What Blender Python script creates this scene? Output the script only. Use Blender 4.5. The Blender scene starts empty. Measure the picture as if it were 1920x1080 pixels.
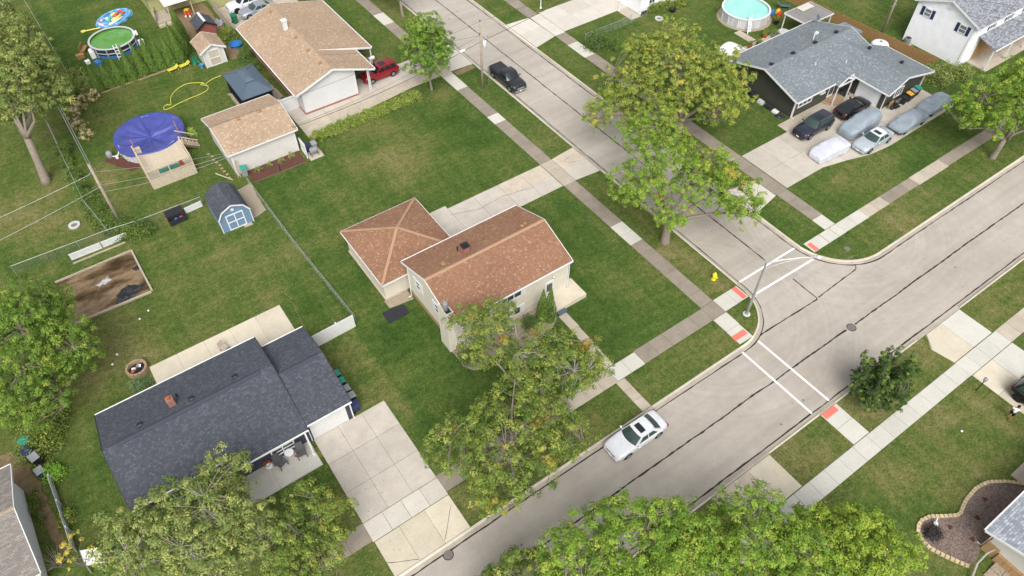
import bpy, math, random
import numpy as np
from mathutils import Vector, Matrix
# ------------------------------------------------------------------ camera, sky, sun, exposure
S = bpy.context.scene
C = S.collection
cam_d = bpy.data.cameras.new('camera'); cam = bpy.data.objects.new('camera', cam_d); C.objects.link(cam)
RT, UPV, FW = Vector((0.818197, -0.574924, -0.003998)), Vector((0.44016, 0.621905, 0.647683)), Vector((0.369882, 0.531692, -0.761899))
m = Matrix((RT, UPV, -FW)).transposed().to_4x4(); m.translation = (0, 0, 50)
cam.matrix_world = m
cam_d.sensor_width = 36; cam_d.lens = 1362.98 / 1920 * 36; cam_d.clip_end = 3000; cam_d.clip_start = 0.5
S.camera = cam
SUN_EL, SUN_AZ = math.radians(50), math.radians(-120)      # azimuth measured from +X towards +Y
W = bpy.data.worlds.new('World'); S.world = W; W.use_nodes = True
wn, wl = W.node_tree.nodes, W.node_tree.links
bg = wn['Background']; bg.inputs['Strength'].default_value = 0.15
sky = wn.new('ShaderNodeTexSky'); sky.sky_type = 'NISHITA'; sky.sun_disc = False
sky.sun_elevation = SUN_EL; sky.sun_rotation = math.pi / 2 - SUN_AZ
sky.air_density = 1.0; sky.dust_density = 4.0; sky.ozone_density = 1.0
hs = wn.new('ShaderNodeHueSaturation'); hs.inputs['Saturation'].default_value = 0.22   # overcast: a nearly white sky
wl.new(sky.outputs[0], hs.inputs['Color']); wl.new(hs.outputs[0], bg.inputs['Color'])
sd = bpy.data.lights.new('sun', 'SUN'); sd.energy = 1.5; sd.angle = math.radians(38); sd.color = (1, 0.975, 0.94)
so = bpy.data.objects.new('sun', sd); C.objects.link(so)
sdir = Vector((math.cos(SUN_EL) * math.cos(SUN_AZ), math.cos(SUN_EL) * math.sin(SUN_AZ), math.sin(SUN_EL)))
so.rotation_euler = sdir.to_track_quat('Z', 'Y').to_euler(); so.location = sdir * 300
S.view_settings.view_transform = 'Standard'; S.view_settings.look = 'None'
S.view_settings.exposure = 0.52; S.view_settings.gamma = 1.0; S.view_settings.use_curve_mapping = False
S.cycles.max_bounces = 5; S.cycles.diffuse_bounces = 3; S.cycles.transparent_max_bounces = 6
try: S.cycles.use_denoising = True
except Exception: pass
# ------------------------------------------------------------------ helpers
PI = math.pi
rnd = random.Random(11)
def lin(h):
    h = h.lstrip('#'); o = []
    for i in (0, 2, 4):
        c = int(h[i:i + 2], 16) / 255; o.append(c / 12.92 if c <= .04045 else ((c + .055) / 1.055) ** 2.4)
    return tuple(o)
def link(o, parent=None):
    C.objects.link(o)
    if parent is not None: o.parent = parent
    return o
def tag(o, label, cat, group=None):
    o['label'] = label; o['category'] = cat
    if group: o['group'] = group
    return o
def thing(name, label, cat, loc=(0, 0, 0), rz=0, group=None):
    o = bpy.data.objects.new(name, None); o.empty_display_size = .3
    o.location = loc; o.rotation_euler = (0, 0, rz); C.objects.link(o)
    return tag(o, label, cat, group)
def base_of(o):
    v = Vector((0, 0, 0))
    while o is not None: v += o.location; o = o.parent
    return v
def face_uv(me):
    n = len(me.polygons)
    if not n: return
    uvl = me.uv_layers.new(name='UVMap')
    nl = len(me.loops)
    co = np.empty(len(me.vertices) * 3, np.float32); me.vertices.foreach_get('co', co); co = co.reshape(-1, 3)
    vi = np.empty(nl, np.int32); me.loops.foreach_get('vertex_index', vi)
    lt = np.empty(n, np.int32); me.polygons.foreach_get('loop_total', lt)
    no = np.empty(n * 3, np.float32); me.polygons.foreach_get('normal', no); no = no.reshape(-1, 3)
    N = np.repeat(no, lt, 0)
    U = np.stack([-N[:, 1], N[:, 0], np.zeros(nl)], 1); L = np.linalg.norm(U, axis=1)
    flat = L < .05
    U[flat] = (1, 0, 0); L[flat] = 1; U /= L[:, None]
    V = np.cross(N, U); P = co[vi]
    uvl.data.foreach_set('uv', np.stack([(P * U).sum(1), (P * V).sum(1)], 1).astype(np.float32).ravel())
class MB:
    def __init__(s): s.v = []; s.f = []
    def add(s, vs, fs):
        o = len(s.v); s.v += [tuple(p) for p in vs]; s.f += [tuple(i + o for i in f) for f in fs]; return s
    def box(s, x0, y0, z0, x1, y1, z1):
        return s.add([(x0, y0, z0), (x1, y0, z0), (x1, y1, z0), (x0, y1, z0), (x0, y0, z1), (x1, y0, z1), (x1, y1, z1), (x0, y1, z1)],
                     [(3, 2, 1, 0), (4, 5, 6, 7), (0, 1, 5, 4), (1, 2, 6, 5), (2, 3, 7, 6), (3, 0, 4, 7)])
    def hexa(s, b, t):   # four bottom points, four top points, both counter-clockwise
        return s.add(list(b) + list(t), [(3, 2, 1, 0), (4, 5, 6, 7), (0, 1, 5, 4), (1, 2, 6, 5), (2, 3, 7, 6), (3, 0, 4, 7)])
    def prism(s, poly, z0, z1):
        n = len(poly)
        a = sum(poly[i][0] * poly[(i + 1) % n][1] - poly[(i + 1) % n][0] * poly[i][1] for i in range(n))
        if a < 0: poly = poly[::-1]
        return s.add([(p[0], p[1], z0) for p in poly] + [(p[0], p[1], z1) for p in poly],
                     [tuple(range(n))[::-1], tuple(range(n, 2 * n))] + [(i, (i + 1) % n, n + (i + 1) % n, n + i) for i in range(n)])
    def slab(s, pts, t):  # planar polygon (ccw seen from its outer side) given a thickness t along -normal
        p = [Vector(q) for q in pts]; n = len(p)
        nn = Vector((0, 0, 0))
        for i in range(n): nn += (p[i] - p[0]).cross(p[(i + 1) % n] - p[0])
        nn.normalize()
        return s.add(p + [q - nn * t for q in p], [tuple(range(n)), tuple(range(n, 2 * n))[::-1]] + [(i, n + i, n + (i + 1) % n, (i + 1) % n) for i in range(n)])
    def bar(s, a, b, w, h=None):   # rectangular bar from a to b
        a, b = Vector(a), Vector(b); h = h or w; d = (b - a).normalized()
        up = Vector((0, 0, 1)) if abs(d.z) < .95 else Vector((1, 0, 0))
        u = d.cross(up).normalized() * w / 2; v = u.cross(d).normalized() * h / 2
        q = [-u - v, u - v, u + v, -u + v]
        return s.add([a + k for k in q] + [b + k for k in q], [(3, 2, 1, 0), (4, 5, 6, 7), (0, 1, 5, 4), (1, 2, 6, 5), (2, 3, 7, 6), (3, 0, 4, 7)])
    def tube(s, pts, r, n=6, cap=True):
        pts = [Vector(p) for p in pts]; R = r if hasattr(r, '__len__') else [r] * len(pts)
        o = len(s.v)
        for i, p in enumerate(pts):
            d = (pts[min(i + 1, len(pts) - 1)] - pts[max(i - 1, 0)])
            d = d.normalized() if d.length > 1e-9 else Vector((0, 0, 1))
            up = Vector((0, 0, 1)) if abs(d.z) < .9 else Vector((1, 0, 0))
            u = d.cross(up).normalized(); v = u.cross(d)
            for k in range(n):
                a = 2 * PI * k / n; s.v.append(tuple(p + (u * math.cos(a) + v * math.sin(a)) * R[i]))
        for i in range(len(pts) - 1):
            for k in range(n):
                s.f.append((o + i * n + k, o + (i + 1) * n + k, o + (i + 1) * n + (k + 1) % n, o + i * n + (k + 1) % n))
        if cap:
            s.f.append(tuple(o + k for k in range(n))); e = o + (len(pts) - 1) * n; s.f.append(tuple(e + k for k in range(n))[::-1])
        return s
    def lathe(s, prof, n=24, c=(0, 0, 0), close=True):   # prof: (r, z) from bottom to top
        o = len(s.v)
        for r, z in prof:
            for k in range(n):
                a = 2 * PI * k / n; s.v.append((c[0] + r * math.cos(a), c[1] + r * math.sin(a), c[2] + z))
        for i in range(len(prof) - 1):
            for k in range(n): s.f.append((o + i * n + k, o + i * n + (k + 1) % n, o + (i + 1) * n + (k + 1) % n, o + (i + 1) * n + k))
        if close:
            s.f.append(tuple(o + k for k in range(n))[::-1]); e = o + (len(prof) - 1) * n; s.f.append(tuple(e + k for k in range(n)))
        return s
    def grid(s, P, flip=False):   # P[i][j] points
        o = len(s.v); n, k = len(P), len(P[0])
        for row in P: s.v += [tuple(p) for p in row]
        for i in range(n - 1):
            for j in range(k - 1):
                f = (o + i * k + j, o + i * k + j + 1, o + (i + 1) * k + j + 1, o + (i + 1) * k + j)
                s.f.append(f[::-1] if flip else f)
        return s
    def build(s, name, mat, parent=None, local=False, smooth=False, uv=True, bevel=0, kind=None):
        me = bpy.data.meshes.new(name)
        if parent is not None and not local:
            b = base_of(parent); vs = [(p[0] - b.x, p[1] - b.y, p[2] - b.z) for p in s.v]
        else: vs = s.v
        me.from_pydata(vs, [], s.f); me.update()
        if uv: face_uv(me)
        if smooth:
            me.polygons.foreach_set('use_smooth', [True] * len(me.polygons))
            if smooth is not True:
                try: me.set_sharp_from_angle(angle=math.radians(smooth))
                except Exception: pass
        me.materials.append(mat)
        o = bpy.data.objects.new(name, me); link(o, parent)
        if bevel:
            md = o.modifiers.new('bevel', 'BEVEL'); md.width = bevel; md.segments = 2; md.limit_method = 'ANGLE'
        if kind: o['kind'] = kind
        return o
def struct(o): o['kind'] = 'structure'; return o
def obox(name, mat, parent, x0, y0, z0, x1, y1, z1, local=False, bevel=0):
    return MB().box(min(x0, x1), min(y0, y1), min(z0, z1), max(x0, x1), max(y0, y1), max(z0, z1)).build(name, mat, parent, local, bevel=bevel)
def copy_tree(o, parent=None):
    c = o.copy(); C.objects.link(c); c.parent = parent
    for ch in list(o.children): copy_tree(ch, c)
    return c
ORD = ['first', 'second', 'third', 'fourth', 'fifth', 'sixth', 'seventh', 'eighth', 'ninth', 'tenth', 'eleventh', 'twelfth', 'thirteenth', 'fourteenth', 'fifteenth']
# ------------------------------------------------------------------ materials
M = {}
class NT:
    def __init__(s, name, rough=.8, spec=.3, metal=0):
        s.m = bpy.data.materials.new(name); s.m.use_nodes = True; s.t = s.m.node_tree; s.n = s.t.nodes; s.l = s.t.links
        s.b = s.n['Principled BSDF']; s.b.inputs['Roughness'].default_value = rough
        s.b.inputs['Specular IOR Level'].default_value = spec; s.b.inputs['Metallic'].default_value = metal
        M[name] = s.m
    def pos(s): return s.n.new('ShaderNodeNewGeometry').outputs['Position']
    def uv(s): return s.n.new('ShaderNodeTexCoord').outputs['UV']
    def mapp(s, vec, scale=(1, 1, 1), rot=(0, 0, 0), loc=(0, 0, 0)):
        k = s.n.new('ShaderNodeMapping'); k.inputs['Scale'].default_value = scale; k.inputs['Rotation'].default_value = rot; k.inputs['Location'].default_value = loc
        s.l.new(vec, k.inputs['Vector']); return k.outputs[0]
    def noise(s, vec, scale, detail=3, rough=.55):
        k = s.n.new('ShaderNodeTexNoise'); k.inputs['Scale'].default_value = scale; k.inputs['Detail'].default_value = detail; k.inputs['Roughness'].default_value = rough
        if vec is not None: s.l.new(vec, k.inputs['Vector'])
        return k.outputs['Fac']
    def ramp(s, fac, stops):
        k = s.n.new('ShaderNodeValToRGB'); e = k.color_ramp.elements
        while len(e) < len(stops): e.new(.5)
        for q, (p, c) in zip(e, stops):
            q.position = p; q.color = (c, c, c, 1) if not hasattr(c, '__len__') else (*c[:3], 1)
        s.l.new(fac, k.inputs[0]); return k.outputs[0]
    def mix(s, fac, a, b, mode='MIX'):
        k = s.n.new('ShaderNodeMix'); k.data_type = 'RGBA'; k.blend_type = mode
        for v, i in ((fac, 0), (a, 6), (b, 7)):
            if isinstance(v, (int, float)): k.inputs[i].default_value = v if i == 0 else (v, v, v, 1)
            elif isinstance(v, tuple): k.inputs[i].default_value = (*v[:3], 1)
            else: s.l.new(v, k.inputs[i])
        return k.outputs[2]
    def math(s, op, a, b=0.0):
        k = s.n.new('ShaderNodeMath'); k.operation = op
        for v, i in ((a, 0), (b, 1)):
            if isinstance(v, (int, float)): k.inputs[i].default_value = v
            else: s.l.new(v, k.inputs[i])
        return k.outputs[0]
    def objrand(s): return s.n.new('ShaderNodeObjectInfo').outputs['Random']
    def color(s, c):
        if isinstance(c, tuple): s.b.inputs['Base Color'].default_value = (*c[:3], 1)
        else: s.l.new(c, s.b.inputs['Base Color'])
        return s
    def bump(s, h, strength=.3, dist=.02):
        k = s.n.new('ShaderNodeBump'); k.inputs['Strength'].default_value = strength; k.inputs['Distance'].default_value = dist
        s.l.new(h, k.inputs['Height']); s.l.new(k.outputs[0], s.b.inputs['Normal']); return s
def sc(c, k): return tuple(min(1, v * k) for v in c)
def plain(name, col, rough=.7, spec=.3, metal=0, var=.08, scale=3, bump=0, bscale=30, rvar=0):
    t = NT(name, rough, spec, metal); col = lin(col) if isinstance(col, str) else col
    p = t.pos(); n = t.noise(p, scale, 4)
    c = t.mix(t.ramp(n, [(.25, 0.), (.75, 1.)]), sc(col, 1 - var), sc(col, 1 + var))
    if rvar:
        c = t.mix(1.0, c, t.ramp(t.objrand(), [(0, 1 - rvar), (1, 1.)]), 'MULTIPLY')
    t.color(c)
    if bump: t.bump(t.noise(p, bscale, 3), bump, .02)
    return t.m
def shingle(name, cols, w=.33, h=.145, mortar=.012, patch=.2):
    t = NT(name, .9, .2); uv = t.uv(); p = t.pos()
    b = t.n.new('ShaderNodeTexBrick'); b.inputs['Scale'].default_value = 1
    b.inputs['Brick Width'].default_value = w; b.inputs['Row Height'].default_value = h; b.inputs['Mortar Size'].default_value = mortar
    b.inputs['Mortar Smooth'].default_value = .3; b.offset = .37; b.squash = 1.0
    b.inputs['Color1'].default_value = (0, 0, 0, 1); b.inputs['Color2'].default_value = (1, 1, 1, 1); b.inputs['Mortar'].default_value = (.35, .35, .35, 1)
    t.l.new(uv, b.inputs['Vector'])
    c = t.ramp(b.outputs['Color'], cols)
    c = t.mix(t.math('MULTIPLY', b.outputs['Fac'], .55), c, sc(cols[0][1], .45))
    big = t.ramp(t.noise(p, .35, 3), [(.3, 1 - patch), (.7, 1.05)])
    c = t.mix(1.0, c, big, 'MULTIPLY')
    c = t.mix(1.0, c, t.ramp(t.noise(p, 14, 2), [(.3, .9), (.7, 1.07)]), 'MULTIPLY')
    t.color(c)
    saw = t.n.new('ShaderNodeSeparateXYZ'); t.l.new(uv, saw.inputs[0])
    fr = t.math('FRACT', t.math('DIVIDE', saw.outputs['Y'], h))
    t.bump(t.math('SUBTRACT', t.math('MULTIPLY', fr, -.6), b.outputs['Fac']), .6, .02)
    return t.m
def siding(name, col, h=.14, rough=.55, dirt=.08):
    t = NT(name, rough, .3); col = lin(col) if isinstance(col, str) else col; uv = t.uv(); p = t.pos()
    s_ = t.n.new('ShaderNodeSeparateXYZ'); t.l.new(uv, s_.inputs[0])
    fr = t.math('FRACT', t.math('DIVIDE', s_.outputs['Y'], h))
    line = t.ramp(fr, [(0, .72), (.10, 1.), (.94, 1.), (1, .8)])
    c = t.mix(t.ramp(t.noise(p, 1.2, 4), [(.3, 0.), (.75, 1.)]), sc(col, 1 - dirt), sc(col, 1 + dirt * .3))
    t.color(t.mix(1.0, c, line, 'MULTIPLY')); t.bump(fr, .5, -.015)
    return t.m
def concrete(name, col, var=.12, stain=.25, crack=False, rvar=.12):
    t = NT(name, .9, .2); col = lin(col) if isinstance(col, str) else col; p = t.pos()
    n1 = t.noise(p, .9, 5, .6); n2 = t.noise(p, 16, 3); n3 = t.noise(p, 3.2, 4, .65)
    c = t.mix(t.ramp(n1, [(.3, 0.), (.7, 1.)]), sc(col, 1 - var), sc(col, 1 + var * .6))
    c = t.mix(1.0, c, t.ramp(n2, [(.3, .9), (.7, 1.06)]), 'MULTIPLY')
    c = t.mix(t.math('MULTIPLY', t.ramp(n3, [(.56, 0.), (.74, 1.)]), stain), c, sc((col[0], col[1] * .93, col[2] * .84), .62))
    c = t.mix(1.0, c, t.ramp(t.objrand(), [(0, 1 - rvar), (1, 1.04)]), 'MULTIPLY')
    t.color(c); t.bump(n2, .15, .01)
    return t.m
def paint(name, col, metal=.0, rough=.28, coat=.6):
    t = NT(name, rough, .5, metal); col = lin(col) if isinstance(col, str) else col
    t.b.inputs['Coat Weight'].default_value = coat; t.b.inputs['Coat Roughness'].default_value = .06
    t.color(t.mix(t.ramp(t.noise(t.pos(), 2.5, 4), [(.3, 0.), (.7, 1.)]), sc(col, .9), sc(col, 1.04))); return t.m
def glassy(name, col, rough=.08):
    t = NT(name, rough, .6); t.color(lin(col) if isinstance(col, str) else col); return t.m
# grass
DRY = [(24.4, 56.7, 5, .5), (-6.8, 50.3, 4, .6), (-9.7, 47.6, 3.2, .7), (-9, 70.4, 5, .5), (-1.4, 71.8, 2.4, .5), (60.8, 27.6, 1.4, .8), (37.9, 8.6, 2.2, .5), (41, 8.4, 2.6, 1.0), (48.2, 8.9, 1.6, .5), (33.2, 8.6, 2.2, .6), (47, 2.7, 3.5, .6), (40.6, 1.7, 3.4, .6), (44.5, -.2, 2.4, .6), (37, 4.2, 2.6, .45), (52, 12, .1, 0), (43, 4.6, 2.4, .55), (33.6, 4.2, 1.2, .4), (9.5, 36.4, 2.6, .5), (10.1, 31.6, 2.4, .45), (34.5, 63.4, 1.9, .8), (25, 62.6, 4, .35), (60.3, 19.8, 2.6, .45), (11, 19.6, 2, .6), (-2.2, 20.5, 3, .4), (-5.4, 46.4, 2.6, .6), (39.4, 30.2, 1.6, .9), (20.2, 20.2, 2.5, .4), (16, 51, 5, .35), (64, 26, 5, .3), (40, 24.6, 1.6, .5)]
LUSH_AND_SHADE = [(13.3, 36.8, 3.6, .6), (8, 44.9, 2.6, .5), (32.8, 56.3, 4.5, .7), (31.9, 37.7, 4, .5), (30, 26.8, 4, .4), (1.6, 27.6, 2.6, .6), (18, 50, 2.5, .4), (58, 50, 7, .5), (58, 34, 3.5, .5), (33, 2, 3.4, .6), (14, 43.5, 2.4, .6), (25.2, 66, 3, .4)]  # deep green patches; west of the brown-roofed house they paint in its shade
def grass_mat(name='grass'):
    t = NT(name, 1.0, .05); p = t.pos()
    wob = t.n.new('ShaderNodeTexNoise'); wob.inputs['Scale'].default_value = .35; wob.inputs['Detail'].default_value = 3; t.l.new(p, wob.inputs['Vector'])
    vm = t.n.new('ShaderNodeVectorMath'); vm.operation = 'MULTIPLY_ADD'; vm.inputs[1].default_value = (5, 5, 0); t.l.new(wob.outputs['Color'], vm.inputs[0]); t.l.new(p, vm.inputs[2])
    off = t.n.new('ShaderNodeVectorMath'); off.operation = 'SUBTRACT'; off.inputs[1].default_value = (2.5, 2.5, 0); t.l.new(vm.outputs[0], off.inputs[0])
    def blobs(L):
        acc = None
        for x, y, r_, s_ in L:
            d = t.n.new('ShaderNodeVectorMath'); d.operation = 'DISTANCE'; d.inputs[1].default_value = (x, y, 0); t.l.new(off.outputs[0], d.inputs[0])
            mr = t.n.new('ShaderNodeMapRange'); mr.interpolation_type = 'SMOOTHSTEP'; mr.inputs['From Min'].default_value = r_ * 1.25; mr.inputs['From Max'].default_value = r_ * .2; mr.inputs['To Max'].default_value = s_; t.l.new(d.outputs['Value'], mr.inputs[0])
            acc = mr.outputs[0] if acc is None else t.math('MAXIMUM', acc, mr.outputs[0])
        return acc
    big = t.noise(p, .055, 4, .6); mid = t.noise(t.mapp(p, (1, 1, 1), (0, 0, .4)), .30, 5, .65); fine = t.noise(p, 2.2, 4, .65); vf = t.noise(p, 6.5, 4, .8)
    st = t.noise(t.mapp(p, (.9, .05, 1), (0, 0, .12)), 1.0, 2, .5); st2 = t.noise(t.mapp(p, (.05, .8, 1), (0, 0, -.2)), 1.0, 2, .5)
    g0, g1, g2, g3, g4 = (.042, .080, .017), (.060, .102, .022), (.088, .122, .030), (.130, .141, .044), (.195, .174, .077)
    k = t.math('ADD', t.math('MULTIPLY', big, .38), t.math('ADD', t.math('MULTIPLY', mid, .40), t.math('ADD', t.math('MULTIPLY', fine, .22), t.math('ADD', t.math('MULTIPLY', t.math('SUBTRACT', st, .5), .20), t.math('MULTIPLY', t.math('SUBTRACT', st2, .5), .14)))))
    k = t.math('ADD', k, t.math('SUBTRACT', t.math('MULTIPLY', blobs(DRY), .20), t.math('MULTIPLY', blobs(LUSH_AND_SHADE), .16)))
    sx = t.n.new('ShaderNodeSeparateXYZ'); t.l.new(p, sx.inputs[0]); sw_ = t.n.new('ShaderNodeSeparateXYZ'); t.l.new(off.outputs[0], sw_.inputs[0])
    for x0, x1, y0, y1, v in ((-60, -4.3, 62, 140, .04), (-4.3, 18, 62, 87.4, .025), (0, 19.7, 87.4, 140, -.035), (-60, 10.5, 23, 62, .03), (10.5, 36.5, 23, 64.4, -.02), (-60, 41, 18, 21.6, .045), (38, 41.2, 24, 120, .04), (49, 53.2, 24, 120, .03), (54.7, 120, 23.4, 60, -.015), (54.7, 120, 18, 22.2, .035), (-60, 120, 7, 10.4, .075), (-60, 120, -60, 5.5, .03)):
        m1 = t.math('MULTIPLY', t.math('GREATER_THAN', sx.outputs['X'], x0), t.math('LESS_THAN', sx.outputs['X'], x1)); m2 = t.math('MULTIPLY', t.math('GREATER_THAN', sx.outputs['Y'], y0), t.math('LESS_THAN', sx.outputs['Y'], y1))
        k = t.math('ADD', k, t.math('MULTIPLY', t.math('MULTIPLY', m1, m2), v))
    mow = t.math('SINE', t.math('ADD', t.math('MULTIPLY', sx.outputs['Y'], 4.6), t.math('MULTIPLY', sw_.outputs['X'], .9)))     # passes of the mower
    mow2 = t.math('SINE', t.math('ADD', t.math('MULTIPLY', sx.outputs['X'], 4.2), t.math('MULTIPLY', sw_.outputs['Y'], -.8)))
    msel = t.ramp(t.noise(p, .03, 1), [(.45, 0.), (.55, 1.)])
    k = t.math('ADD', k, t.math('ADD', t.math('MULTIPLY', t.math('MULTIPLY', mow, msel), .016), t.math('MULTIPLY', t.math('MULTIPLY', mow2, t.math('SUBTRACT', 1.0, msel)), .014)))
    c = t.ramp(k, [(.33, g0), (.43, g1), (.52, g2), (.61, g3), (.74, g4)])
    c = t.mix(1.0, c, t.ramp(vf, [(.30, .42), (.70, 1.5)]), 'MULTIPLY')
    c = t.mix(1.0, c, t.ramp(fine, [(.3, .8), (.7, 1.17)]), 'MULTIPLY')
    t.color(c); t.bump(t.math('ADD', vf, t.math('MULTIPLY', fine, .6)), .8, .06)
    return t.m
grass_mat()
def road_mat():
    t = NT('road_concrete', .92, .2); p = t.pos()
    n1 = t.noise(p, .12, 4); n2 = t.noise(p, 22, 3, .7); n3 = t.noise(p, 1.1, 5, .62)
    a, b = lin('#a69e93'), lin('#b1a99f')
    c = t.mix(t.ramp(n1, [(.35, 0.), (.65, 1.)]), sc(a, .98), b)
    c = t.mix(1.0, c, t.ramp(n2, [(.3, .86), (.7, 1.08)]), 'MULTIPLY')
    c = t.mix(1.0, c, t.ramp(n3, [(.3, .93), (.7, 1.04)]), 'MULTIPLY')
    oil = t.ramp(t.noise(p, 2.3, 3, .5), [(.70, 0.), (.78, 1.)])
    c = t.mix(t.math('MULTIPLY', oil, .35), c, (.12, .11, .10))
    wear = t.noise(t.mapp(p, (.04, 1.2, 1)), 1.0, 3)
    c = t.mix(1.0, c, t.ramp(wear, [(.35, .95), (.65, 1.03)]), 'MULTIPLY')
    for cx, cy in ((36.7, 22.85), (54.9, 24.0)):    # faint polished arcs where cars turn the corner
        d = t.n.new('ShaderNodeVectorMath'); d.operation = 'DISTANCE'; d.inputs[1].default_value = (cx, cy, -.12); t.l.new(p, d.inputs[0])
        cb = t.n.new('ShaderNodeCombineXYZ'); t.l.new(d.outputs['Value'], cb.inputs[0]); rn = t.noise(cb.outputs[0], 2.2, 4, .6)
        mr = t.n.new('ShaderNodeMapRange'); mr.inputs['From Min'].default_value = 15; mr.inputs['From Max'].default_value = 9; t.l.new(d.outputs['Value'], mr.inputs[0])
        c = t.mix(mr.outputs[0], c, t.mix(1.0, c, t.ramp(rn, [(.3, .90), (.7, 1.06)]), 'MULTIPLY'))
    lane = t.noise(t.mapp(p, (.015, 1, 1)), .75, 2, .5)
    c = t.mix(1.0, c, t.ramp(lane, [(.35, .93), (.65, 1.04)]), 'MULTIPLY')
    pat = t.ramp(t.noise(t.mapp(p, (1, 1, 1), (0, 0, .3)), .45, 5, .7), [(.62, 0.), (.70, 1.)])
    c = t.mix(t.math('MULTIPLY', pat, .22), c, lin('#8d857c'))
    t.color(c); t.bump(n2, .12, .01); return t.m
road_mat()
concrete('kerb_concrete', '#cbc2b3', .12, .3)
concrete('gutter_concrete', '#aba294', .14, .45)
concrete('drive_light', '#b8b0a4', .10, .3)
concrete('slab_old', '#91877a', .16, .35)
concrete('slab_mid', '#b5aa9a', .12, .3)
concrete('slab_new', '#c2bfb5', .06, .12, rvar=.06)
concrete('drive_concrete', '#bab2a7', .12, .3, rvar=.05)
concrete('drive_cream', '#c9bfab', .10, .25)
concrete('drive_pale', '#c6c0b5', .08, .2)
concrete('drive_worn', '#bdb1a0', .16, .5)
plain('tar', '#2e2b29', .75, .3, var=.25, scale=4)
plain('marking_white', '#e8e6e2', .7, var=.08, scale=8)
plain('tactile_red', '#dd7466', .8, var=.08, scale=12, bump=.5, bscale=60)
plain('iron', '#7b7570', .6, .4, .3, var=.2, scale=12)
plain('mulch_red', '#5d4038', 1, .1, var=.45, scale=16, bump=.8, bscale=22)
plain('mulch_grey', '#75675f', 1, .1, var=.6, scale=9, bump=1.0, bscale=14)
plain('gravel_tan', '#9a8e7c', 1, .1, var=.45, scale=14, bump=.9, bscale=24)
plain('dirt', '#7d6b52', 1, .1, var=.25, scale=2.5, bump=.4, bscale=12)
shingle('roof_brown', [(0, lin('#8a6650')), (.5, lin('#936e57')), (.85, lin('#9a765e')), (.95, lin('#a5836a')), (1, lin('#b3937a'))], w=.17, h=.14, patch=.1)
plain('ridge_brown', '#a3846a', .9, .2, var=.12, scale=6)
shingle('roof_navy', [(0, lin('#484b52')), (.6, lin('#50535a')), (1, lin('#5c6068'))], w=.2, h=.16, patch=.06)
plain('ridge_navy', '#42464f', .9, .2, var=.1, scale=6)
shingle('roof_tan', [(0, lin('#a28a72')), (.5, lin('#ad967e')), (.85, lin('#b49d86')), (1, lin('#c4af98'))], w=.2, h=.17, patch=.08)
shingle('roof_grey', [(0, lin('#70787e')), (.5, lin('#7a8287')), (.88, lin('#858c90')), (1, lin('#9ba09f'))], w=.26, h=.13, patch=.08)
shingle('roof_slate', [(0, lin('#6f7279')), (.5, lin('#888b92')), (1, lin('#a3a6ab'))], w=.35, h=.18, patch=.08)
shingle('roof_taupe', [(0, lin('#7d7673')), (.5, lin('#878079')), (1, lin('#969089'))], w=.33, h=.15, patch=.12)
shingle('roof_silver', [(0, lin('#868b95')), (.5, lin('#9da2ab')), (1, lin('#bfc2c7'))], w=.33, h=.17, patch=.1)
siding('siding_cream', '#d6cebd', .2)
siding('siding_white', '#cfd0cf', .2)
siding('siding_brightwhite', '#f6f7fa', .22)
siding('siding_grey', '#cfccc6', .22)
siding('siding_charcoal', '#46473f', .2)
siding('siding_navy', '#3f4250', .18)
siding('siding_blue', '#6f8ba6', .4, dirt=.05)
siding('siding_olive', '#a9a878', .2)
plain('siding_tan', '#a68a69', .7, var=.08)
plain('brick_red', '#94685d', .9, var=.2, scale=8, bump=.4, bscale=20)
plain('brick_tan', '#a5855f', .9, var=.2, scale=8, bump=.4, bscale=20)
plain('shed_red', '#8c5248', .8, var=.1)
plain('trim_white', '#d9d9d8', .5, .4, var=.05)
plain('trim_grey', '#b9bbbb', .5, .4, var=.06)
plain('gutter_white', '#dededb', .45, .4, var=.06)
plain('plastic_white', '#e9e9ea', .45, .4, var=.05)
plain('plastic_teal', '#2f8f7d', .5, .4, var=.1)
plain('plastic_green', '#1d6b4c', .5, .4, var=.1)
plain('plastic_grey', '#8b8d90', .5, .4, var=.1)
plain('plastic_dark', '#2c2e33', .5, .4, var=.15)
plain('plastic_navy', '#2b3358', .5, .4, var=.15)
plain('plastic_yellow', '#d9a53a', .5, .4, var=.1)
plain('plastic_blue', '#2f6fae', .45, .4, var=.1)
plain('plastic_red', '#b8382f', .5, .4, var=.1)
plain('plastic_lime', '#c9c04a', .5, .4, var=.1)
plain('hose_yellow', '#e3d95f', .5, .4, var=.05)
plain('hydrant_yellow', '#e3cf2f', .45, .4, var=.08, scale=12)
plain('metal_grey', '#a6a8a9', .4, .5, .5, var=.08)
plain('metal_white', '#d9dbdc', .4, .5, .2, var=.06)
plain('metal_dark', '#2a2b2e', .5, .5, .3, var=.1)
plain('metal_slate', '#5a6a78', .45, .5, .3, var=.08, scale=5)
plain('wood_pole', '#a09384', .95, .1, var=.25, scale=7, bump=.4, bscale=18)
plain('board_grey', '#888582', .9, .2, var=.15, scale=4, rvar=.12)
plain('wood_grey', '#afa492', .9, .2, var=.2, scale=5, bump=.3, rvar=.15)
plain('wood_deck', '#c5b7a0', .9, .2, var=.16, scale=6, bump=.25, rvar=.1)
plain('wood_brown', '#a17f55', .9, .2, var=.2, scale=5, bump=.3, rvar=.15)
plain('wood_dark', '#6b5d4a', .9, .2, var=.2, scale=5, bump=.3)
plain('bark', '#857b6e', 1, .1, var=.35, scale=9, bump=.9, bscale=16)
plain('bark_pale', '#9b958a', 1, .1, var=.3, scale=9, bump=.7, bscale=16)
plain('block_tan', '#c3b18f', .9, .2, var=.16, scale=9, bump=.3, rvar=.2)
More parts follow.
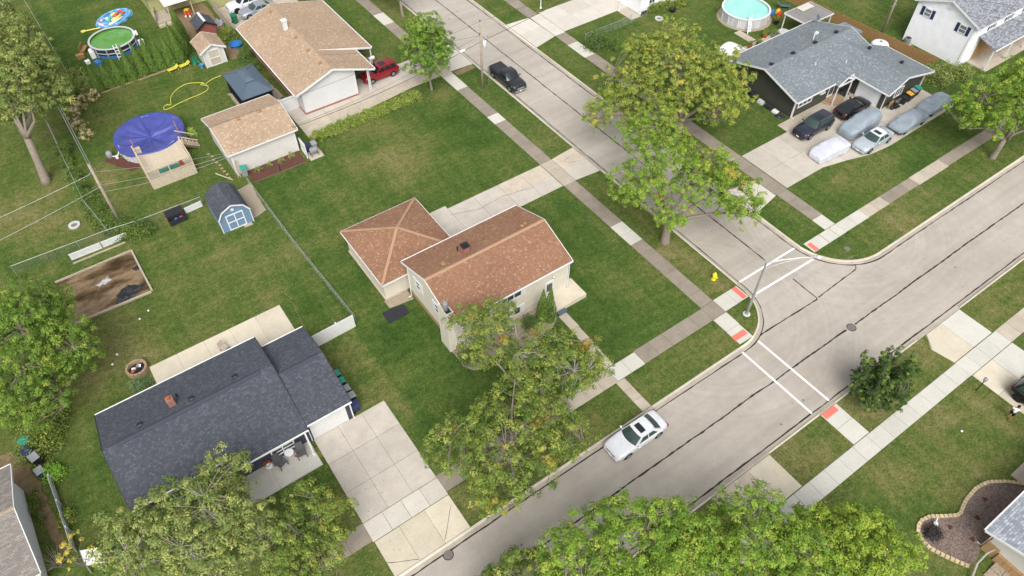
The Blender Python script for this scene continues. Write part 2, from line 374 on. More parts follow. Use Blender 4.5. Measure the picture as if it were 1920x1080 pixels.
plain('brick_buff', '#a68e72', .9, .2, var=.2, scale=9, bump=.4, rvar=.2)
plain('tarp_black', '#26262b', .55, .4, var=.3, scale=6, bump=.5, bscale=9)
plain('rubber', '#1d1d1e', .85, .2, var=.15)
plain('rim_alloy', '#b5b6b8', .35, .5, .7, var=.1)
plain('rim_black', '#2a2a2c', .4, .5, .4, var=.1)
plain('fabric_charcoal', '#5d5d60', .9, .2, var=.12)
plain('terracotta', '#a35a38', .8, .2, var=.12)
plain('skin', '#8a6248', .6, .3, var=.06)
plain('hair_dark', '#241d1b', .7, .3, var=.2)
plain('shirt_white', '#eceaf0', .9, .2, var=.06)
plain('short_black', '#1c1c20', .9, .2, var=.15)
plain('shoe_cream', '#d8d0bf', .7, .3, var=.1)
plain('sand_wet', '#6a5230', .85, .3, var=.35, scale=1.6)
t = NT('sand_pit', .95, .15); p = t.pos()
c = t.ramp(t.noise(t.mapp(p, (.45, 1.0, 1), (0, 0, .15)), .55, 5, .6), [(.36, lin('#3d311e')), (.47, lin('#62503a')), (.56, lin('#8a755b')), (.7, lin('#9c8970'))])
t.color(t.mix(1.0, c, t.ramp(t.noise(p, 9, 3), [(.3, .8), (.7, 1.12)]), 'MULTIPLY')); t.bump(t.noise(p, 5, 4), .5, .05)
# vehicle paints and glass
paint('paint_white', '#d3d5d9'); paint('paint_black', '#15161a'); paint('paint_navy', '#2b2d3b', .3); paint('paint_red', '#8f1524', .25)
paint('paint_silver', '#b9c3ca', .35); paint('paint_charcoal', '#2c2e33', .3); paint('paint_greysilver', '#9aa0a8', .35)
glassy('car_glass', '#1c2326', .04); glassy('car_glass_teal', '#33433f', .05); glassy('window_pane', '#3a4348', .06); glassy('window_dim', '#6f7d80', .1)
plain('lamp_clear', '#d6d8da', .2, .6, .2, var=.1); plain('lamp_red', '#7a1216', .25, .6, var=.1); plain('chrome', '#b9bcc0', .2, .6, .8, var=.05)
t = NT('cover_grey', .75, .25); p = t.pos()
t.color(t.mix(t.ramp(t.noise(p, 1.3, 4), [(.3, 0.), (.7, 1.)]), lin('#7c858d'), lin('#8f9aa2'))); t.bump(t.noise(t.mapp(p, (1, 3, 1.5)), 2.2, 3, .5), .35, .08)
t = NT('cover_silver', .7, .3); p = t.pos()
t.color(t.mix(t.ramp(t.noise(p, 1.3, 4), [(.3, 0.), (.7, 1.)]), lin('#b4b6c2'), lin('#c9cad3'))); t.bump(t.noise(t.mapp(p, (1, 3, 1.5)), 2.6, 3, .5), .4, .08)
t = NT('pool_cover', .45, .4); p = t.pos()
t.color(t.mix(t.ramp(t.noise(p, .7, 4), [(.3, 0.), (.7, 1.)]), lin('#383f80'), lin('#4d549b')))
t = NT('water_teal', .05, .5); p = t.pos()
t.color(t.mix(t.ramp(t.noise(p, .6, 3), [(.3, 0.), (.7, 1.)]), lin('#86c9bd'), lin('#a2dccd'))); t.bump(t.noise(p, 3.5, 2), .08, .03)
t = NT('water_green', .04, .6); p = t.pos()
t.color(t.mix(t.ramp(t.noise(p, .5, 4), [(.35, 0.), (.65, 1.)]), lin('#46860f'), lin('#6d9a5c'))); t.bump(t.noise(p, 2.5, 2), .04, .03)  # grey-green patches put the sky's reflection into the algae green
t = NT('vinyl_blue', .3, .5); p = t.pos(); t.color(t.mix(t.ramp(t.noise(p, 2.2, 3), [(.35, 0.), (.7, 1.)]), lin('#3c7fb2'), lin('#86bfe4')))
plain('vinyl_lilac', '#c7b9e0', .35, .5, var=.2, scale=5); plain('vinyl_yellow', '#e9d866', .35, .5, var=.1); plain('vinyl_red', '#d8433f', .35, .5, var=.1); plain('vinyl_green', '#6fc08d', .35, .5, var=.15)
t = NT('pool_wall_grey', .5, .4); t.color(t.mix(t.ramp(t.noise(t.mapp(t.pos(), (1, 1, .2)), 3, 3), [(.3, 0.), (.7, 1.)]), lin('#a9a9ac'), lin('#cfcfcf')))
plain('pool_wall_dark', '#2c3036', .5, .4, var=.2)
# leaves: colour per leaf from a colour attribute, a little light passes through
t = NT('leaf', .75, .15); at = t.n.new('ShaderNodeAttribute'); at.attribute_name = 'leaf_col'
t.color(at.outputs['Color'])
tr = t.n.new('ShaderNodeBsdfTranslucent'); t.l.new(at.outputs['Color'], tr.inputs['Color'])
ms = t.n.new('ShaderNodeMixShader'); ms.inputs[0].default_value = .26
t.l.new(t.b.outputs[0], ms.inputs[1]); t.l.new(tr.outputs[0], ms.inputs[2]); t.l.new(ms.outputs[0], t.n['Material Output'].inputs['Surface'])
# ------------------------------------------------------------------ the setting: lawns, roads, kerbs, pavements, driveways
RZ = -.12
def arc(cx, cy, r, a0, a1, n=14): return [(cx + r * math.cos(math.radians(a0 + (a1 - a0) * i / n)), cy + r * math.sin(math.radians(a0 + (a1 - a0) * i / n))) for i in range(n + 1)]
ARC_W = arc(36.7, 22.85, 4.4, -90, 0); ARC_E = arc(54.9, 24.0, 5.4, 180, 270)
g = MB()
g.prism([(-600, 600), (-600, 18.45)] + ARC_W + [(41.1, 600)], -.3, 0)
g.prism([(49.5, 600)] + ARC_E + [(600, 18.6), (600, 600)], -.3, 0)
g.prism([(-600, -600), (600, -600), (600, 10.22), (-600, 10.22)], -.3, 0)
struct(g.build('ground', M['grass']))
r = MB()
for x0, y0, x1, y1 in ((-600, 10.0, 600, 18.7), (36, 18.7, 55.5, 24.5), (40.9, 24.5, 49.7, 600)):
    r.add([(x0, y0, RZ), (x1, y0, RZ), (x1, y1, RZ), (x0, y1, RZ)], [(0, 1, 2, 3)])
road = struct(r.build('road', M['road_concrete']))
# kerbs in cast lengths, lowered at driveways and ramps
kerb = struct(bpy.data.objects.new('kerb', None)); C.objects.link(kerb)
FULL = [(0, -.2), (0, .03), (.13, .03), (.16, -.10), (.45, -.112), (.45, -.2)]
LOW = [(0, -.2), (0, .002), (.10, -.05), (.17, -.098), (.45, -.112), (.45, -.2)]
def kerb_path(pts, lows, step=4.6, lim=None):
    P = [Vector((p[0], p[1], 0)) for p in pts]; L = [0]
    for a, b in zip(P, P[1:]): L.append(L[-1] + (b - a).length)
    def at(s):
        i = max(0, min(len(P) - 2, next((k for k in range(len(L) - 1) if L[k + 1] >= s), len(L) - 2)))
        d = (P[i + 1] - P[i]).normalized(); return P[i] + d * (s - L[i]), d
    def nearest(q):
        best = (1e9, 0)
        for i in range(len(P) - 1):
            d = P[i + 1] - P[i]; u = max(0, min(1, (Vector((q[0], q[1], 0)) - P[i]).dot(d) / d.length_squared)); e = (P[i] + d * u - Vector((q[0], q[1], 0))).length
            if e < best[0]: best = (e, L[i] + u * d.length)
        return best[1]
    rng = [tuple(sorted((nearest(a), nearest(b)))) for a, b in lows]
    s0, s1 = nearest(lim[0]), nearest(lim[1])
    cuts = sorted({0, s0, s1, L[-1], *[v for q in rng for v in q]})
    out = []
    for a, b in zip(cuts, cuts[1:]):
        if b - a < .02: continue
        k = 1 if (b <= s0 + .01 or a >= s1 - .01) else max(1, round((b - a) / step))
        out += [(a + (b - a) * i / k, a + (b - a) * (i + 1) / k) for i in range(k)]
    for a, b in out:
        prof = LOW if any(q[0] - .01 <= (a + b) / 2 <= q[1] + .01 for q in rng) else FULL
        ss = [a + .006] + [l for l in L if a + .05 < l < b - .05] + [b - .006]
        rows = []
        for s in ss:
            p, d = at(s)
            j = next((k for k in range(1, len(L) - 1) if abs(L[k] - s) < 1e-6), None)
            if j is not None: d = ((P[j] - P[j - 1]).normalized() + (P[j + 1] - P[j]).normalized()).normalized()
            n = Vector((d.y, -d.x, 0)); rows.append([p + n * o + Vector((0, 0, z)) for o, z in prof])
        e = len(rows) - 1
        for i0, i1, nm, mt in ((0, 4, 'kerb_stone', 'kerb_concrete'), (3, 6, 'gutter_pan', 'gutter_concrete')):
            mb = MB().grid([q[i0:i1] for q in rows]); k = i1 - i0; mb.f += [tuple(range(k))[::-1], tuple(e * k + i for i in range(k))]; mb.build(nm, M[mt], kerb)
    def offset(o, z, s_from, s_to, ds=.5):
        q, s = [], s_from
        while s <= s_to:
            p, d = at(s); q.append((p.x + d.y * o, p.y - d.x * o)); s += ds
        return q
    return offset, nearest
PW = [(-600, 18.45)] + ARC_W + [(41.1, 600)]
offW, nW = kerb_path(PW, [((2.9, 18.45), (9.3, 18.45)), ((25.3, 18.45), (26.2, 18.45)), ((36.2, 18.45), (38.0, 18.7)), ((41.1, 21.9), (41.1, 23.5)), ((41.1, 42.7), (41.1, 47.4)), ((41.1, 67.2), (41.1, 72.4))], lim=((0, 18.45), (41.1, 96)))
PE = [(49.5, 600)] + ARC_E + [(600, 18.6)]
offE, nE = kerb_path(PE, [((49.5, 72.2), (49.5, 65.6)), ((49.5, 33), (49.5, 28.8)), ((49.7, 23.4), (50.1, 22.0))], lim=((49.5, 92), (84, 18.6)))
PS = [(600, 10.22), (-600, 10.22)]
offS, nS = kerb_path(PS, [((55.2, 10.22), (48.9, 10.22)), ((38.3, 10.22), (36.4, 10.22)), ((30.7, 10.22), (24.6, 10.22))], lim=((80, 10.22), (8, 10.22)))
def ribbon(name, pts, w, mat, parent, z, jit=.03, seed=1, dens=.35):
    r_ = random.Random(seed); q = []
    for a, b in zip(pts, pts[1:]):
        d = math.hypot(b[0] - a[0], b[1] - a[1]); k = max(1, int(d / dens)); q += [(a[0] + (b[0] - a[0]) * i / k, a[1] + (b[1] - a[1]) * i / k) for i in range(k)]
    q.append(pts[-1]); L_, R_ = [], []; off = 0
    for i, p in enumerate(q):
        a, b = q[max(0, i - 1)], q[min(len(q) - 1, i + 1)]; d = Vector((b[0] - a[0], b[1] - a[1])).normalized(); n = Vector((-d.y, d.x))
        off = off * .8 + r_.uniform(-jit, jit); ww = w * r_.uniform(.55, 1.35) / 2 if jit else w / 2
        L_.append((p[0] + n.x * (off + ww), p[1] + n.y * (off + ww), z)); R_.append((p[0] + n.x * (off - ww), p[1] + n.y * (off - ww), z))
    return MB().grid([R_, L_]).build(name, mat, parent)
TZ = RZ + .005
for i, (pts, w) in enumerate([([(-60, 14.6), (45.1, 14.5)], .13), ([(46.2, 14.45), (130, 14.75)], .13), ([(45.45, 180), (45.55, 24.1)], .12),
        ([(45.92, 21.07), (45.86, 18.35), (45.75, 18.2), (38.05, 18.42)], .11), ([(52.1, 19.3), (51.95, 18.85), (51.6, 18.5), (47.6, 18.36), (46.0, 18.28)], .10),
        (offW(.5, 0, nW((-20, 18.45)), nW((41.1, 120))), .11), (offE(.5, 0, nE((49.5, 120)), nE((110, 18.6))), .12), (offS(.5, 0, nS((110, 10.22)), nS((0, 10.22))), .12)]):
    ribbon('tar_seam', pts, w, M['tar'], road, TZ, seed=i, jit=.02)
for a, b in (((41.62, 23.6), (49.0, 23.58)), ((41.55, 21.78), (49.35, 21.6)), ((36.05, 17.98), (36.16, 10.72)), ((38.02, 18.05), (38.2, 10.72))):
    ribbon('crosswalk_line', [a, b], .19, M['marking_white'], road, TZ + .004, jit=0)
rr = random.Random(5)
for i in range(26):   # drips, tar spots and a few fallen leaves on the carriageway
    x, y = (rr.uniform(5, 80), rr.uniform(11, 17.6)) if i % 2 else (rr.uniform(42, 48.6), rr.uniform(24, 88))
    k = rr.randint(5, 8); R0 = rr.uniform(.04, .14)
    MB().add([(x + R0 * rr.uniform(.5, 1.2) * math.cos(6.283 * j / k), y + R0 * rr.uniform(.5, 1.2) * math.sin(6.283 * j / k), TZ) for j in range(k)], [tuple(range(k))]).build('road_stain', M['tar' if i % 3 == 0 else 'iron'], road)
# pavements
pave = struct(bpy.data.objects.new('pavement', None)); C.objects.link(pave)
drive = struct(bpy.data.objects.new('driveway', None)); C.objects.link(drive)
jr = random.Random(3)
def slab(poly, mat, parent=pave, z=.022, gap=.012, name='paving_slab'):
    cx, cy = sum(p[0] for p in poly) / len(poly), sum(p[1] for p in poly) / len(poly); q = []
    for x, y in poly:
        d = math.hypot(x - cx, y - cy); k = (d - gap * 1.4) / d; q.append((cx + (x - cx) * k, cy + (y - cy) * k))
    zz = z + jr.uniform(-.004, .006)
    return MB().prism(q, -.12, zz).build(name, M[mat], parent)
def rect(x0, y0, x1, y1): return [(x0, y0), (x1, y0), (x1, y1), (x0, y1)]
def run_x(y0, y1, x0, x1, matf, step=1.53):
    k = max(1, round((x1 - x0) / step))
    for i in range(k):
        a, b = x0 + (x1 - x0) * i / k, x0 + (x1 - x0) * (i + 1) / k; slab(rect(a, y0, b, y1), matf((a + b) / 2))
def run_y(x0, x1, y0, y1, matf, step=1.53):
    k = max(1, round((y1 - y0) / step))
    for i in range(k):
        a, b = y0 + (y1 - y0) * i / k, y0 + (y1 - y0) * (i + 1) / k; slab(rect(x0, a, x1, b), matf((a + b) / 2))
old = lambda v: 'slab_old'; new = lambda v: 'slab_new'; mid = lambda v: 'slab_mid'
run_x(21.55, 23.1, -16, 3.03, old); run_x(21.45, 23.05, 3.03, 9.17, lambda v: 'drive_pale', 1.53)
run_x(21.7, 23.2, 9.17, 25.6, lambda v: 'slab_mid' if v > 20 else 'slab_old'); run_x(21.75, 23.2, 25.6, 28.56, new); run_x(21.78, 23.3, 28.56, 36.45, old)
slab(rect(36.45, 21.8, 38.0, 23.37), 'slab_old')
slab(rect(38.0, 21.85, 39.6, 23.4), 'slab_new'); slab(rect(39.6, 21.87, 40.95, 23.4), 'slab_new')
slab(rect(36.42, 20.2, 38.0, 21.78), 'slab_new'); slab(rect(36.4, 18.62, 37.95, 20.2), 'slab_new')
def bw(y):
    for a, b in ((32.7, 35.7), (55.6, 57.2), (63.5, 66.6), (81.3, 84.3)):
        if a < y < b: return 'slab_new'
    return 'slab_mid' if 43 < y < 47.2 or 66.6 < y < 72 else 'slab_old'
for a, b in ((23.4, 32.7), (32.7, 35.7), (35.7, 43.0), (43.0, 47.1), (47.1, 55.6), (55.6, 57.2), (57.2, 63.5), (63.5, 66.6), (66.6, 72.2), (72.2, 81.3), (81.3, 84.3), (84.3, 112)):
    run_y(36.5, 37.98, a, b, bw)
# east side
for x in (50.75, 52.2): slab(rect(x - (.55 if x < 51 else .0), 22.05, x + 1.42, 23.4) if x > 51 else rect(50.0, 22.05, 52.17, 23.4), 'slab_new')
slab(rect(53.64, 22.05, 54.65, 23.4), 'slab_new'); run_x(22.08, 23.4, 54.65, 58.13, new); run_x(22.12, 23.4, 58.13, 61.4, mid); run_x(22.15, 23.42, 61.4, 66.3, old); run_x(22.12, 23.45, 66.3, 71.3, mid); run_x(22.2, 23.5, 71.3, 105, old)
run_y(53.2, 54.65, 23.43, 25.05, new); run_y(53.2, 54.7, 25.05, 29.55, old); run_y(53.1, 54.75, 29.55, 60.2, lambda y: 'slab_old'); run_y(53.05, 54.65, 60.2, 63.7, new); run_y(53.1, 54.7, 63.7, 66.3, old)
run_y(53.1, 54.72, 66.3, 71.9, lambda y: 'drive_pale'); run_y(52.9, 54.5, 71.9, 105, old)
# south side
run_x(5.55, 7.0, 10, 28.0, new); run_x(5.56, 7.0, 28.0, 49.45, new, 1.6); run_x(5.53, 7.03, 49.45, 55.3, new, 1.5); run_x(5.55, 7.05, 55.3, 86, mid)
run_y(36.5, 38.35, 7.04, 10.2, new, 1.55)
# tactile pads
for x0, y0, x1, y1 in ((40.3, 21.95, 40.82, 23.38), (36.36, 19.06, 37.8, 19.6), (50.18, 22.1, 50.7, 23.12), (36.57, 9.66, 38.03, 10.19)):
    pd = MB().box(x0, y0, .0, x1, y1, .036); 
    pd.build('tactile_pad', M['tactile_red'], pave)
# driveway beside the dark-roofed house
for i, (xa, xb) in enumerate(((3.06, 5.1), (5.1, 7.13), (7.13, 9.15))):
    for ya, yb in ((28.6, 31.16), (25.8, 28.6), (23.07, 25.8)):
        slab(rect(xa, ya, xb, yb), 'drive_concrete', drive)
slab([(3.1, 18.47), (5.05, 18.47), (5.05, 21.42), (3.1, 21.42)], 'drive_cream', drive); slab(rect(5.05, 18.47, 7.1, 21.42), 'drive_cream', drive); slab(rect(7.1, 18.47, 9.15, 21.42), 'drive_cream', drive)
# driveway of the brown-roofed house
for xa, xb in ((22.0, 25.0), (25.0, 28.0), (28.0, 31.0), (31.0, 33.8), (33.8, 36.45)):
    yN = 47.55 if xb < 26 else 47.08
    slab(rect(xa, 45.1, xb, yN), 'drive_worn' if xa > 30 else 'drive_concrete', drive)
    slab(rect(xa, 43.1 if xa >= 28 else 40.0, xb, 45.1), 'drive_concrete', drive)
slab([(38.0, 43.05), (41.06, 42.75), (41.06, 45.1), (38.0, 45.1)], 'drive_concrete', drive); slab([(38.0, 45.1), (41.06, 45.1), (41.06, 47.42), (38.0, 47.12)], 'drive_worn', drive)
# driveway of the tan-roofed house
for xa, xb in ((18.5, 22), (22, 25.5), (25.5, 29), (29, 32.5), (32.5, 36.45)):
    f = lambda x: 65.55 + (x - 19.3) * .118 if x < 33 else 67.2
    slab([(xa, f(xa)), (xb, f(xb)), (xb, 68.6), (xa, 68.6)], 'drive_worn', drive)
    slab(rect(xa, 68.6, xb, 72.4), 'drive_concrete', drive)
slab([(38.0, 67.3), (41.06, 67.1), (41.06, 69.8), (38.0, 69.8)], 'drive_pale', drive); slab([(38.0, 69.8), (41.06, 69.8), (41.06, 72.5), (38.0, 72.2)], 'drive_pale', drive)
# wide driveway full of cars by the grey-roofed house
def fS(x): return 29.62 if x < 61 else (29.62 - (x - 61) / 6.3 * 1.85 if x < 67.3 else 27.77 + (x - 67.3) * .02)
xs = [54.85, 57.5, 60.4, 63.3, 66.2, 69.1, 72.0, 75.0, 78.0, 81.0]
for xa, xb in zip(xs, xs[1:]):
    slab([(xa, fS(xa)), (xb, fS(xb)), (xb, 32.55), (xa, 32.55)], 'drive_light', drive)
    if xa < 73: slab(rect(xa, 32.55, min(xb, 73.8), 35.85), 'drive_light', drive)
for xa, xb in ((62.0, 65.5), (65.5, 69.4), (69.4, 73.7)): slab(rect(xa, 35.85, xb, 37.28), 'slab_mid', drive)
slab([(49.56, 28.85), (53.05, 29.5), (53.05, 32.3), (49.56, 32.9)], 'drive_pale', drive)
# pale driveway at the top of the picture
for xa, xb in ((54.75, 58.0), (58.0, 61.5), (61.5, 65.0), (65.0, 70.0)):
    slab(rect(xa, 66.5, xb, 69.3), 'drive_pale', drive); slab(rect(xa, 69.3, xb, 72.2), 'drive_pale', drive)
slab([(49.56, 65.5), (53.05, 66.3), (53.05, 69.2), (49.56, 69.2)], 'drive_pale', drive); slab([(49.56, 69.2), (53.05, 69.2), (52.9, 71.9), (49.56, 72.2)], 'drive_pale', drive)
slab(rect(63.6, 63.6, 65.3, 66.5), 'slab_mid', drive)
# two-tone driveway at the right edge
slab([(49.1, 9.0), (50.1, 10.19), (52.2, 10.19), (52.2, 7.08), (49.5, 7.08)], 'drive_cream', drive); slab(rect(52.2, 7.08, 54.9, 10.19), 'slab_new', drive)
for ya, yb in ((3.2, 5.5), (.2, 3.2), (-2.8, .2)):
    slab(rect(49.55, ya, 52.3, yb), 'drive_cream', drive); slab(rect(52.3, ya, 55.3, yb), 'slab_new', drive)
# broken concrete apron on the near side of the street
slab([(28.3, 10.19), (30.62, 10.19), (30.65, 7.06), (28.25, 7.06)], 'drive_cream', drive); slab([(27.2, 10.19), (28.3, 10.19), (28.25, 8.9), (27.2, 8.6)], 'drive_worn', drive); slab([(27.2, 8.6), (28.25, 8.9), (28.25, 7.06), (27.2, 7.06)], 'drive_worn', drive); slab(rect(24.6, 7.06, 27.2, 10.19), 'drive_worn', drive)
# cracks and a rust stain on the aprons
for i, pts in enumerate(([(5.0, 18.6), (3.1, 19.6)], [(7.15, 18.7), (8.9, 20.6)], [(50.1, 10.1), (49.1, 8.95)], [(24.8, 46.2), (27.5, 45.2), (30.5, 45.4), (34.0, 44.6)], [(38.4, 46.9), (39.2, 45.6), (40.4, 45.2)], [(39.0, 46.2), (40.6, 46.6)])):
    ribbon('crack', pts, .03, M['tar'], drive, .034, .03, seed=40 + i)
# walks
walk = struct(bpy.data.objects.new('path', None)); C.objects.link(walk)
for a, b in ((23.25, 24.8), (24.8, 26.4), (26.4, 28.0), (28.0, 29.85)): slab(rect(25.5 + (a - 23.25) * .04, a, 26.35 + (a - 23.25) * .04, b), 'slab_mid', walk)
for a, b in ((18.48, 19.6), (19.6, 20.7), (20.7, 21.72)): slab(rect(25.32, a, 26.22, b), 'drive_worn', walk)
for i in range(5): slab(rect(-5.2 + i * 2.3, 41.0, -2.9 + i * 2.3, 45.2), 'drive_cream', walk, z=.03, name='patio_slab')
for a, b in ((50.8, 52.2), (52.2, 53.6)): slab(rect(72.2, a, 73.3, b), 'slab_mid', walk)
for a, b in ((66, 69), (69, 72), (72, 75), (75, 78)): slab(rect(a, 48.0, b, 50.6), 'slab_mid', walk, name='patio_slab')
slab([(43.9, -1.2), (46.5, -1.2), (46.5, -3.2), (43.9, -3.2)], 'slab_mid', walk)
# bare earth
def patch(name, pts, mat, z=.006, jit=.15, seed=0):
    r_ = random.Random(seed); q = []
    for i in range(len(pts)):
        a, b = pts[i], pts[(i + 1) % len(pts)]; d = math.hypot(b[0] - a[0], b[1] - a[1]); k = max(1, int(d / .6))
        q += [(a[0] + (b[0] - a[0]) * j / k + r_.uniform(-jit, jit), a[1] + (b[1] - a[1]) * j / k + r_.uniform(-jit, jit)) for j in range(k)]
    return MB().prism(q, -.05, z).build(name, M[mat])
struct(patch('dirt_path', [(-15.0, 33), (-14.5, 33), (-15.0, 39.5), (-15.4, 43), (-22, 46), (-22, 40.6), (-16.6, 40.6), (-15.8, 38.5)], 'dirt', seed=1))
struct(patch('dirt', [(17.2, 85.0), (18.6, 85.4), (18.8, 88.2), (17.4, 88.2)], 'dirt', seed=2))
struct(patch('dirt', [(1.0, 71.0), (2.0, 71.2), (2.0, 72.4), (-.2, 74.8), (-1.0, 74.5)], 'mulch_red', seed=3))
struct(patch('dirt', [(13.8, 92.6), (19.2, 92.6), (19.2, 101), (13.8, 101)], 'dirt', seed=4))
struct(patch('dirt', [(38.2, 66.1), (40.9, 66.2), (40.9, 67.05), (38.2, 67.0)], 'dirt', seed=6, jit=.08))
struct(patch('dirt', [(8.4, 57.0), (10.3, 57.4), (10.3, 62.2), (8.6, 61.8)], 'gravel_tan', seed=7))
struct(patch('dirt', [(10.0, 71.9), (12.9, 72.8), (14.6, 72.6), (14.2, 78.6), (19.0, 79.0), (19.8, 71.9)], 'gravel_tan', seed=8))
# ------------------------------------------------------------------ building helpers
FACE = {'S': (Vector((1, 0, 0)), Vector((0, -1, 0))), 'W': (Vector((0, -1, 0)), Vector((-1, 0, 0))), 'E': (Vector((0, 1, 0)), Vector((1, 0, 0))), 'N': (Vector((-1, 0, 0)), Vector((0, 1, 0)))}
def fbox(mb, f, o, u0, u1, z0, z1, d0, d1):   # box in the frame of a wall: u along the wall, d outwards
    r_, n = FACE[f]; o = Vector(o)
    P = lambda u, d, z: o + r_ * u + n * d + Vector((0, 0, z))
    return mb.hexa([P(u0, d1, z0), P(u1, d1, z0), P(u1, d0, z0), P(u0, d0, z0)], [P(u0, d1, z1), P(u1, d1, z1), P(u1, d0, z1), P(u0, d0, z1)])
def window(parent, f, o, w, h, cols=2, rows=1, frame='trim_white', pane='window_pane', fw=.09, shutters=None, sw=.38, label=None):
    # o: lower middle of the opening on the wall plane
    fr = MB(); d = .07
    for a, b, c, e in ((-w / 2, w / 2, 0, fw), (-w / 2, w / 2, h - fw, h), (-w / 2, -w / 2 + fw, fw, h - fw), (w / 2 - fw, w / 2, fw, h - fw)): fbox(fr, f, o, a, b, c, e, -.02, d)
    iw, ih = w - 2 * fw, h - 2 * fw; m_ = fw * .7
    for i in range(1, cols):
        u = -w / 2 + fw + iw * i / cols; fbox(fr, f, o, u - m_ / 2, u + m_ / 2, fw, h - fw, -.02, d - .012)
    for i in range(1, rows):
        z = fw + ih * i / rows; fbox(fr, f, o, -w / 2 + fw, w / 2 - fw, z - m_ / 2, z + m_ / 2, -.02, d - .015)
    fo = fr.build('window', M[frame], parent)
    for i in range(cols):
        for j in range(rows):
            mb = MB(); fbox(mb, f, o, -w / 2 + fw + iw * i / cols, -w / 2 + fw + iw * (i + 1) / cols, fw + ih * j / rows, fw + ih * (j + 1) / rows, -.02, .022 - .006 * ((i + j) % 2))
            mb.build('pane', M[pane], fo)
    if shutters:
        for s in (-1, 1):
            mb = MB(); a = s * (w / 2 + .03); b = s * (w / 2 + .03 + sw); fbox(mb, f, o, min(a, b), max(a, b), -.03, h + .03, -.02, .05); mb.build('shutter', M[shutters], parent)
    return fo
def garage_door(parent, f, o, w, h, n=4, mat='trim_white', frame='trim_white'):
    fr = MB()
    for a, b, c, e in ((-w / 2 - .1, -w / 2, 0, h), (w / 2, w / 2 + .1, 0, h), (-w / 2 - .1, w / 2 + .1, h, h + .12)): fbox(fr, f, o, a, b, c, e, -.02, .06)
    d = fr.build('garage_door', M[frame], parent)
    for i in range(n):
        mb = MB(); fbox(mb, f, o, -w / 2, w / 2, h * i / n + .008, h * (i + 1) / n - .008, -.03, .03); mb.build('door_panel', M[mat], d)
    return d
def trim(parent, name, mat, *bars):
    for a, b, w, h in bars: MB().bar(a, b, w, h).build(name, M[mat], parent)
def gable_x(parent, x0, x1, y0, y1, z0, z1, yr, zr, mat, th=.11, fascia='trim_white', cap=None, capw=.16, zn=None, gut=True, rake='trim_white'):
    # ridge along X; y0/z0 south eave, y1/z1 north eave
    R = MB().slab([(x0, y0, z0), (x1, y0, z0), (x1, yr, zr), (x0, yr, zr)], th).build('roof', M[mat], parent)
    R2 = MB().slab([(x1, y1, z1), (x0, y1, z1), (x0, yr, zr), (x1, yr, zr)], th).build('roof', M[mat], parent)
    if cap:
        for s, (ye, ze) in ((-1, (y0, z0)), (1, (y1, z1))):
            k = (zr - ze) / abs(yr - ye); q = [(x0, yr + s * capw, zr - k * capw + .03), (x1, yr + s * capw, zr - k * capw + .03), (x1, yr, zr + .035), (x0, yr, zr + .035)]
            MB().slab(q if s < 0 else q[::-1], .03).build('ridge_cap', M[cap], R if s < 0 else R2)
    for x in (x0, x1):
        o = -.03 if x == x0 else .03
        for ye, ze in ((y0, z0), (y1, z1)):
            MB().bar((x + o, ye, ze - .10), (x + o, yr, zr - .10), .05, .2).build('fascia', M[rake], parent)
    if gut:
        for ye, ze, s in ((y0, z0, -1), (y1, z1, 1)):
            mb = MB().box(x0, min(ye + s * .11, ye + s * .01), ze - .13, x1, max(ye + s * .11, ye + s * .01), ze - .015); mb.build('gutter', M[fascia], parent)
    return R, R2
def gable_y(parent, x0, x1, y0, y1, z0, z1, xr, zr, mat, th=.11, fascia='trim_white', cap=None, capw=.16, gut=True, rake='trim_white'):
    # ridge along Y; x0/z0 west eave, x1/z1 east eave
    R = MB().slab([(x0, y1, z0), (x0, y0, z0), (xr, y0, zr), (xr, y1, zr)], th).build('roof', M[mat], parent)
    R2 = MB().slab([(x1, y0, z1), (x1, y1, z1), (xr, y1, zr), (xr, y0, zr)], th).build('roof', M[mat], parent)
    if cap:
        for s, (xe, ze) in ((-1, (x0, z0)), (1, (x1, z1))):
            k = (zr - ze) / abs(xr - xe); q = [(xr + s * capw, y1, zr - k * capw + .03), (xr + s * capw, y0, zr - k * capw + .03), (xr, y0, zr + .035), (xr, y1, zr + .035)]
            MB().slab(q if s < 0 else q[::-1], .03).build('ridge_cap', M[cap], R if s < 0 else R2)
    for y in (y0, y1):
        o = -.03 if y == y0 else .03
        for xe, ze in ((x0, z0), (x1, z1)):
            MB().bar((xe, y + o, ze - .10), (xr, y + o, zr - .10), .05, .2).build('fascia', M[rake], parent)
    if gut:
        for xe, ze, s in ((x0, z0, -1), (x1, z1, 1)):
            MB().box(min(xe + s * .11, xe + s * .01), y0, ze - .13, max(xe + s * .11, xe + s * .01), y1, ze - .015).build('gutter', M[fascia], parent)
    return R, R2
def walls_x(parent, x0, x1, y0, y1, ze0, ze1, yr, zr, mat, zb=0):   # gables on the west and east ends
    pts = [(y0, zb), (y1, zb), (y1, ze1), (yr, zr), (y0, ze0)]; n = 5
    mb = MB().add([(x0, y, z) for y, z in pts] + [(x1, y, z) for y, z in pts], [(0, 4, 3, 2, 1), (5, 6, 7, 8, 9)] + [(i, (i + 1) % n, n + (i + 1) % n, n + i) for i in range(n)])
    return mb.build('wall', M[mat], parent)
def walls_y(parent, x0, x1, y0, y1, ze0, ze1, xr, zr, mat, zb=0):
    pts = [(x0, zb), (x1, zb), (x1, ze1), (xr, zr), (x0, ze0)]; n = 5
    mb = MB().add([(x, y0, z) for x, z in pts] + [(x, y1, z) for x, z in pts], [(0, 1, 2, 3, 4), (9, 8, 7, 6, 5)] + [(i, n + i, n + (i + 1) % n, (i + 1) % n) for i in range(n)])
    return mb.build('wall', M[mat], parent)
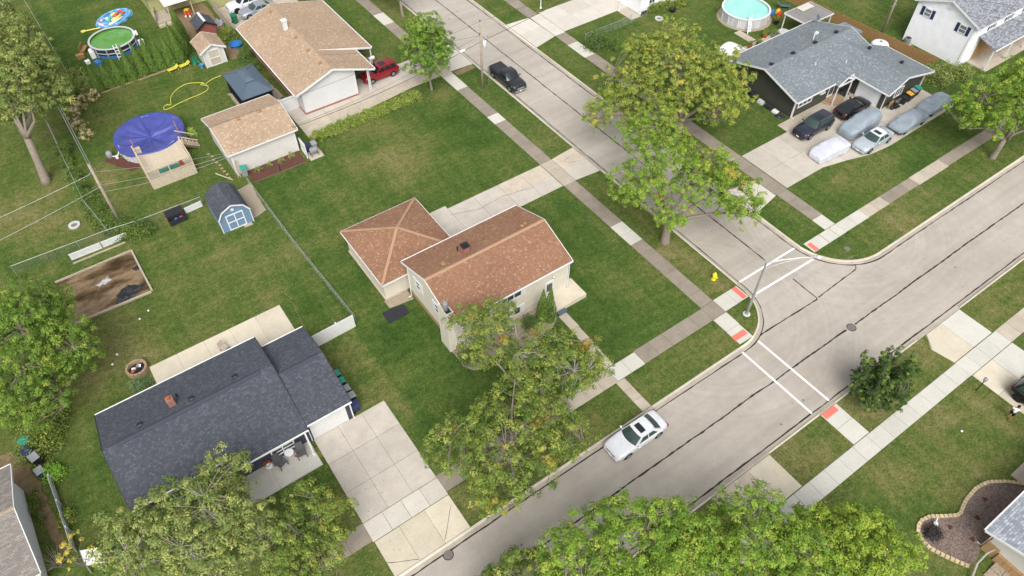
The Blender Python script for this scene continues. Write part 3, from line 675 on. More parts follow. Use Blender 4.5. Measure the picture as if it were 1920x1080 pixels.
def roof_vent(parent, x, y, z, mat='metal_dark', s=.3):
    MB().box(x - s / 2, y - s / 2, z - .1, x + s / 2, y + s / 2, z + .1).add([(x - s * .7, y - s * .7, z + .1), (x + s * .7, y - s * .7, z + .1), (x + s * .7, y + s * .7, z + .1), (x - s * .7, y + s * .7, z + .1), (x - s * .4, y - s * .4, z + .17), (x + s * .4, y - s * .4, z + .17), (x + s * .4, y + s * .4, z + .17), (x - s * .4, y + s * .4, z + .17)], [(0, 1, 5, 4), (1, 2, 6, 5), (2, 3, 7, 6), (3, 0, 4, 7), (4, 5, 6, 7), (3, 2, 1, 0)]).build('roof_vent', M[mat], parent)
def pipe_vent(parent, x, y, z0, z1, r=.05, mat='metal_dark'): MB().tube([(x, y, z0), (x, y, z1)], r, 8).build('vent_pipe', M[mat], parent)
def downspout(parent, x, y, z1, f='S', mat='trim_white', z0=.05):
    n = FACE[f][1]; MB().bar((x + n.x * .04, y + n.y * .04, z0), (x + n.x * .04, y + n.y * .04, z1), .07, .07).bar((x + n.x * .04, y + n.y * .04, z0 + .02), (x + n.x * .35, y + n.y * .35, z0), .07, .06).build('downspout', M[mat], parent)
# ------------------------------------------------------------------ house with the brown roof, centre of the scene
h = thing('house', 'cream split-level house with brown shingled roof beside the corner lawn', 'house', (22.2, 35.6, 0))
walls_x(h, 16.45, 28.05, 31.8, 39.5, 4.2, 4.2, 35.6, 5.65, 'siding_cream', .9)
MB().box(16.56, 31.9, 0, 27.95, 39.4, .9).build('foundation_wall', M['siding_tan'], h)
MB().box(17.4, 31.78, 0, 28.06, 31.95, .95).build('wall', M['siding_cream'], h)
R1, R2 = gable_x(h, 16.18, 28.2, 31.45, 39.78, 4.28, 4.28, 35.62, 5.85, 'roof_brown', cap='ridge_brown', capw=.17)
# brick chimney and vents
ch = MB().box(20.45, 36.35, 5.2, 20.98, 36.85, 6.2).build('chimney', M['brick_red'], R2); MB().box(20.38, 36.28, 6.2, 21.05, 36.92, 6.3).box(20.55, 36.45, 6.3, 20.88, 36.75, 6.42).build('chimney_cap', M['metal_dark'], R2)
pipe_vent(R2, 20.35, 37.3, 5.1, 5.75, .06); roof_vent(R2, 18.4, 36.35, 5.6, 'wood_brown', .26); roof_vent(R2, 26.2, 36.1, 5.72, 'wood_brown', .22); roof_vent(R2, 26.6, 36.2, 5.7, 'wood_brown', .2)
pipe_vent(R2, 25.3, 38.4, 4.6, 4.98, .05, 'wood_brown')
# flue chase on the west wall
c_ = MB()
for a in ((16.0, 32.08, 0, 16.64, 33.46, 4.75), (16.0, 32.08, 4.75, 16.05, 33.46, 5.02), (16.59, 32.08, 4.75, 16.64, 33.46, 5.02), (16.05, 32.08, 4.75, 16.59, 32.13, 5.02), (16.05, 33.41, 4.75, 16.59, 33.46, 5.02)): c_.box(*a)
chs = c_.build('flue_chase', M['siding_cream'], h)
MB().box(16.05, 32.13, 4.755, 16.59, 33.41, 4.79).build('chase_shade', M['tarp_black'], chs)  # black sheet painting in the shade inside the open chase
MB().lathe([(.17, 4.7), (.17, 5.25), (.24, 5.27), (.24, 5.5), (.18, 5.62), (.05, 5.66)], 16, (16.34, 32.75, 0)).build('flue', M['metal_grey'], chs, smooth=40)
for x, y in ((15.99, 32.07), (15.99, 33.42), (16.6, 32.07)): MB().box(x, y, .02, x + .07, y + .06, 5.04).build('corner_trim', M['trim_white'], chs)
# hipped garage
walls_y(h, 14.35, 21.6, 40.25, 47.4, 2.55, 2.55, 17.97, 2.56, 'siding_cream')
x0, x1, y0, y1, ze, pk = 14.05, 21.9, 39.72, 47.72, 2.62, (17.97, 43.74, 4.1)
for tri in ([(x0, y0, ze), (x1, y0, ze), pk], [(x1, y0, ze), (x1, y1, ze), pk], [(x1, y1, ze), (x0, y1, ze), pk], [(x0, y1, ze), (x0, y0, ze), pk]):
    MB().slab(tri, .1).build('garage_roof', M['roof_brown'], h)
for cx, cy in ((x0, y0), (x1, y0), (x1, y1), (x0, y1)): MB().bar((cx, cy, ze + .03), (pk[0], pk[1], pk[2] + .03), .26, .05).build('hip_cap', M['ridge_brown'], h)
for a, b in (((x0, y0 - .03, ze - .1), (x1, y0 - .03, ze - .1)), ((x0 - .03, y0, ze - .1), (x0 - .03, y1, ze - .1)), ((x0, y1 + .03, ze - .1), (x1, y1 + .03, ze - .1)), ((x1 + .03, y0, ze - .1), (x1 + .03, y1, ze - .1))): MB().bar(a, b, .05, .16).build('fascia', M['trim_white'], h)
roof_vent(h, 17.1, 44.6, 3.75, 'wood_brown', .24)
MB().box(14.25, 40.15, 0, 14.36, 47.5, .14).box(14.36, 40.15, 0, 16.5, 40.24, .14).build('foundation', M['slab_mid'], h)
# openings
window(h, 'S', (21.95, 31.8, 2.9), 2.3, 1.12, 3, 1, shutters='trim_white'); window(h, 'S', (21.95, 31.8, .6), 2.1, .98, 3, 1, shutters='trim_white'); window(h, 'S', (18.6, 31.8, 2.9), 1.3, 1.1, 2, 1, shutters='trim_white')
window(h, 'W', (16.45, 37.6, 2.45), .8, 1.15, 1, 2, shutters='trim_white', sw=.3); window(h, 'W', (16.45, 34.5, 2.45), .8, 1.15, 1, 2, shutters='trim_white', sw=.3)
dr = MB(); fbox(dr, 'S', (26.05, 31.8, .47), -.5, .5, 0, 2.15, -.02, .05); dr = dr.build('door', M['trim_white'], h)
mb = MB(); fbox(mb, 'S', (26.05, 31.8, .47), -.3, .3, .95, 1.9, .05, .062); mb.build('pane', M['window_pane'], dr)
mb = MB(); fbox(mb, 'S', (26.05, 31.8, .47), .36, .41, .95, 1.05, .05, .1); mb.build('handle', M['chrome'], dr)
MB().lathe([(.05, 2.95), (.09, 3.0), (.09, 3.16), (.03, 3.22)], 10, (26.4, 31.68, 0)).build('wall_lamp', M['chrome'], h)
st = MB().box(25.2, 30.22, -.05, 29.08, 31.79, .45).box(28.07, 31.79, -.05, 29.08, 32.5, .448).build('stoop', M['drive_cream'], h)
MB().box(25.75, 29.82, 0, 26.65, 30.21, .24).build('step', M['metal_slate'], st)
for x, y, f in ((28.06, 31.7, 'E'), (16.45, 39.3, 'W'), (17.2, 31.8, 'S')): downspout(h, x, y, 4.2, f)
for x in (16.44, 28.0): MB().box(x, 31.78, .9, x + .08, 31.86, 4.2).build('corner_trim', M['trim_white'], h)
# ------------------------------------------------------------------ house with the dark slate-blue roof
h = thing('house', 'navy ranch house with charcoal blue shingles and attached garage', 'house', (-2, 35.5, 0))
walls_x(h, -9.2, 2.7, 31.9, 40.25, 2.75, 2.7, 36.0, 4.25, 'siding_navy')
MB().box(-3.0, 31.25, 0, 2.72, 31.89, 2.45).build('wall', M['siding_navy'], h)
k = (4.5 - 2.9) / (36.0 - 31.55)
RA = MB().slab([(-9.55, 31.55, 2.9), (-3.1, 31.55, 2.9), (-3.1, 36.0, 4.5), (-9.55, 36.0, 4.5)], .11).build('roof', M['roof_navy'], h)
RB = MB().slab([(-3.1, 30.62, 4.5 - k * 5.38), (2.93, 30.62, 4.5 - k * 5.38), (2.93, 36.0, 4.5), (-3.1, 36.0, 4.5)], .11).build('roof', M['roof_navy'], h)
RC = MB().slab([(2.93, 40.62, 2.88), (-9.55, 40.62, 2.88), (-9.55, 36.0, 4.5), (2.93, 36.0, 4.5)], .11).build('roof', M['roof_navy'], h)
MB().slab([(-8.6, 35.78, 4.46), (2.0, 35.78, 4.46), (2.0, 36.0, 4.56), (-8.6, 36.0, 4.56)], .05).slab([(2.0, 36.22, 4.46), (-8.6, 36.22, 4.46), (-8.6, 36.0, 4.56), (2.0, 36.0, 4.56)], .05).build('ridge_vent', M['ridge_navy'], RC)
zf = 4.5 - k * 5.38
trim(h, 'gutter', 'gutter_white', ((-9.55, 31.48, 2.83), (-3.1, 31.48, 2.83), .1, .1), ((-3.1, 30.55, zf - .07), (2.93, 30.55, zf - .07), .1, .1), ((-9.55, 40.69, 2.81), (2.93, 40.69, 2.81), .1, .1))
trim(h, 'fascia', 'metal_dark', ((-9.58, 31.55, 2.8), (-9.58, 36, 4.4), .05, .2), ((-9.58, 40.62, 2.78), (-9.58, 36, 4.4), .05, .2), ((2.96, 30.62, zf - .1), (2.96, 36, 4.4), .05, .2), ((2.96, 40.62, 2.78), (2.96, 36, 4.4), .05, .2), ((-3.13, 30.62, zf - .1), (-3.13, 31.5, zf + .2), .05, .2))
ch = MB().box(-4.65, 37.0, 3.9, -4.15, 37.5, 4.85).build('chimney', M['brick_red'], RC); MB().lathe([(.13, 4.85), (.13, 5.05)], 10, (-4.4, 37.25, 0)).build('chimney_pot', M['terracotta'], RC)
for x in (.2, -3.1, -6.85): roof_vent(RC, x, 36.75, 4.28, 'metal_dark', .26)
pipe_vent(RC, -3.9, 37.9, 3.8, 4.25, .05)
walls_x(h, 2.72, 6.5, 31.2, 39.2, 2.55, 2.55, 35.2, 3.85, 'siding_navy')
G1 = MB().slab([(2.96, 30.88, 2.68), (6.6, 30.88, 2.68), (6.6, 35.2, 4.08), (2.96, 35.2, 4.08)], .1).build('garage_roof', M['roof_navy'], h)
G2 = MB().slab([(6.6, 39.52, 2.68), (2.96, 39.52, 2.68), (2.96, 35.2, 4.08), (6.6, 35.2, 4.08)], .1).build('garage_roof', M['roof_navy'], h)
MB().slab([(3.3, 34.98, 4.04), (6.2, 34.98, 4.04), (6.2, 35.2, 4.14), (3.3, 35.2, 4.14)], .05).slab([(6.2, 35.42, 4.04), (3.3, 35.42, 4.04), (3.3, 35.2, 4.14), (6.2, 35.2, 4.14)], .05).build('ridge_vent', M['ridge_navy'], G2)
trim(h, 'gutter', 'gutter_white', ((2.98, 30.81, 2.61), (6.6, 30.81, 2.61), .1, .1), ((2.98, 39.59, 2.61), (6.6, 39.59, 2.61), .1, .1)); trim(h, 'fascia', 'metal_dark', ((6.63, 30.88, 2.58), (6.63, 35.2, 3.98), .05, .18), ((6.63, 39.52, 2.58), (6.63, 35.2, 3.98), .05, .18))
garage_door(h, 'S', (4.6, 31.2, 0), 2.75, 2.05)
for a in ((6.43, 31.14, 0, 6.53, 31.22, 2.55), (2.93, 31.13, 0, 3.0, 31.2, 2.5)): MB().box(*a).build('corner_trim', M['trim_white'], h)
window(h, 'S', (.8, 31.25, .42), 1.85, 1.0, 2, 2, fw=.12); window(h, 'S', (-6.2, 31.9, .9), 1.7, 1.1, 2, 1)
pch = MB().box(-3.42, 28.85, -.05, -.6, 31.24, .1).box(-.59, 28.85, -.05, 2.74, 31.24, .1).build('porch', M['slab_new'], h)
for x in (2.55, -3.2): MB().bar((x, 29.95, .1), (x + .05, 30.55, zf - .1), .12, .12).box(x - .1, 29.85, .1, x + .1, 30.05, .22).build('porch_post', M['trim_white'], h)
downspout(h, 6.5, 31.3, 2.6, 'S')
# ------------------------------------------------------------------ long house with the tan roof
h = thing('house', 'long white ranch house with tan shingled roof beside the red SUV', 'house', (24, 78, 0))
walls_y(h, 20.1, 26.63, 69.5, 86.1, 2.7, 3.5, 24.0, 4.4, 'siding_white', .2)
MB().box(20.02, 69.42, 0, 26.7, 86.2, .2).build('foundation_wall', M['brick_red'], h)
MB().box(20.06, 71.3, .2, 20.11, 86.12, 2.2).build('brick_wall', M['brick_red'], h)
MB().box(26.63, 74.5, 0, 28.8, 86.1, 2.9).build('wall', M['siding_white'], h)
MB().slab([(19.3, 86.4, 3.0), (19.3, 69.05, 3.0), (24.1, 69.05, 4.65), (24.1, 86.4, 4.65)], .1).build('roof', M['roof_tan'], h)
RE = MB().slab([(28.95, 68.85, 3.0), (28.95, 73.75, 3.0), (24.1, 73.75, 4.65), (24.1, 69.05, 4.65)], .1).build('roof', M['roof_tan'], h)
MB().slab([(31.0, 73.7, 2.62), (31.0, 87.2, 2.62), (24.1, 86.4, 4.66), (24.1, 73.7, 4.66)], .1).build('roof', M['roof_tan'], h)
trim(h, 'fascia', 'trim_white', ((19.3, 69.02, 2.9), (24.1, 69.02, 4.55), .05, .22), ((28.95, 68.82, 2.9), (24.1, 69.02, 4.55), .05, .22), ((31.0, 73.67, 2.5), (24.6, 73.67, 4.4), .05, .22), ((19.3, 86.43, 2.9), (24.1, 86.43, 4.55), .05, .2), ((31, 87.2, 2.52), (24.1, 86.43, 4.55), .05, .2))
trim(h, 'gutter', 'gutter_white', ((19.23, 69.05, 2.93), (19.23, 86.4, 2.93), .1, .1), ((29.02, 68.9, 2.93), (29.02, 73.6, 2.93), .1, .1), ((31.07, 73.7, 2.55), (31.07, 87.2, 2.55), .1, .1))
ch = MB().box(23.15, 79.95, 4.2, 23.65, 80.45, 5.5).build('chimney', M['siding_white'], RE); MB().box(23.08, 79.88, 5.5, 23.72, 80.52, 5.58).build('chimney_cap', M['trim_white'], RE)
for y in (77.6, 84.85, 74.3, 71.1, 81.3): roof_vent(RE, 23.55, y, 4.48, 'wood_brown', .28)
for x, y in ((28.25, 69.55), (30.9, 73.95)): MB().bar((x, y, 0), (x, y, 2.95 if x < 29 else 2.55), .12, .12).build('carport_post', M['trim_white'], h)
MB().bar((28.25, 69.5, 2.85), (28.9, 69.2, 2.9), .1, .1).bar((28.45, 69.55, 0), (28.4, 69.5, 2.85), .08, .08).build('downspout', M['trim_white'], h)
window(h, 'W', (20.06, 83.5, .8), 1.2, 1.1, 2, 1); window(h, 'W', (20.06, 78, .8), 1.2, 1.1, 2, 1)
MB().box(26.6, 69.44, .2, 26.7, 69.54, 3.4).build('corner_trim', M['trim_white'], h)
# garage behind it
h = thing('garage', 'detached grey-white garage with tan shingled roof by the mulch bed', 'garage', (13.3, 67.6, 0))
walls_x(h, 9.8, 16.75, 64.1, 71.1, 2.65, 2.65, 67.6, 3.65, 'siding_grey')
RS, RN = gable_x(h, 9.48, 17.12, 63.85, 71.42, 2.8, 2.8, 67.65, 3.92, 'roof_tan')
for x in (12.4, 14.7): roof_vent(RS, x, 67.5, 3.88, 'wood_brown', .3)
MB().box(9.78, 64.05, 0, 9.86, 64.12, 2.65).build('corner_trim', M['trim_white'], h); MB().box(16.7, 64.05, 0, 16.78, 64.12, 2.65).build('corner_trim', M['trim_white'], h)
garage_door(h, 'E', (16.75, 67.6, 0), 4.2, 2.1)
downspout(h, 9.9, 64.1, 2.6, 'S')
# ------------------------------------------------------------------ house with the grey roof and the crowded driveway
h = thing('house', 'charcoal ranch house with mottled grey roof behind the crowded driveway', 'house', (71, 41, 0))
walls_x(h, 64.2, 77.8, 37.35, 46.5, 2.65, 2.65, 41.85, 4.05, 'siding_charcoal')
RS, RN = gable_x(h, 63.35, 78.25, 36.6, 47.05, 2.8, 2.8, 41.8, 4.32, 'roof_grey')
walls_y(h, 73.7, 80.9, 32.5, 38.5, 2.5, 2.5, 75.5, 3.75, 'siding_charcoal')
MB().slab([(72.75, 36.6, 2.7), (72.75, 31.75, 2.7), (75.5, 31.75, 3.98), (75.5, 40.6, 3.98), (74.5, 40.0, 3.52)], .1).build('roof', M['roof_grey'], h)
MB().slab([(80.95, 31.75, 2.68), (80.95, 38.0, 2.68), (75.5, 40.6, 3.98), (75.5, 31.75, 3.98)], .1).build('roof', M['roof_grey'], h)
MB().slab([(80.95, 38.0, 2.68), (78.0, 38.4, 3.3), (75.5, 40.6, 3.98)], .08).build('roof', M['roof_grey'], h)
trim(h, 'fascia', 'trim_white', ((72.75, 31.72, 2.6), (75.5, 31.72, 3.88), .05, .22), ((80.95, 31.72, 2.58), (75.5, 31.72, 3.88), .05, .22)); trim(h, 'gutter', 'gutter_white', ((72.68, 31.75, 2.63), (72.68, 36.5, 2.63), .1, .12), ((81.02, 31.75, 2.6), (81.02, 38, 2.6), .1, .1))
# entrance gable
MB().slab([(69.55, 38.4, 2.72), (69.55, 36.05, 2.72), (70.95, 36.05, 3.4), (70.95, 39.0, 3.4)], .08).build('entry_roof', M['roof_grey'], h); MB().slab([(72.35, 36.05, 2.72), (72.35, 38.4, 2.72), (70.95, 39.0, 3.4), (70.95, 36.05, 3.4)], .08).build('entry_roof', M['roof_grey'], h)
trim(h, 'fascia', 'trim_white', ((69.55, 36.02, 2.66), (70.95, 36.02, 3.34), .05, .24), ((72.35, 36.02, 2.66), (70.95, 36.02, 3.34), .05, .24), ((69.6, 36.06, 2.6), (72.3, 36.06, 2.6), .06, .2))
for x in (69.75, 72.2): MB().bar((x, 36.15, 0), (x, 36.15, 2.6), .1, .1).build('porch_post', M['trim_white'], h)
# low addition on the far side
MB().box(77.8, 42.2, 0, 81.2, 44.4, 2.4).build('wall', M['siding_charcoal'], h); MB().slab([(77.9, 41.9, 2.95), (81.55, 41.9, 2.6), (81.55, 44.65, 2.6), (77.9, 44.65, 2.95)], .1).build('roof', M['roof_grey'], h)
for x, y in ((64.1, 41.95), (67.8, 42.05), (71.6, 42.1), (75.4, 42.15)): roof_vent(RN, x + .5, y, 4.32, 'metal_dark', .34)
for x, y, z in ((77.2, 38.2, 3.78), (78.1, 34.4, 3.5)): roof_vent(RS, x, y, z, 'metal_dark', .3)
MB().tube([(73.0, 43.0, 3.9), (73.0, 43.0, 4.6), (73.2, 43.0, 4.75)], .07, 8).box(73.1, 42.85, 4.6, 73.45, 43.15, 4.8).build('vent_pipe', M['trim_white'], RN); pipe_vent(RS, 69.4, 39.6, 3.6, 3.95, .06, 'trim_white'); pipe_vent(RS, 73.2, 38.2, 3.2, 3.6, .06, 'trim_white')
window(h, 'S', (66.05, 37.35, 1.0), 2.35, .72, 3, 1, fw=.14); 
mb = MB(); fbox(mb, 'S', (68.7, 37.35, 1.5), -.4, .4, 0, .24, -.02, .3); mb.build('window_box', M['trim_white'], h)
dr = MB(); fbox(dr, 'S', (70.65, 37.35, .28), -.5, .5, 0, 2.05, -.02, .05); dr = dr.build('door', M['trim_white'], h); mb = MB(); fbox(mb, 'S', (70.65, 37.35, .28), -.36, .36, .3, 1.85, .05, .06); mb.build('pane', M['window_pane'], dr)
stp = MB()
for k_, (r_, z_) in enumerate(((1.55, .1), (1.15, .2), (.8, .28))):
    pts = [(70.9 + r_ * math.cos(a), 37.3 + r_ * math.sin(a)) for a in np.linspace(-PI, 0, 15)]; MB().prism(pts, -.05 + .1 * k_, z_).build('step', M['brick_buff'], h)
garage_door(h, 'W', (73.7, 34.55, 0), 2.75, 2.15, mat='siding_brightwhite')
window(h, 'S', (76.2, 32.5, .8), 1.45, 1.25, 3, 1, fw=.11)
for a in ((73.68, 32.45, 0, 73.78, 32.52, 2.5), (80.85, 32.45, 0, 80.93, 32.52, 2.5), (64.15, 37.3, 0, 64.28, 37.37, 2.65)): MB().box(*a).build('corner_trim', M['trim_white'], h)
downspout(h, 64.35, 37.35, 2.7, 'S'); downspout(h, 80.7, 32.5, 2.5, 'S')
# ------------------------------------------------------------------ two-storey white house
h = thing('house', 'white two-storey house with grey roof and navy shutters behind a fence', 'house', (97, 36.3, 0))
walls_x(h, 88.5, 108, 32.5, 40.2, 5.15, 5.15, 36.3, 6.7, 'siding_brightwhite')
gable_x(h, 88.15, 108.3, 31.95, 40.6, 5.3, 5.3, 36.3, 6.95, 'roof_slate')
MB().slab([(90.2, 30.0, 2.85), (108, 30.0, 2.85), (108, 32.55, 3.55), (90.2, 32.55, 3.55)], .1).build('porch_roof', M['roof_slate'], h); trim(h, 'gutter', 'gutter_white', ((90.2, 29.93, 2.78), (108, 29.93, 2.78), .1, .12))
for x in (90.4, 94.5, 98.6): MB().bar((x, 30.2, 0), (x, 30.2, 2.75), .14, .14).build('porch_post', M['trim_white'], h)
MB().box(91.0, 32.4, 0, 108, 32.49, 2.8).build('brick_wall', M['brick_tan'], h)
MB().box(90.3, 29.9, -.05, 107, 32.4, .15).build('porch', M['slab_mid'], h)
window(h, 'W', (88.5, 38.6, 3.8), .95, 1.0, 1, 2, pane='window_dim', shutters='plastic_navy'); window(h, 'W', (88.5, 33.95, 3.8), .95, 1.0, 1, 2, pane='window_dim', shutters='plastic_navy')
for x in (92.4, 96, 99.8): window(h, 'S', (x, 32.5, 3.75), 1.1, 1.0, 2, 1, pane='window_pane', shutters='plastic_navy', sw=.25)
MB().lathe([(.02, 0), (.3, 0), (.3, .05), (.02, .05)], 20).build('gable_vent', M['trim_white'], h, local=True).matrix_local = Matrix.Translation(Vector((88.45 - 97, 0, 6.0))) @ Matrix.Rotation(-PI / 2, 4, 'Y')
downspout(h, 88.5, 32.7, 5.1, 'W')
# ------------------------------------------------------------------ houses cut by the frame
h = thing('house', 'white walled house with taupe shingled roof beyond the dirt path', 'house', (-20, 35.4, 0))
walls_x(h, -26, -16.1, 31.2, 39.6, 2.65, 2.65, 35.4, 4.0, 'siding_brightwhite'); gable_x(h, -26.5, -15.55, 30.8, 40.05, 2.8, 2.8, 35.4, 4.25, 'roof_taupe', cap='gravel_tan', capw=.2)
h = thing('house', 'house corner with silver-grey shingles and white gutter beside the flower bed', 'house', (42, -6.5, 0))
walls_x(h, 37.2, 52, -11, -3.1, 2.65, 2.65, -6.9, 3.9, 'siding_grey'); gable_x(h, 36.45, 52.5, -11.4, -2.43, 2.8, 2.8, -6.9, 4.2, 'roof_silver', rake='gutter_white')
MB().box(37.1, -3.9, 0, 37.19, -3.05, 1.2).box(37.19, -3.09, 0, 42, -3.0, 1.2).build('brick_wall', M['brick_tan'], h)
for i in range(5): MB().box(37.0 - .02 - i * .0 , -4.5 - i * .55, 0, 37.18 , -3.97 - i * .55, .9).build('brick_wall', M['brick_tan'], h)
downspout(h, 37.3, -3.02, 2.6, 'N')
for i in range(4):
    for j in range(2): MB().box(35.6 + .75 * j, -7.2 + i * .75, -.05, 36.32 + .75 * j, -6.48 + i * .75, .1 + .06 * j).build('stone_step', M['gravel_tan'], h)
h = thing('house', 'bright white house end at the top edge behind the pale driveway', 'house', (72, 69, 0))
walls_x(h, 65.4, 82, 64.0, 74, 2.8, 2.8, 69, 4.4, 'siding_brightwhite'); gable_x(h, 65.0, 82.4, 63.6, 74.4, 2.95, 2.95, 69, 4.7, 'roof_slate')
window(h, 'S', (67.3, 64.0, 1.0), 1.1, .7, 2, 1); mb = MB(); fbox(mb, 'S', (65.9, 64.0, .05), -.3, .6, 0, .3, 0, .25); mb.build('window_well', M['metal_dark'], h)
h = thing('house', 'olive sided house at the top edge beside the white SUV', 'house', (20, 103, 0))
walls_x(h, 12.6, 19.8, 101.2, 110, 2.7, 2.7, 105.5, 4.2, 'siding_olive'); MB().box(19.9, 98.3, 0, 30, 110, 2.75).build('wall', M['siding_olive'], h); gable_x(h, 12.2, 20.0, 100.8, 110.4, 2.8, 2.8, 105.6, 4.4, 'roof_taupe'); gable_x(h, 20.02, 30.4, 97.9, 110.4, 2.9, 2.9, 104.2, 4.5, 'roof_taupe')
window(h, 'S', (15.4, 101.2, .8), 1.4, 1.2, 2, 1)
# ------------------------------------------------------------------ trees and shrubs
def quad_mesh(name, V, col, mat, parent, off):
    n = len(V) // 4; V = (V - np.array(off)[None]).astype(np.float32)
    me = bpy.data.meshes.new(name); me.vertices.add(4 * n); me.loops.add(4 * n); me.polygons.add(n)
    me.vertices.foreach_set('co', V.ravel()); me.loops.foreach_set('vertex_index', np.arange(4 * n, dtype=np.int32))
    me.polygons.foreach_set('loop_start', np.arange(0, 4 * n, 4, dtype=np.int32)); me.update(calc_edges=True)
    a = me.color_attributes.new('leaf_col', 'FLOAT_COLOR', 'POINT')
    cc = np.ones((4 * n, 4), np.float32); cc[:, :3] = np.repeat(col, 4, 0); a.data.foreach_set('color', cc.ravel())
    me.materials.append(mat); o = bpy.data.objects.new(name, me); return link(o, parent)
def leaves(rs, P, out, size, asp=.62, up=.7, rand=1.0, outw=.5):
    n = len(P); N = rs.normal(size=(n, 3)) * rand; N[:, 2] += up * 1.4; N += out * outw
    N /= np.linalg.norm(N, axis=1)[:, None] + 1e-9
    T = rs.normal(size=(n, 3)); T -= N * (T * N).sum(1)[:, None]; T /= np.linalg.norm(T, axis=1)[:, None] + 1e-9
    B = np.cross(N, T); L = (size * rs.uniform(.6, 1.25, n))[:, None]
    f = N * L * .12
    return np.stack([P - T * L * .5, P + B * L * asp * .5 + f, P + T * L * .5, P - B * L * asp * .5 + f], 1).reshape(-1, 3)
LK = 1.92
def pal(rs, n, palette):
    w = np.array([q[0] for q in palette], float); w /= w.sum(); idx = rs.choice(len(palette), n, p=w)
    return np.array([q[1] for q in palette])[idx] * LK
GREEN = [(4, (.10, .138, .028)), (3, (.135, .17, .035)), (2, (.066, .10, .023)), (1, (.195, .205, .045))]
FRESH = [(4, (.112, .178, .024)), (3, (.145, .21, .030)), (2, (.078, .135, .020)), (1, (.19, .225, .04))]
YELLOW = [(4, (.145, .182, .034)), (3, (.19, .21, .042)), (2.5, (.10, .145, .03)), (.8, (.27, .24, .05))]
OLIVE = [(4, (.125, .155, .045)), (3, (.165, .19, .055)), (2, (.085, .12, .032)), (1, (.215, .225, .07))]
DARK = [(4, (.05, .085, .022)), (3, (.07, .11, .026)), (1, (.10, .14, .03))]
def tree(name, label, base, height, lobes, palette, n=800, per=36, leaf=.21, seed=1, sig=.32, trunk=.22, bark='bark', group=None, lean=(0, 0), fork=.32, patchy=None, twig=.5, cat='tree', hole=.12, minz=1.6):
    rs = np.random.RandomState(seed); base = np.array(base, float)
    if len(base) == 2: base = np.append(base, 0)
    root = thing(name, label, cat, tuple(base), 0, group)
    vol = np.array([(l[3] * l[4] * l[5]) ** .72 for l in lobes]); cnt = (n * vol / vol.sum()).astype(int)
    cl, outd = [], []
    for l, k in zip(lobes, cnt):
        d = rs.normal(size=(k * 2, 3)); d /= np.linalg.norm(d, axis=1)[:, None]
        keep = rs.uniform(size=len(d)) < np.where(d[:, 2] < -.25, .45, 1.0); d = d[keep][:k]
        ph = rs.uniform(0, 6.28, 6)
        lump = 1 + .16 * np.sin(3.1 * d[:, 0] + ph[0]) * np.sin(2.7 * d[:, 1] + ph[1]) + .13 * np.sin(5.3 * d[:, 0] + ph[2]) * np.sin(4.9 * d[:, 2] + ph[3]) + .10 * np.sin(8 * d[:, 1] + ph[4])
        rr = (rs.uniform(.12, 1, len(d)) ** .45 * lump)[:, None]
        cl.append(np.array(l[:3]) + d * rr * np.array(l[3:6])); outd.append(d)
    cl = np.concatenate(cl); outd = np.concatenate(outd)
    # gaps: drop clusters inside a few random holes
    for _ in range(int(10 * hole / .12)):
        c0 = cl[rs.randint(len(cl))] + rs.normal(size=3) * .4; keep = np.linalg.norm(cl - c0, axis=1) > rs.uniform(.5, 1.0); cl, outd = cl[keep], outd[keep]
    keep = cl[:, 2] > minz; cl, outd = cl[keep], outd[keep]
    colc = pal(rs, len(cl), palette)
    if patchy:   # whole sprays that have turned
        pc, k, r0 = patchy
        for _ in range(k):
            c0 = cl[rs.randint(len(cl))]; sel = (np.linalg.norm(cl - c0, axis=1) < r0 * rs.uniform(.5, 1.2)) & (rs.uniform(size=len(cl)) < .75); colc[sel] = colc[sel] * .35 + .65 * np.array(pc) * LK * rs.uniform(.8, 1.1)
    m_ = np.maximum(6, (per * rs.uniform(.6, 1.35, len(cl))).astype(int)); idx = np.repeat(np.arange(len(cl)), m_)
    ax = outd * .55 + rs.normal(size=(len(cl), 3)) * .35; ax[:, 2] += .95; ax /= np.linalg.norm(ax, axis=1)[:, None]   # each spray is a small tuft that turns up to the light
    hd = rs.normal(size=(len(idx), 3)); hd /= np.linalg.norm(hd, axis=1)[:, None]; dt = (hd * ax[idx]).sum(1); hd = np.where((dt < -.15)[:, None], hd - 2 * dt[:, None] * ax[idx], hd)
    sg = sig * rs.uniform(.65, 1.4, len(cl))
    P = cl[idx] + hd * (sg[idx] * rs.uniform(.45, 1.1, len(idx)))[:, None] * np.array([1, 1, .85])
    V = leaves(rs, P, hd * 2.4 + ax[idx] * .6, leaf, up=.25, rand=.55, outw=.8); col = colc[idx] * rs.uniform(.78, 1.22, (len(idx), 1)) * rs.uniform(.94, 1.06, (len(idx), 3))
    quad_mesh('crown', V, col, M['leaf'], root, base)
    # trunk, limbs and twigs
    mb = MB(); top = np.array([base[0] + lean[0], base[1] + lean[1], height * .8]); fk = base + (top - base) * fork
    fk[:2] += rs.normal(size=2) * .1
    mb.tube([base + (0, 0, -.15), base + (fk - base) * .08, base + (fk - base) * .5 + rs.normal(size=3) * .04, fk], [trunk * 1.45, trunk * 1.1, trunk * .9, trunk * .78], 9)
    tips = []
    nl = 9; pick = cl[rs.choice(len(cl), min(len(cl), 60), False)]; chosen = [pick[np.argmax(pick[:, 2])]]
    while len(chosen) < nl:
        dd = np.min([np.linalg.norm(pick - c, axis=1) for c in chosen], axis=0); chosen.append(pick[np.argmax(dd)])
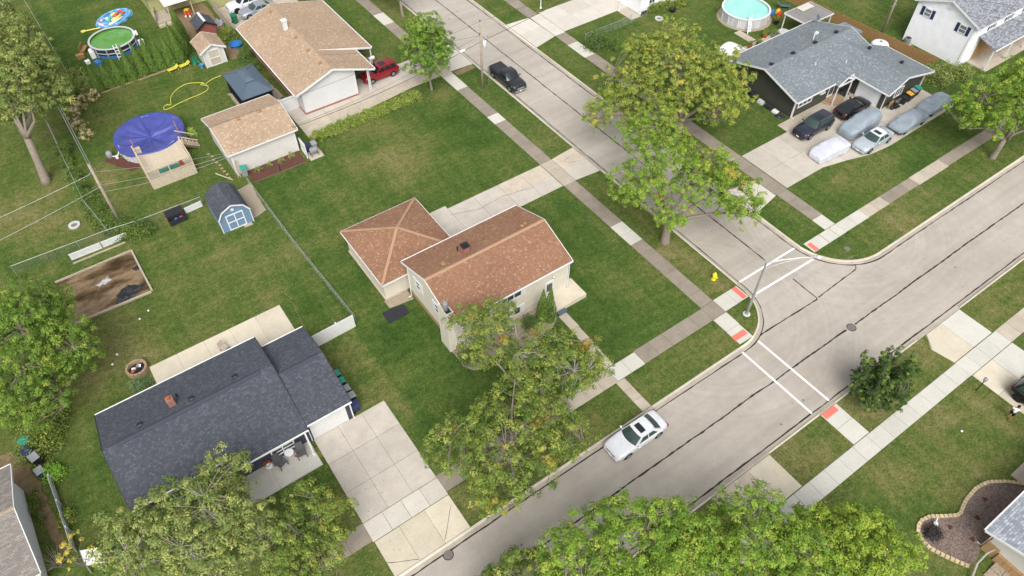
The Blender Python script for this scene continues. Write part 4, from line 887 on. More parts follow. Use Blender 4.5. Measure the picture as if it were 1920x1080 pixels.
    for i, tip in enumerate(chosen):
        s0 = base + (fk - base) * (1.0 if i < 4 else rs.uniform(.8, 1.0)); mid_ = s0 * .45 + tip * .55; mid_[2] += .35 * np.linalg.norm(tip[:2] - s0[:2]) * .3; q1 = s0 * .75 + mid_ * .25 + rs.normal(size=3) * .12
        r0 = trunk * (.62 if i < 4 else .42); pts = [s0, q1, mid_ + rs.normal(size=3) * .15, mid_ * .4 + tip * .6 + rs.normal(size=3) * .15, tip]
        mb.tube(pts, [r0, r0 * .8, r0 * .5, r0 * .28, .015], 6); tips += [(p, r0 * f_) for p, f_ in zip(pts[1:], (.7, .5, .28, .12))] + [((pts[2] + pts[3]) / 2, r0 * .36), ((pts[1] + pts[2]) / 2, r0 * .6)]
    TP = np.array([q[0] for q in tips])
    for j in rs.choice(len(cl), int(len(cl) * twig * .6), False):
        k = np.argmin(np.linalg.norm(TP - cl[j], axis=1)); a = TP[k]; b = cl[j]
        if np.linalg.norm(b - a) > 4: continue
        mb.tube([a, (a + b) / 2 + rs.normal(size=3) * .12 + (0, 0, .08), b], [max(.018, min(tips[k][1] * .5, .05)), .02, .008], 4, cap=False)
    mb.build('trunk', M[bark], root, uv=False, smooth=True)
    return root
def shrub(name, label, c, r, palette, n=60, per=24, leaf=.13, seed=1, group=None, cat='shrub', flowers=None, base=0, sig=None):
    rs = np.random.RandomState(seed); root = thing(name, label, cat, (c[0], c[1], base), 0, group)
    d = rs.normal(size=(n, 3)); d /= np.linalg.norm(d, axis=1)[:, None]; d[:, 2] = np.where(d[:, 2] < -.1, -d[:, 2], d[:, 2])
    cl = np.array([c[0], c[1], base]) + d * (rs.uniform(.2, 1, n) ** .4)[:, None] * np.array(r) * (1 + .15 * np.sin(4 * d[:, :1] + seed)); cl[:, 2] = np.maximum(cl[:, 2], base + .06)
    idx = np.repeat(np.arange(n), per); s = sig or min(r) * .22
    P = cl[idx] + rs.normal(size=(len(idx), 3)) * s * np.array([1, 1, .7]); P[:, 2] = np.maximum(P[:, 2], base + .03)
    col = pal(rs, n, palette)[idx] * rs.uniform(.7, 1.3, (len(idx), 1))
    quad_mesh('foliage', leaves(rs, P, d[idx], leaf), col, M['leaf'], root, (c[0], c[1], base))
    mb = MB()
    for j in rs.choice(n, min(n, 10), False): mb.tube([(c[0], c[1], base - .05), (c + (0, 0))[:2] + (base + r[2] * .3,) if False else (c[0] * .6 + cl[j][0] * .4, c[1] * .6 + cl[j][1] * .4, base + r[2] * .35), tuple(cl[j])], [.03, .022, .008], 4, cap=False)
    mb.build('stem', M['bark'], root, uv=False)
    if flowers:
        fc, k = flowers; j = rs.choice(np.where(d[:, 2] > .1)[0], k); P = cl[j] + d[j] * .12 + (0, 0, .08); idx = np.repeat(np.arange(k), 14); Pf = P[idx] + rs.normal(size=(len(idx), 3)) * .08
        quad_mesh('flower', leaves(rs, Pf, d[j][idx], .1, .9), pal(rs, k, fc)[idx] * rs.uniform(.85, 1.15, (len(idx), 1)), M['leaf'], root, (c[0], c[1], base))['kind'] = 'stuff'
    return root
def conifer(name, label, x, y, hgt, r, seed, palette=((4, (.058, .098, .019)), (3, (.075, .122, .024)), (1, (.10, .15, .032))), n=1500, group=None, bulge=.25, cat='shrub'):
    rs = np.random.RandomState(seed); root = thing(name, label, cat, (x, y, 0), 0, group)
    u = rs.uniform(0, 1, n) ** 1.25; a = rs.uniform(0, 2 * PI, n); prof = np.clip((1 - u) ** (1.0 if bulge < .4 else .82) * (1 + bulge * np.sin(u * PI)), 0.02, 2) * np.clip(u / .06 + .55, 0, 1)
    lump = 1 + .10 * np.sin(a * 3 + u * 9 + seed) + .07 * np.sin(a * 7 - u * 17)
    rr = r * prof * lump * (rs.uniform(.3, 1, n) ** .16)
    P = np.stack([x + rr * np.cos(a), y + rr * np.sin(a), .08 + u * hgt], 1); o = np.stack([np.cos(a), np.sin(a), np.full(n, .25)], 1)
    V = leaves(rs, P, o, .15, .6, up=.45, rand=.3, outw=1.5)
    quad_mesh('foliage', V, pal(rs, n, list(palette)) * rs.uniform(.65, 1.3, (n, 1)), M['leaf'], root, (x, y, 0))
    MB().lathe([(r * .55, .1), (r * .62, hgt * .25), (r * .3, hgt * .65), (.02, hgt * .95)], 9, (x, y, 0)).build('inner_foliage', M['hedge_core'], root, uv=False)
    MB().tube([(x, y, -.05), (x, y, hgt * .4)], [.07, .04], 6).build('trunk', M['bark'], root, uv=False)
    return root
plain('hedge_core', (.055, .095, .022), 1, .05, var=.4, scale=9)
# big trees
tree('maple_tree', 'maple with a few orange sprays in front of the cream split-level house', (18.0, 24.4), 9.2, [(18.9, 23.2, 5.6, 3.4, 3.2, 3.0), (17.2, 27.4, 6.2, 2.5, 2.3, 2.2), (21.6, 22.2, 5.2, 2.2, 2.2, 2.1), (16.5, 29.8, 6.3, 1.6, 1.3, 1.4), (18.6, 28.9, 6.6, 1.5, 1.2, 1.2)], GREEN, 1050, 39, 0.156, seed=3, patchy=((.28, .17, .035), 7, .8), bark='bark_pale', hole=.2, twig=.9)
tree('maple_tree', 'broad street maple between the pale driveway and the white sedan', (13.6, 20.1), 9.5, [(14.0, 20.2, 5.4, 4.2, 3.8, 3.2), (16.6, 18.6, 5.2, 2.7, 2.4, 2.4), (11.0, 22.0, 4.8, 2.5, 2.3, 2.3), (11.4, 18.4, 4.4, 2.4, 2.2, 2.1)], GREEN, 1050, 42, 0.156, seed=4, patchy=((.25, .20, .04), 10, .9), hole=.26, twig=.8)
tree('street_tree', 'yellow-green street tree with thick leaning trunk beside the far kerb', (39.5, 31.2), 9.8, [(42.6, 30.6, 6.6, 3.4, 3.4, 2.5), (40.9, 34.4, 7.5, 3.2, 3.0, 2.5), (37.4, 34.0, 6.3, 2.4, 2.6, 2.1), (44.4, 27.6, 5.3, 2.2, 2.3, 1.9), (38.2, 30.2, 5.0, 1.5, 1.7, 1.4), (41.6, 38.2, 7.6, 2.3, 2.2, 2.1), (44.6, 31.6, 6.2, 1.8, 1.8, 1.6)], FRESH, 1350, 44, .165, seed=5, trunk=.42, patchy=((.27, .23, .045), 12, .9), hole=.26, twig=.7, fork=.30, lean=(.8, .8))
tree('street_tree', 'wide golden-green tree in front of the charcoal house', (51.2, 41.9), 10.4, [(51.2, 43.4, 7.2, 4.6, 4.6, 3.2), (55.0, 41.6, 6.6, 3.4, 3.4, 2.8), (46.4, 45.6, 6.6, 3.4, 3.0, 2.6), (53.6, 47.0, 7.8, 3.6, 3.0, 2.6), (43.0, 45.4, 5.0, 2.4, 2.0, 1.6), (54.2, 38.8, 5.6, 2.4, 2.4, 2.0), (49.6, 47.4, 8.4, 2.6, 2.4, 2.0), (48.0, 41.4, 5.2, 2.4, 2.0, 1.8), (45.2, 42.6, 4.8, 2.2, 1.8, 1.4), (52.6, 38.8, 5.2, 2.2, 2.0, 1.8)], YELLOW, 1950, 44, .175, seed=6, trunk=.42, hole=.18, twig=.6, fork=.28)
tree('street_tree', 'dense round-crowned young tree at the end of the hedge driveway', (34.15, 65.35), 9.0, [(34.4, 66.0, 4.6, 3.0, 3.0, 2.6), (34.5, 66.2, 6.8, 2.0, 2.0, 2.2)], [(4, (.085, .15, .022)), (3, (.115, .185, .03)), (2, (.06, .11, .018)), (1, (.16, .21, .04))], 620, 56, 0.164, seed=7, trunk=.16, hole=.05, fork=.25)
tree('street_tree', 'bright green tree on the verge at the right edge', (76.25, 20.3), 10, [(76.6, 21.6, 6.4, 4.4, 4.4, 3.4), (79.6, 19.6, 7.0, 3.8, 3.8, 3.4), (73.6, 23.4, 5.6, 2.6, 2.6, 2.4)], FRESH, 1350, 50, 0.172, seed=8, trunk=.3)
spk = []
for k_ in range(15):
    az, el = 2.4 * k_, math.radians(38 + (k_ * 37) % 42)
    for q_ in (1.7, 2.5, 3.3): spk.append((40.9 + q_ * math.cos(az) * math.cos(el), 8.8 + q_ * math.sin(az) * math.cos(el), 1.2 + q_ * math.sin(el) * 1.15, .46 - .09 * q_, .46 - .09 * q_, .6))
tree('young_tree', 'small dark spiky-crowned tree on the verge by the red ramp pad', (40.9, 8.8), 5.2, [(40.9, 8.8, 1.9, 2.2, 2.1, 1.6)] + spk, [(5, (.036, .064, .018)), (3, (.052, .085, .022)), (1, (.115, .16, .03))], 1150, 40, .13, seed=9, trunk=.1, sig=.17, minz=.35, fork=.2, hole=.0)
tree('street_tree', 'fresh green tree overhanging the near side of the street below the sedan', (14.5, 8.4), 10, [(15.0, 9.4, 6.4, 4.0, 3.6, 3.2), (12.0, 10.2, 6.2, 2.8, 2.6, 2.8), (17.8, 8.4, 6.4, 2.6, 2.4, 2.6)], FRESH, 1050, 47, 0.156, seed=10)
tree('street_tree', 'green tree beside the broken concrete apron at the bottom edge', (21.6, 4.2), 10, [(21.4, 5.4, 6.3, 3.6, 3.4, 3.2), (23.6, 3.4, 5.6, 2.6, 2.4, 2.6), (19.0, 6.6, 6.0, 2.2, 2.0, 2.3)], FRESH, 950, 47, 0.156, seed=11)
tree('street_tree', 'lime green tree on the lawn next to the curved flower bed', (27.2, .3), 9, [(26.9, 1.4, 5.4, 2.8, 2.8, 2.9), (28.6, .4, 4.4, 1.6, 1.6, 2.0), (26.0, 3.2, 5.4, 2.0, 2.0, 2.2)], [(4, (.14, .20, .026)), (3, (.18, .23, .032)), (2, (.09, .14, .022))], 820, 47, 0.156, seed=12)
tree('street_tree', 'small dark green tree at the bottom edge left of the fresh green one', (9.0, 11.4), 6.5, [(9.2, 12.0, 4.0, 2.6, 2.2, 2.4), (7.2, 12.6, 3.6, 1.8, 1.6, 1.9)], GREEN, 420, 47, 0.156, seed=13)
tree('large_tree', 'large olive green tree in front of the navy house porch', (-6.6, 25.4), 9.5, [(-6.4, 26.4, 5.6, 4.0, 3.6, 3.2), (-9.6, 27.8, 4.8, 2.6, 2.4, 2.4), (-3.6, 28.6, 5.6, 2.2, 1.8, 2.0), (-4.0, 24.6, 5.4, 3.0, 2.8, 2.6)], OLIVE, 1150, 44, 0.164, seed=14, bark='bark_pale', hole=.22, twig=.7)
tree('street_tree', 'dark green round tree on the verge left of the wide driveway', (-.2, 21.9), 7, [(-.3, 22.6, 4.2, 3.0, 2.8, 2.5), (-2.2, 21.2, 3.8, 2.0, 2.0, 2.0)], GREEN, 560, 50, 0.156, seed=15)
tree('young_tree', 'small yellow-leaved tree behind the grey picket fence at bottom left', (-13.6, 30.6), 3.6, [(-13.3, 30.8, 2.4, 1.1, 1.2, 1.2), (-13.0, 31.8, 2.6, .7, .7, 1.0)], [(3, (.33, .27, .05)), (2, (.26, .24, .05)), (1, (.16, .17, .04))], 130, 47, 0.123, seed=16, trunk=.06, minz=.6, sig=.2)
tree('large_tree', 'dense green tree beside the sand pit at the left edge', (-11.8, 47.6), 9.5, [(-11.6, 48.2, 5.4, 4.2, 4.6, 3.4), (-9.4, 46.4, 4.4, 2.4, 2.6, 2.4), (-11.0, 51.4, 5.6, 3.0, 2.6, 2.6), (-12.8, 44.2, 4.0, 2.6, 2.6, 2.4)], [(4, (.085, .14, .022)), (3, (.12, .175, .03)), (2, (.055, .095, .018)), (1, (.17, .20, .035))], 1300, 50, 0.156, seed=17, hole=.08)
tree('large_tree', 'tall mottled green tree with bare leaning trunk at the top left', (-6.75, 74.5), 14, [(-4.6, 77.8, 9.6, 3.4, 3.6, 3.0), (-3.0, 81.8, 8.6, 3.0, 3.4, 3.0), (-5.6, 82.6, 10.4, 3.2, 3.2, 3.0), (-2.4, 77.4, 7.4, 2.2, 2.2, 1.8), (-6.4, 79.0, 7.0, 2.6, 2.6, 2.2)], OLIVE, 1500, 53, 0.197, seed=18, trunk=.42, lean=(1.2, 2.5), fork=.42, sig=.4)
tree('large_tree', 'leafy tree in the far top left corner', (-6, 95), 12, [(-5.4, 95.4, 8.0, 3.6, 4.4, 3.4), (-3.2, 91.0, 7.0, 3.0, 3.0, 2.8)], OLIVE, 620, 47, 0.213, seed=19, trunk=.3, sig=.42)
tree('street_tree', 'street tree at the top edge beside the kerb', (39.6, 81.8), 8, [(39.4, 84.0, 5.6, 3.0, 3.0, 2.4)], GREEN, 420, 44, 0.180, seed=20, trunk=.2)
# arborvitae row behind the lawn
xs = [2.2, 3.5, 4.75, 6.2, 7.5, 8.7, 9.75, 10.9, 12.1, 13.0, 13.4, 13.9]
ys = [88.1, 88.2, 88.1, 88.0, 88.2, 88.4, 88.3, 88.3, 88.6, 89.8, 91.4, 93.0]
hs_ = [3.3, 3.1, 3.4, 4.3, 4.1, 4.4, 3.9, 4.0, 5.0, 4.6, 4.6, 4.4]
for i, (x, y, hh) in enumerate(zip(xs, ys, hs_)):
    conifer('arborvitae', f'pointed arborvitae, {ORD[i]} in the row counted from the left', x, y, hh, .80 + .05 * (i % 3), 30 + i, group='arborvitae row behind the lawn', n=4200, bulge=.2)
conifer('arborvitae', 'shorter slim arborvitae left of the front door', 24.4, 30.45, 3.9, .52, 50, group='arborvitae beside the front door', n=1700, bulge=.5)
conifer('arborvitae', 'taller slim arborvitae right against the front steps', 24.85, 30.05, 4.3, .5, 51, group='arborvitae beside the front door', n=1700, bulge=.5)
for i, (x, y, hh) in enumerate(((57.4, 59.4, 2.6), (58.2, 58.0, 2.0), (59.0, 56.6, 1.7), (59.9, 55.4, 1.6))):
    conifer('arborvitae', f'small upright arborvitae by the chain-link corner, {ORD[i]} from the round bush', x, y, hh, .42, 60 + i, group='small arborvitae in the corner garden', n=700)
shrub('bush', 'dark round bush inside the chain-link corner', (56.0, 61.4), (1.7, 1.6, 2.0), DARK, 110, 26, .17, 70)
shrub('bush', 'round clipped bush under the lower front window', (23.2, 30.6), (.85, .8, .95), DARK, 60, 26, .11, 71)
shrub('bush', 'dense bush at the flue chase corner below the maple', (16.95, 30.5), (.95, .9, 1.3), DARK, 70, 26, .12, 72)
shrub('bush', 'bluish green bush beside the brick fire pit', (-6.35, 43.7), (.75, .8, .8), [(3, (.09, .14, .06)), (2, (.12, .17, .075))], 60, 26, .1, 73)
shrub('bush', 'near-black bush in the curved flower bed', (35.15, -.6), (.62, .6, .7), [(3, (.03, .028, .028)), (1, (.055, .045, .045))], 55, 26, .1, 74)
shrub('bush', 'leafy bush between the white shed and the tan-roofed house', (18.7, 90.3), (1.3, 1.3, 1.2), GREEN, 80, 26, .17, 75)
shrub('bush', 'dark bush against the brick wall of the tan-roofed house', (19.0, 84.6), (1.0, 1.3, .8), DARK, 55, 26, .15, 76)
shrub('bush', 'dark bush squeezed between the gazebo and the brick wall', (19.2, 81.6), (.7, 1.4, .7), DARK, 45, 26, .14, 77)
shrub('bush', 'bright green sprouting shrub at the end of the grey picket fence', (-13.9, 39.6), (.75, .75, .9), [(3, (.16, .27, .04)), (2, (.11, .20, .03))], 60, 22, .16, 78)
for i, (x, y, r_) in enumerate(((-14.3, 42.4, 1.4), (-13.2, 44.4, 1.5), (-14.4, 46.4, 1.6))):
    shrub('bush', f'overgrown green shrub by the bins at the left edge, {ORD[i]} from the bright sprouting one', (x, y), (r_, r_, 1.5), GREEN, 80, 26, .17, 80 + i, group='overgrown shrubs at the left edge')
HYD = [(3, (.42, .34, .22)), (2, (.50, .44, .30)), (1, (.38, .22, .17))]
for i, (x, y) in enumerate(((-1.3, 79.8), (-1.5, 81.9), (-1.6, 84.4), (-.6, 85.6), (.3, 86.7), (1.4, 86.6))):
    shrub('hydrangea', f'hydrangea with faded cream flowers, {ORD[i]} in the bed counted from the pool', (x, y), (.75, .75, .8), GREEN, 45, 22, .13, 90 + i, group='hydrangeas along the fence bed', flowers=(HYD, 48), cat='shrub')
for i, (x, y, s_) in enumerate(((-4.0, 78.5, .7), (-4.2, 76.2, .6), (-4.1, 73.4, .7), (-4.0, 70.8, .8), (-3.9, 69.0, .9), (-3.6, 66.6, .9), (-3.4, 64.4, 1.0), (-2.6, 62.6, 1.0), (-1.6, 61.6, .9), (-.5, 61.4, .8))):
    shrub('bush', f'weedy fence shrub, {ORD[i]} counted down the chain-link line', (x, y), (s_ * 1.15, s_ * 1.5, 1.15), DARK + GREEN[:1], 75, 24, .15, 100 + i, group='weedy shrubs along the chain-link fence')
for i, (x, y, s_) in enumerate(((1.0, 88.6, 1.1), (-.2, 89.8, 1.2), (.1, 92.0, 1.2), (-1.2, 94.4, 1.4), (-1.4, 88.0, 1.0), (-1.8, 91.0, 1.2))):
    shrub('bush', f'leafy shrub behind the hydrangeas, {ORD[i]} from the arborvitae', (x, y), (s_, s_, 1.7), GREEN if i % 2 else OLIVE, 60, 24, .18, 115 + i, group='shrubs behind the hydrangeas')
for i in range(11):
    x = 19.6 + i * 1.2; shrub('hedge_plant', f'light green hedge plant along the driveway, {ORD[i]} counted from the garage', (x, 64.75 + .012 * i + (.1 if i % 2 else 0)), (.95, .62, 1.05), [(3, (.13, .18, .035)), (2, (.17, .21, .045)), (1, (.20, .20, .06))], 80, 24, .16, 130 + i, group='hedge along the driveway')
for i, (x, y) in enumerate(((82.6, 34.2), (84.4, 33.2), (86.0, 32.4), (87.0, 31.4), (83.8, 31.8))):
    shrub('bush', f'rambling green shrub behind the covered cars, {ORD[i]} from the grey roof', (x, y), (1.3, 1.3, 1.4), OLIVE, 60, 24, .18, 150 + i, group='shrubs in front of the white house')
for i, (x, y) in enumerate(((67.3, 64.0), (68.6, 63.6), (70.0, 63.2), (71.4, 62.8))):
    shrub('bush', f'broad-leaved bush at the white house wall, {ORD[i]} from the corner', (x, y), (.8, .8, 1.1), GREEN, 45, 22, .2, 160 + i, group='bushes by the white house end')
shrub('bush', 'yellow flowering weed beside the black planter box', (2.6, 62.0), (.9, .5, .8), [(3, (.20, .20, .04)), (1, (.30, .26, .05))], 40, 22, .13, 170)
shrub('bush', 'flowering bush with pale yellow blooms at the porch corner', (-4.9, 29.9), (1.4, 1.0, 1.2), [(3, (.10, .17, .03)), (1, (.13, .20, .04))], 70, 24, .15, 171, flowers=([(2, (.55, .50, .20)), (1, (.6, .45, .25))], 30))
shrub('bush', 'lime leafed plant beside the blue covered pool', (8.3, 73.6), (.5, .9, .6), [(3, (.20, .28, .06))], 30, 22, .16, 172)
shrub('bush', 'yellow-green plant at the carport post', (30.4, 75.2), (.5, .7, .8), [(3, (.17, .19, .05)), (1, (.28, .17, .08))], 35, 22, .14, 173)
shrub('bush', 'small seedlings shooting up at the garage wall', (6.95, 37.2), (.35, .9, .5), GREEN, 24, 20, .12, 174)
shrub('bush', 'small green plant growing along the white house path', (-15.6, 37.6), (.45, 1.8, .5), GREEN, 40, 20, .13, 175)
shrub('bush', 'leafy sapling leaning over the grey picket fence', (-14.0, 35.6), (.6, .8, .9), GREEN, 40, 22, .14, 176)
# ------------------------------------------------------------------ sheds, gazebo, pools, decks
h = thing('shed', 'small grey-white shed with tan roof and tan double door', 'shed', (15.5, 86.6, 0))
walls_y(h, 14.15, 16.75, 85.1, 87.95, 2.1, 2.1, 15.45, 2.85, 'siding_grey'); gable_y(h, 13.83, 17.1, 84.85, 88.2, 2.12, 2.12, 15.46, 2.98, 'roof_tan', gut=False)
d = MB()
for a in ((-.72, -.62, 0, 2.02), (.62, .72, 0, 2.02), (-.62, .62, 0, .1), (-.62, .62, 1.92, 2.02), (-.62, .62, .95, 1.05)): fbox(d, 'S', (15.47, 85.1, .05), *a, -.02, .07)
d = d.build('door', M['trim_white'], h)
for z0, z1 in ((.1, .95), (1.05, 1.92)):
    mb = MB(); fbox(mb, 'S', (15.47, 85.1, .05), -.62, .62, z0, z1, -.02, .03); mb.build('door_panel', M['drive_worn'], d)
for x in (14.14, 16.68): MB().box(x, 85.05, 0, x + .09, 85.13, 2.1).build('corner_trim', M['trim_white'], h)
h = thing('shed', 'red-brown shed with dark roof and white ridge strip', 'shed', (16.8, 92.2, 0))
walls_y(h, 15.75, 17.9, 91.15, 93.3, 1.75, 1.75, 16.8, 2.5, 'shed_red'); gable_y(h, 15.5, 18.1, 90.95, 93.5, 1.78, 1.78, 16.8, 2.62, 'roof_navy', gut=False, rake='metal_dark')
MB().bar((16.8, 90.95, 2.64), (16.8, 93.5, 2.64), .3, .05).build('ridge_strip', M['trim_white'], h)
# barn shed
h = thing('barn_shed', 'blue gambrel barn shed with white trimmed doors on the lawn', 'shed', (7.05, 58.4, 0))
prof = [(5.5, 1.75), (6.0, 2.55), (7.05, 3.02), (8.1, 2.55), (8.6, 1.75)]
pts = [(5.55, 0), (8.55, 0), (8.55, 1.72), (8.06, 2.48), (7.05, 2.93), (6.04, 2.48), (5.55, 1.72)]; n = len(pts)
MB().add([(x, 56.6, z) for x, z in pts] + [(x, 60.2, z) for x, z in pts], [tuple(range(n)), tuple(range(n, 2 * n))[::-1]] + [(i, n + i, n + (i + 1) % n, (i + 1) % n) for i in range(n)]).build('wall', M['siding_blue'], h)
for (xa, za), (xb, zb) in zip(prof, prof[1:]):
    q = [(xa, 60.35, za + .03), (xa, 56.45, za + .03), (xb, 56.45, zb + .03), (xb, 60.35, zb + .03)]; MB().slab(q, .06).build('roof', M['roof_navy'], h)
    MB().bar((xa, 56.43, za - .04), (xb, 56.43, zb - .04), .05, .13).build('fascia', M['trim_white'], h)
for x in (5.5, 8.53): MB().box(x, 56.54, 0, x + .08, 56.62, 1.75).build('corner_trim', M['trim_white'], h)
d = MB()
for a in ((-.85, -.74, 0, 1.85), (.74, .85, 0, 1.85), (-.05, .05, .1, 1.75), (-.74, .74, 0, .1), (-.74, .74, 1.75, 1.85), (-.74, -.05, .9, 1.0), (.05, .74, .9, 1.0)): fbox(d, 'S', (7.05, 56.6, .03), *a, -.02, .06)
d = d.build('door', M['trim_white'], h)
for u0 in (-.74, .05):
    for z0 in (.1, 1.0):
        mb = MB(); fbox(mb, 'S', (7.05, 56.6, .03), u0, u0 + .69, z0, z0 + .76, -.02, .025); mb.build('door_panel', M['siding_blue'], d)
MB().lathe([(.02, 0), (.16, 0), (.16, .03), (.02, .03)], 10).build('vent', M['trim_white'], h, local=True).matrix_local = Matrix.Translation((0, -1.8, 2.35)) @ Matrix.Rotation(PI / 2, 4, 'X')
MB().box(7.5, 56.2, 0, 8.3, 56.55, .06).build('sill_block', M['slab_mid'], h)
# gazebo
h = thing('gazebo', 'dark gazebo with blue-grey metal hip roof behind the tan-roofed garage', 'gazebo', (16.2, 75.55, 0))
x0, x1, y0, y1, ze = 14.38, 18.05, 72.45, 78.65, 2.5
tx0, tx1, ty0, ty1, tz = 15.75, 16.7, 74.3, 76.8, 3.25
for q in ([(x0, y0, ze), (x1, y0, ze), (tx1, ty0, tz), (tx0, ty0, tz)], [(x1, y0, ze), (x1, y1, ze), (tx1, ty1, tz), (tx1, ty0, tz)], [(x1, y1, ze), (x0, y1, ze), (tx0, ty1, tz), (tx1, ty1, tz)], [(x0, y1, ze), (x0, y0, ze), (tx0, ty0, tz), (tx0, ty1, tz)]):
    rf = MB().slab(q, .05).build('roof', M['metal_slate'], h); rb = MB(); p = [Vector(v) for v in q]
    L_ = (p[1] - p[0]).length; k_ = int(L_ / .33); up = ((p[3] + p[2]) / 2 - (p[0] + p[1]) / 2); e = (p[1] - p[0]).normalized(); a0 = (p[3] - p[0]).dot(e); a1 = (p[2] - p[0]).dot(e)
    nv = (p[1] - p[0]).cross(p[3] - p[0]).normalized() * .012
    perp = (p[3] - p[0]) - e * a0
    for i in range(1, k_):
        u = L_ * i / k_; f_ = min(1, u / a0 if u < a0 else (1 if u < a1 else (L_ - u) / (L_ - a1))); rb.bar(p[0] + e * u + nv, p[0] + e * u + perp * f_ + nv, .035, .03)
    rb.build('roof_rib', M['metal_slate'], rf, kind='stuff')
ux0, ux1, uy0, uy1 = 15.65, 16.8, 74.15, 76.95; c0, c1 = (16.22, 74.7, 3.62), (16.22, 76.4, 3.62)
for q in ([(ux0, uy0, 3.32), (ux1, uy0, 3.32), c0], [(ux1, uy0, 3.32), (ux1, uy1, 3.32), c1, c0], [(ux1, uy1, 3.32), (ux0, uy1, 3.32), c1], [(ux0, uy1, 3.32), (ux0, uy0, 3.32), c0, c1]): MB().slab(q, .04).build('upper_roof', M['metal_slate'], h)
for a, b in (((x0, y0), (tx0, ty0)), ((x1, y0), (tx1, ty0)), ((x1, y1), (tx1, ty1)), ((x0, y1), (tx0, ty1))): MB().bar((*a, ze + .03), (*b, tz + .03), .08, .06).build('hip_cap', M['metal_slate'], h)
MB().box(x0, y0, ze - .14, x1, y0 + .05, ze - .02).box(x0, y0 + .05, ze - .14, x0 + .05, y1, ze - .02).box(x1 - .05, y0 + .05, ze - .14, x1, y1, ze - .02).build('eave_beam', M['metal_dark'], h)
for x in (x0 + .25, x1 - .25):
    for y in (y0 + .25, y1 - .25): MB().bar((x, y, 0), (x, y, ze - .1), .13).build('post', M['metal_dark'], h)
for a in ((x0 + .25, y0 + .3, x0 + .28, y1 - .3), (x0 + .3, y0 + .25, x1 - .3, y0 + .28)):
    rows = []
    for i in range(41):
        u = i / 40; w_ = .05 * math.sin(i * 1.9); x, y = a[0] + (a[2] - a[0]) * u, a[1] + (a[3] - a[1]) * u; w_x, w_y = (w_, 0) if a[2] - a[0] < 1 else (0, w_)
        rows.append([(x + w_x, y + w_y, .15), (x + w_x * .3, y + w_y * .3, 2.35)])
    MB().grid(rows).build('net_curtain', M['short_black'], h, smooth=True)
# patio cover and pop-up canopy at the grey-roofed house
h = thing('patio_cover', 'flat grey board patio cover on white posts behind the grey roof', 'pergola', (80, 48.8, 0))
for i in range(12):
    x = 77.5 + i * .4; MB().slab([(x, 46.95, 2.55), (x + .38, 46.95, 2.55), (x + .38, 50.6, 2.42), (x, 50.6, 2.42)], .05).build('roof_board', M['board_grey'], h)
trim(h, 'edge_beam', 'trim_white', ((77.45, 46.95, 2.42), (77.45, 50.65, 2.32), .07, .18), ((77.45, 50.65, 2.32), (82.3, 50.65, 2.32), .07, .18), ((82.32, 46.95, 2.42), (82.32, 50.65, 2.32), .07, .18), ((77.45, 46.9, 2.42), (82.3, 46.9, 2.42), .07, .18))
for x, y in ((77.6, 50.5), (82.2, 50.5), (82.2, 47.1), (77.6, 47.2)): MB().bar((x, y, 0), (x, y, 2.35), .11).build('post', M['trim_white'], h)
MB().box(79.4, 49.4, 2.52, 81.6, 50.5, 2.56).build('skylight', M['drive_pale'], h)
h = thing('canopy', 'cream arched fabric canopy against the back corner of the charcoal house', 'canopy', (66.6, 49.2, 0))
rows = []
for i in range(9):
    u = i / 8; x = 65.3 + 2.6 * u + .3 * u; z = 1.75 + .55 * math.sin(PI * u)
    rows.append([(x, 48.0 + .1 * u, z), (x, 49.1, z + .06), (x - .1, 50.15, z)])
MB().grid(rows, True).build('fabric', M['trim_white'], h, smooth=True)
for x, y in ((65.4, 48.1), (65.4, 50.1), (68.1, 48.1), (68.0, 50.1)): MB().tube([(x, y, 0), (x, y, 1.78)], .025, 6).build('pole', M['metal_grey'], h)
# pools
def pool_wall(root, cx, cy, r, hh, mat, rim, n=40, posts=14, post_mat=None):
    MB().lathe([(r, 0), (r, hh), (r - .06, hh), (r - .06, .1), (0.05, .1)], n, (cx, cy, 0), close=False).build('wall', M[mat], root, smooth=50)
    MB().lathe([(r - .14, hh - .02), (r + .1, hh - .02), (r + .1, hh + .06), (r - .14, hh + .06), (r - .14, hh - .02)], n, (cx, cy, 0), close=False).build('rim', M[rim], root, smooth=50)
    for i in range(posts):
        a = 2 * PI * i / posts; x, y = cx + (r + .05) * math.cos(a), cy + (r + .05) * math.sin(a); MB().bar((x, y, 0), (x, y, hh), .09, .09).build('post', M[post_mat or rim], root)
h = thing('pool', 'round above-ground pool of green algae water behind the arborvitae', 'pool', (6.4, 96.5, 0))
pool_wall(h, 6.4, 96.5, 2.7, 1.2, 'pool_wall_dark', 'trim_grey', posts=12, post_mat='trim_grey')
MB().lathe([(2.72, .55), (2.74, .57), (2.74, .66), (2.72, .68)], 40, (6.4, 96.5, 0), close=False).build('wall_band', M['trim_grey'], h)
MB().lathe([(2.72, .0), (2.76, .0), (2.76, .28), (2.72, .3)], 40, (6.4, 96.5, 0), close=False).build('wall_band', M['plastic_blue'], h)
MB().lathe([(.01, 1.02), (2.64, 1.02)], 40, (6.4, 96.5, 0), close=False).build('water', M['water_green'], h)
h = thing('pool_filter', 'white pool pump box beside the green pool, nearer the loungers', 'pump', (3.5, 95.6, 0)); MB().box(3.25, 95.3, 0, 3.8, 95.9, .9).lathe([(.25, .9), (.25, 1.1), (.1, 1.2)], 12, (3.5, 95.6, 0)).build('housing', M['plastic_white'], h); MB().tube([(3.7, 95.6, .6), (4.0, 95.5, 1.0), (4.2, 95.6, 1.2)], .05, 6).build('hose', M['metal_grey'], h)
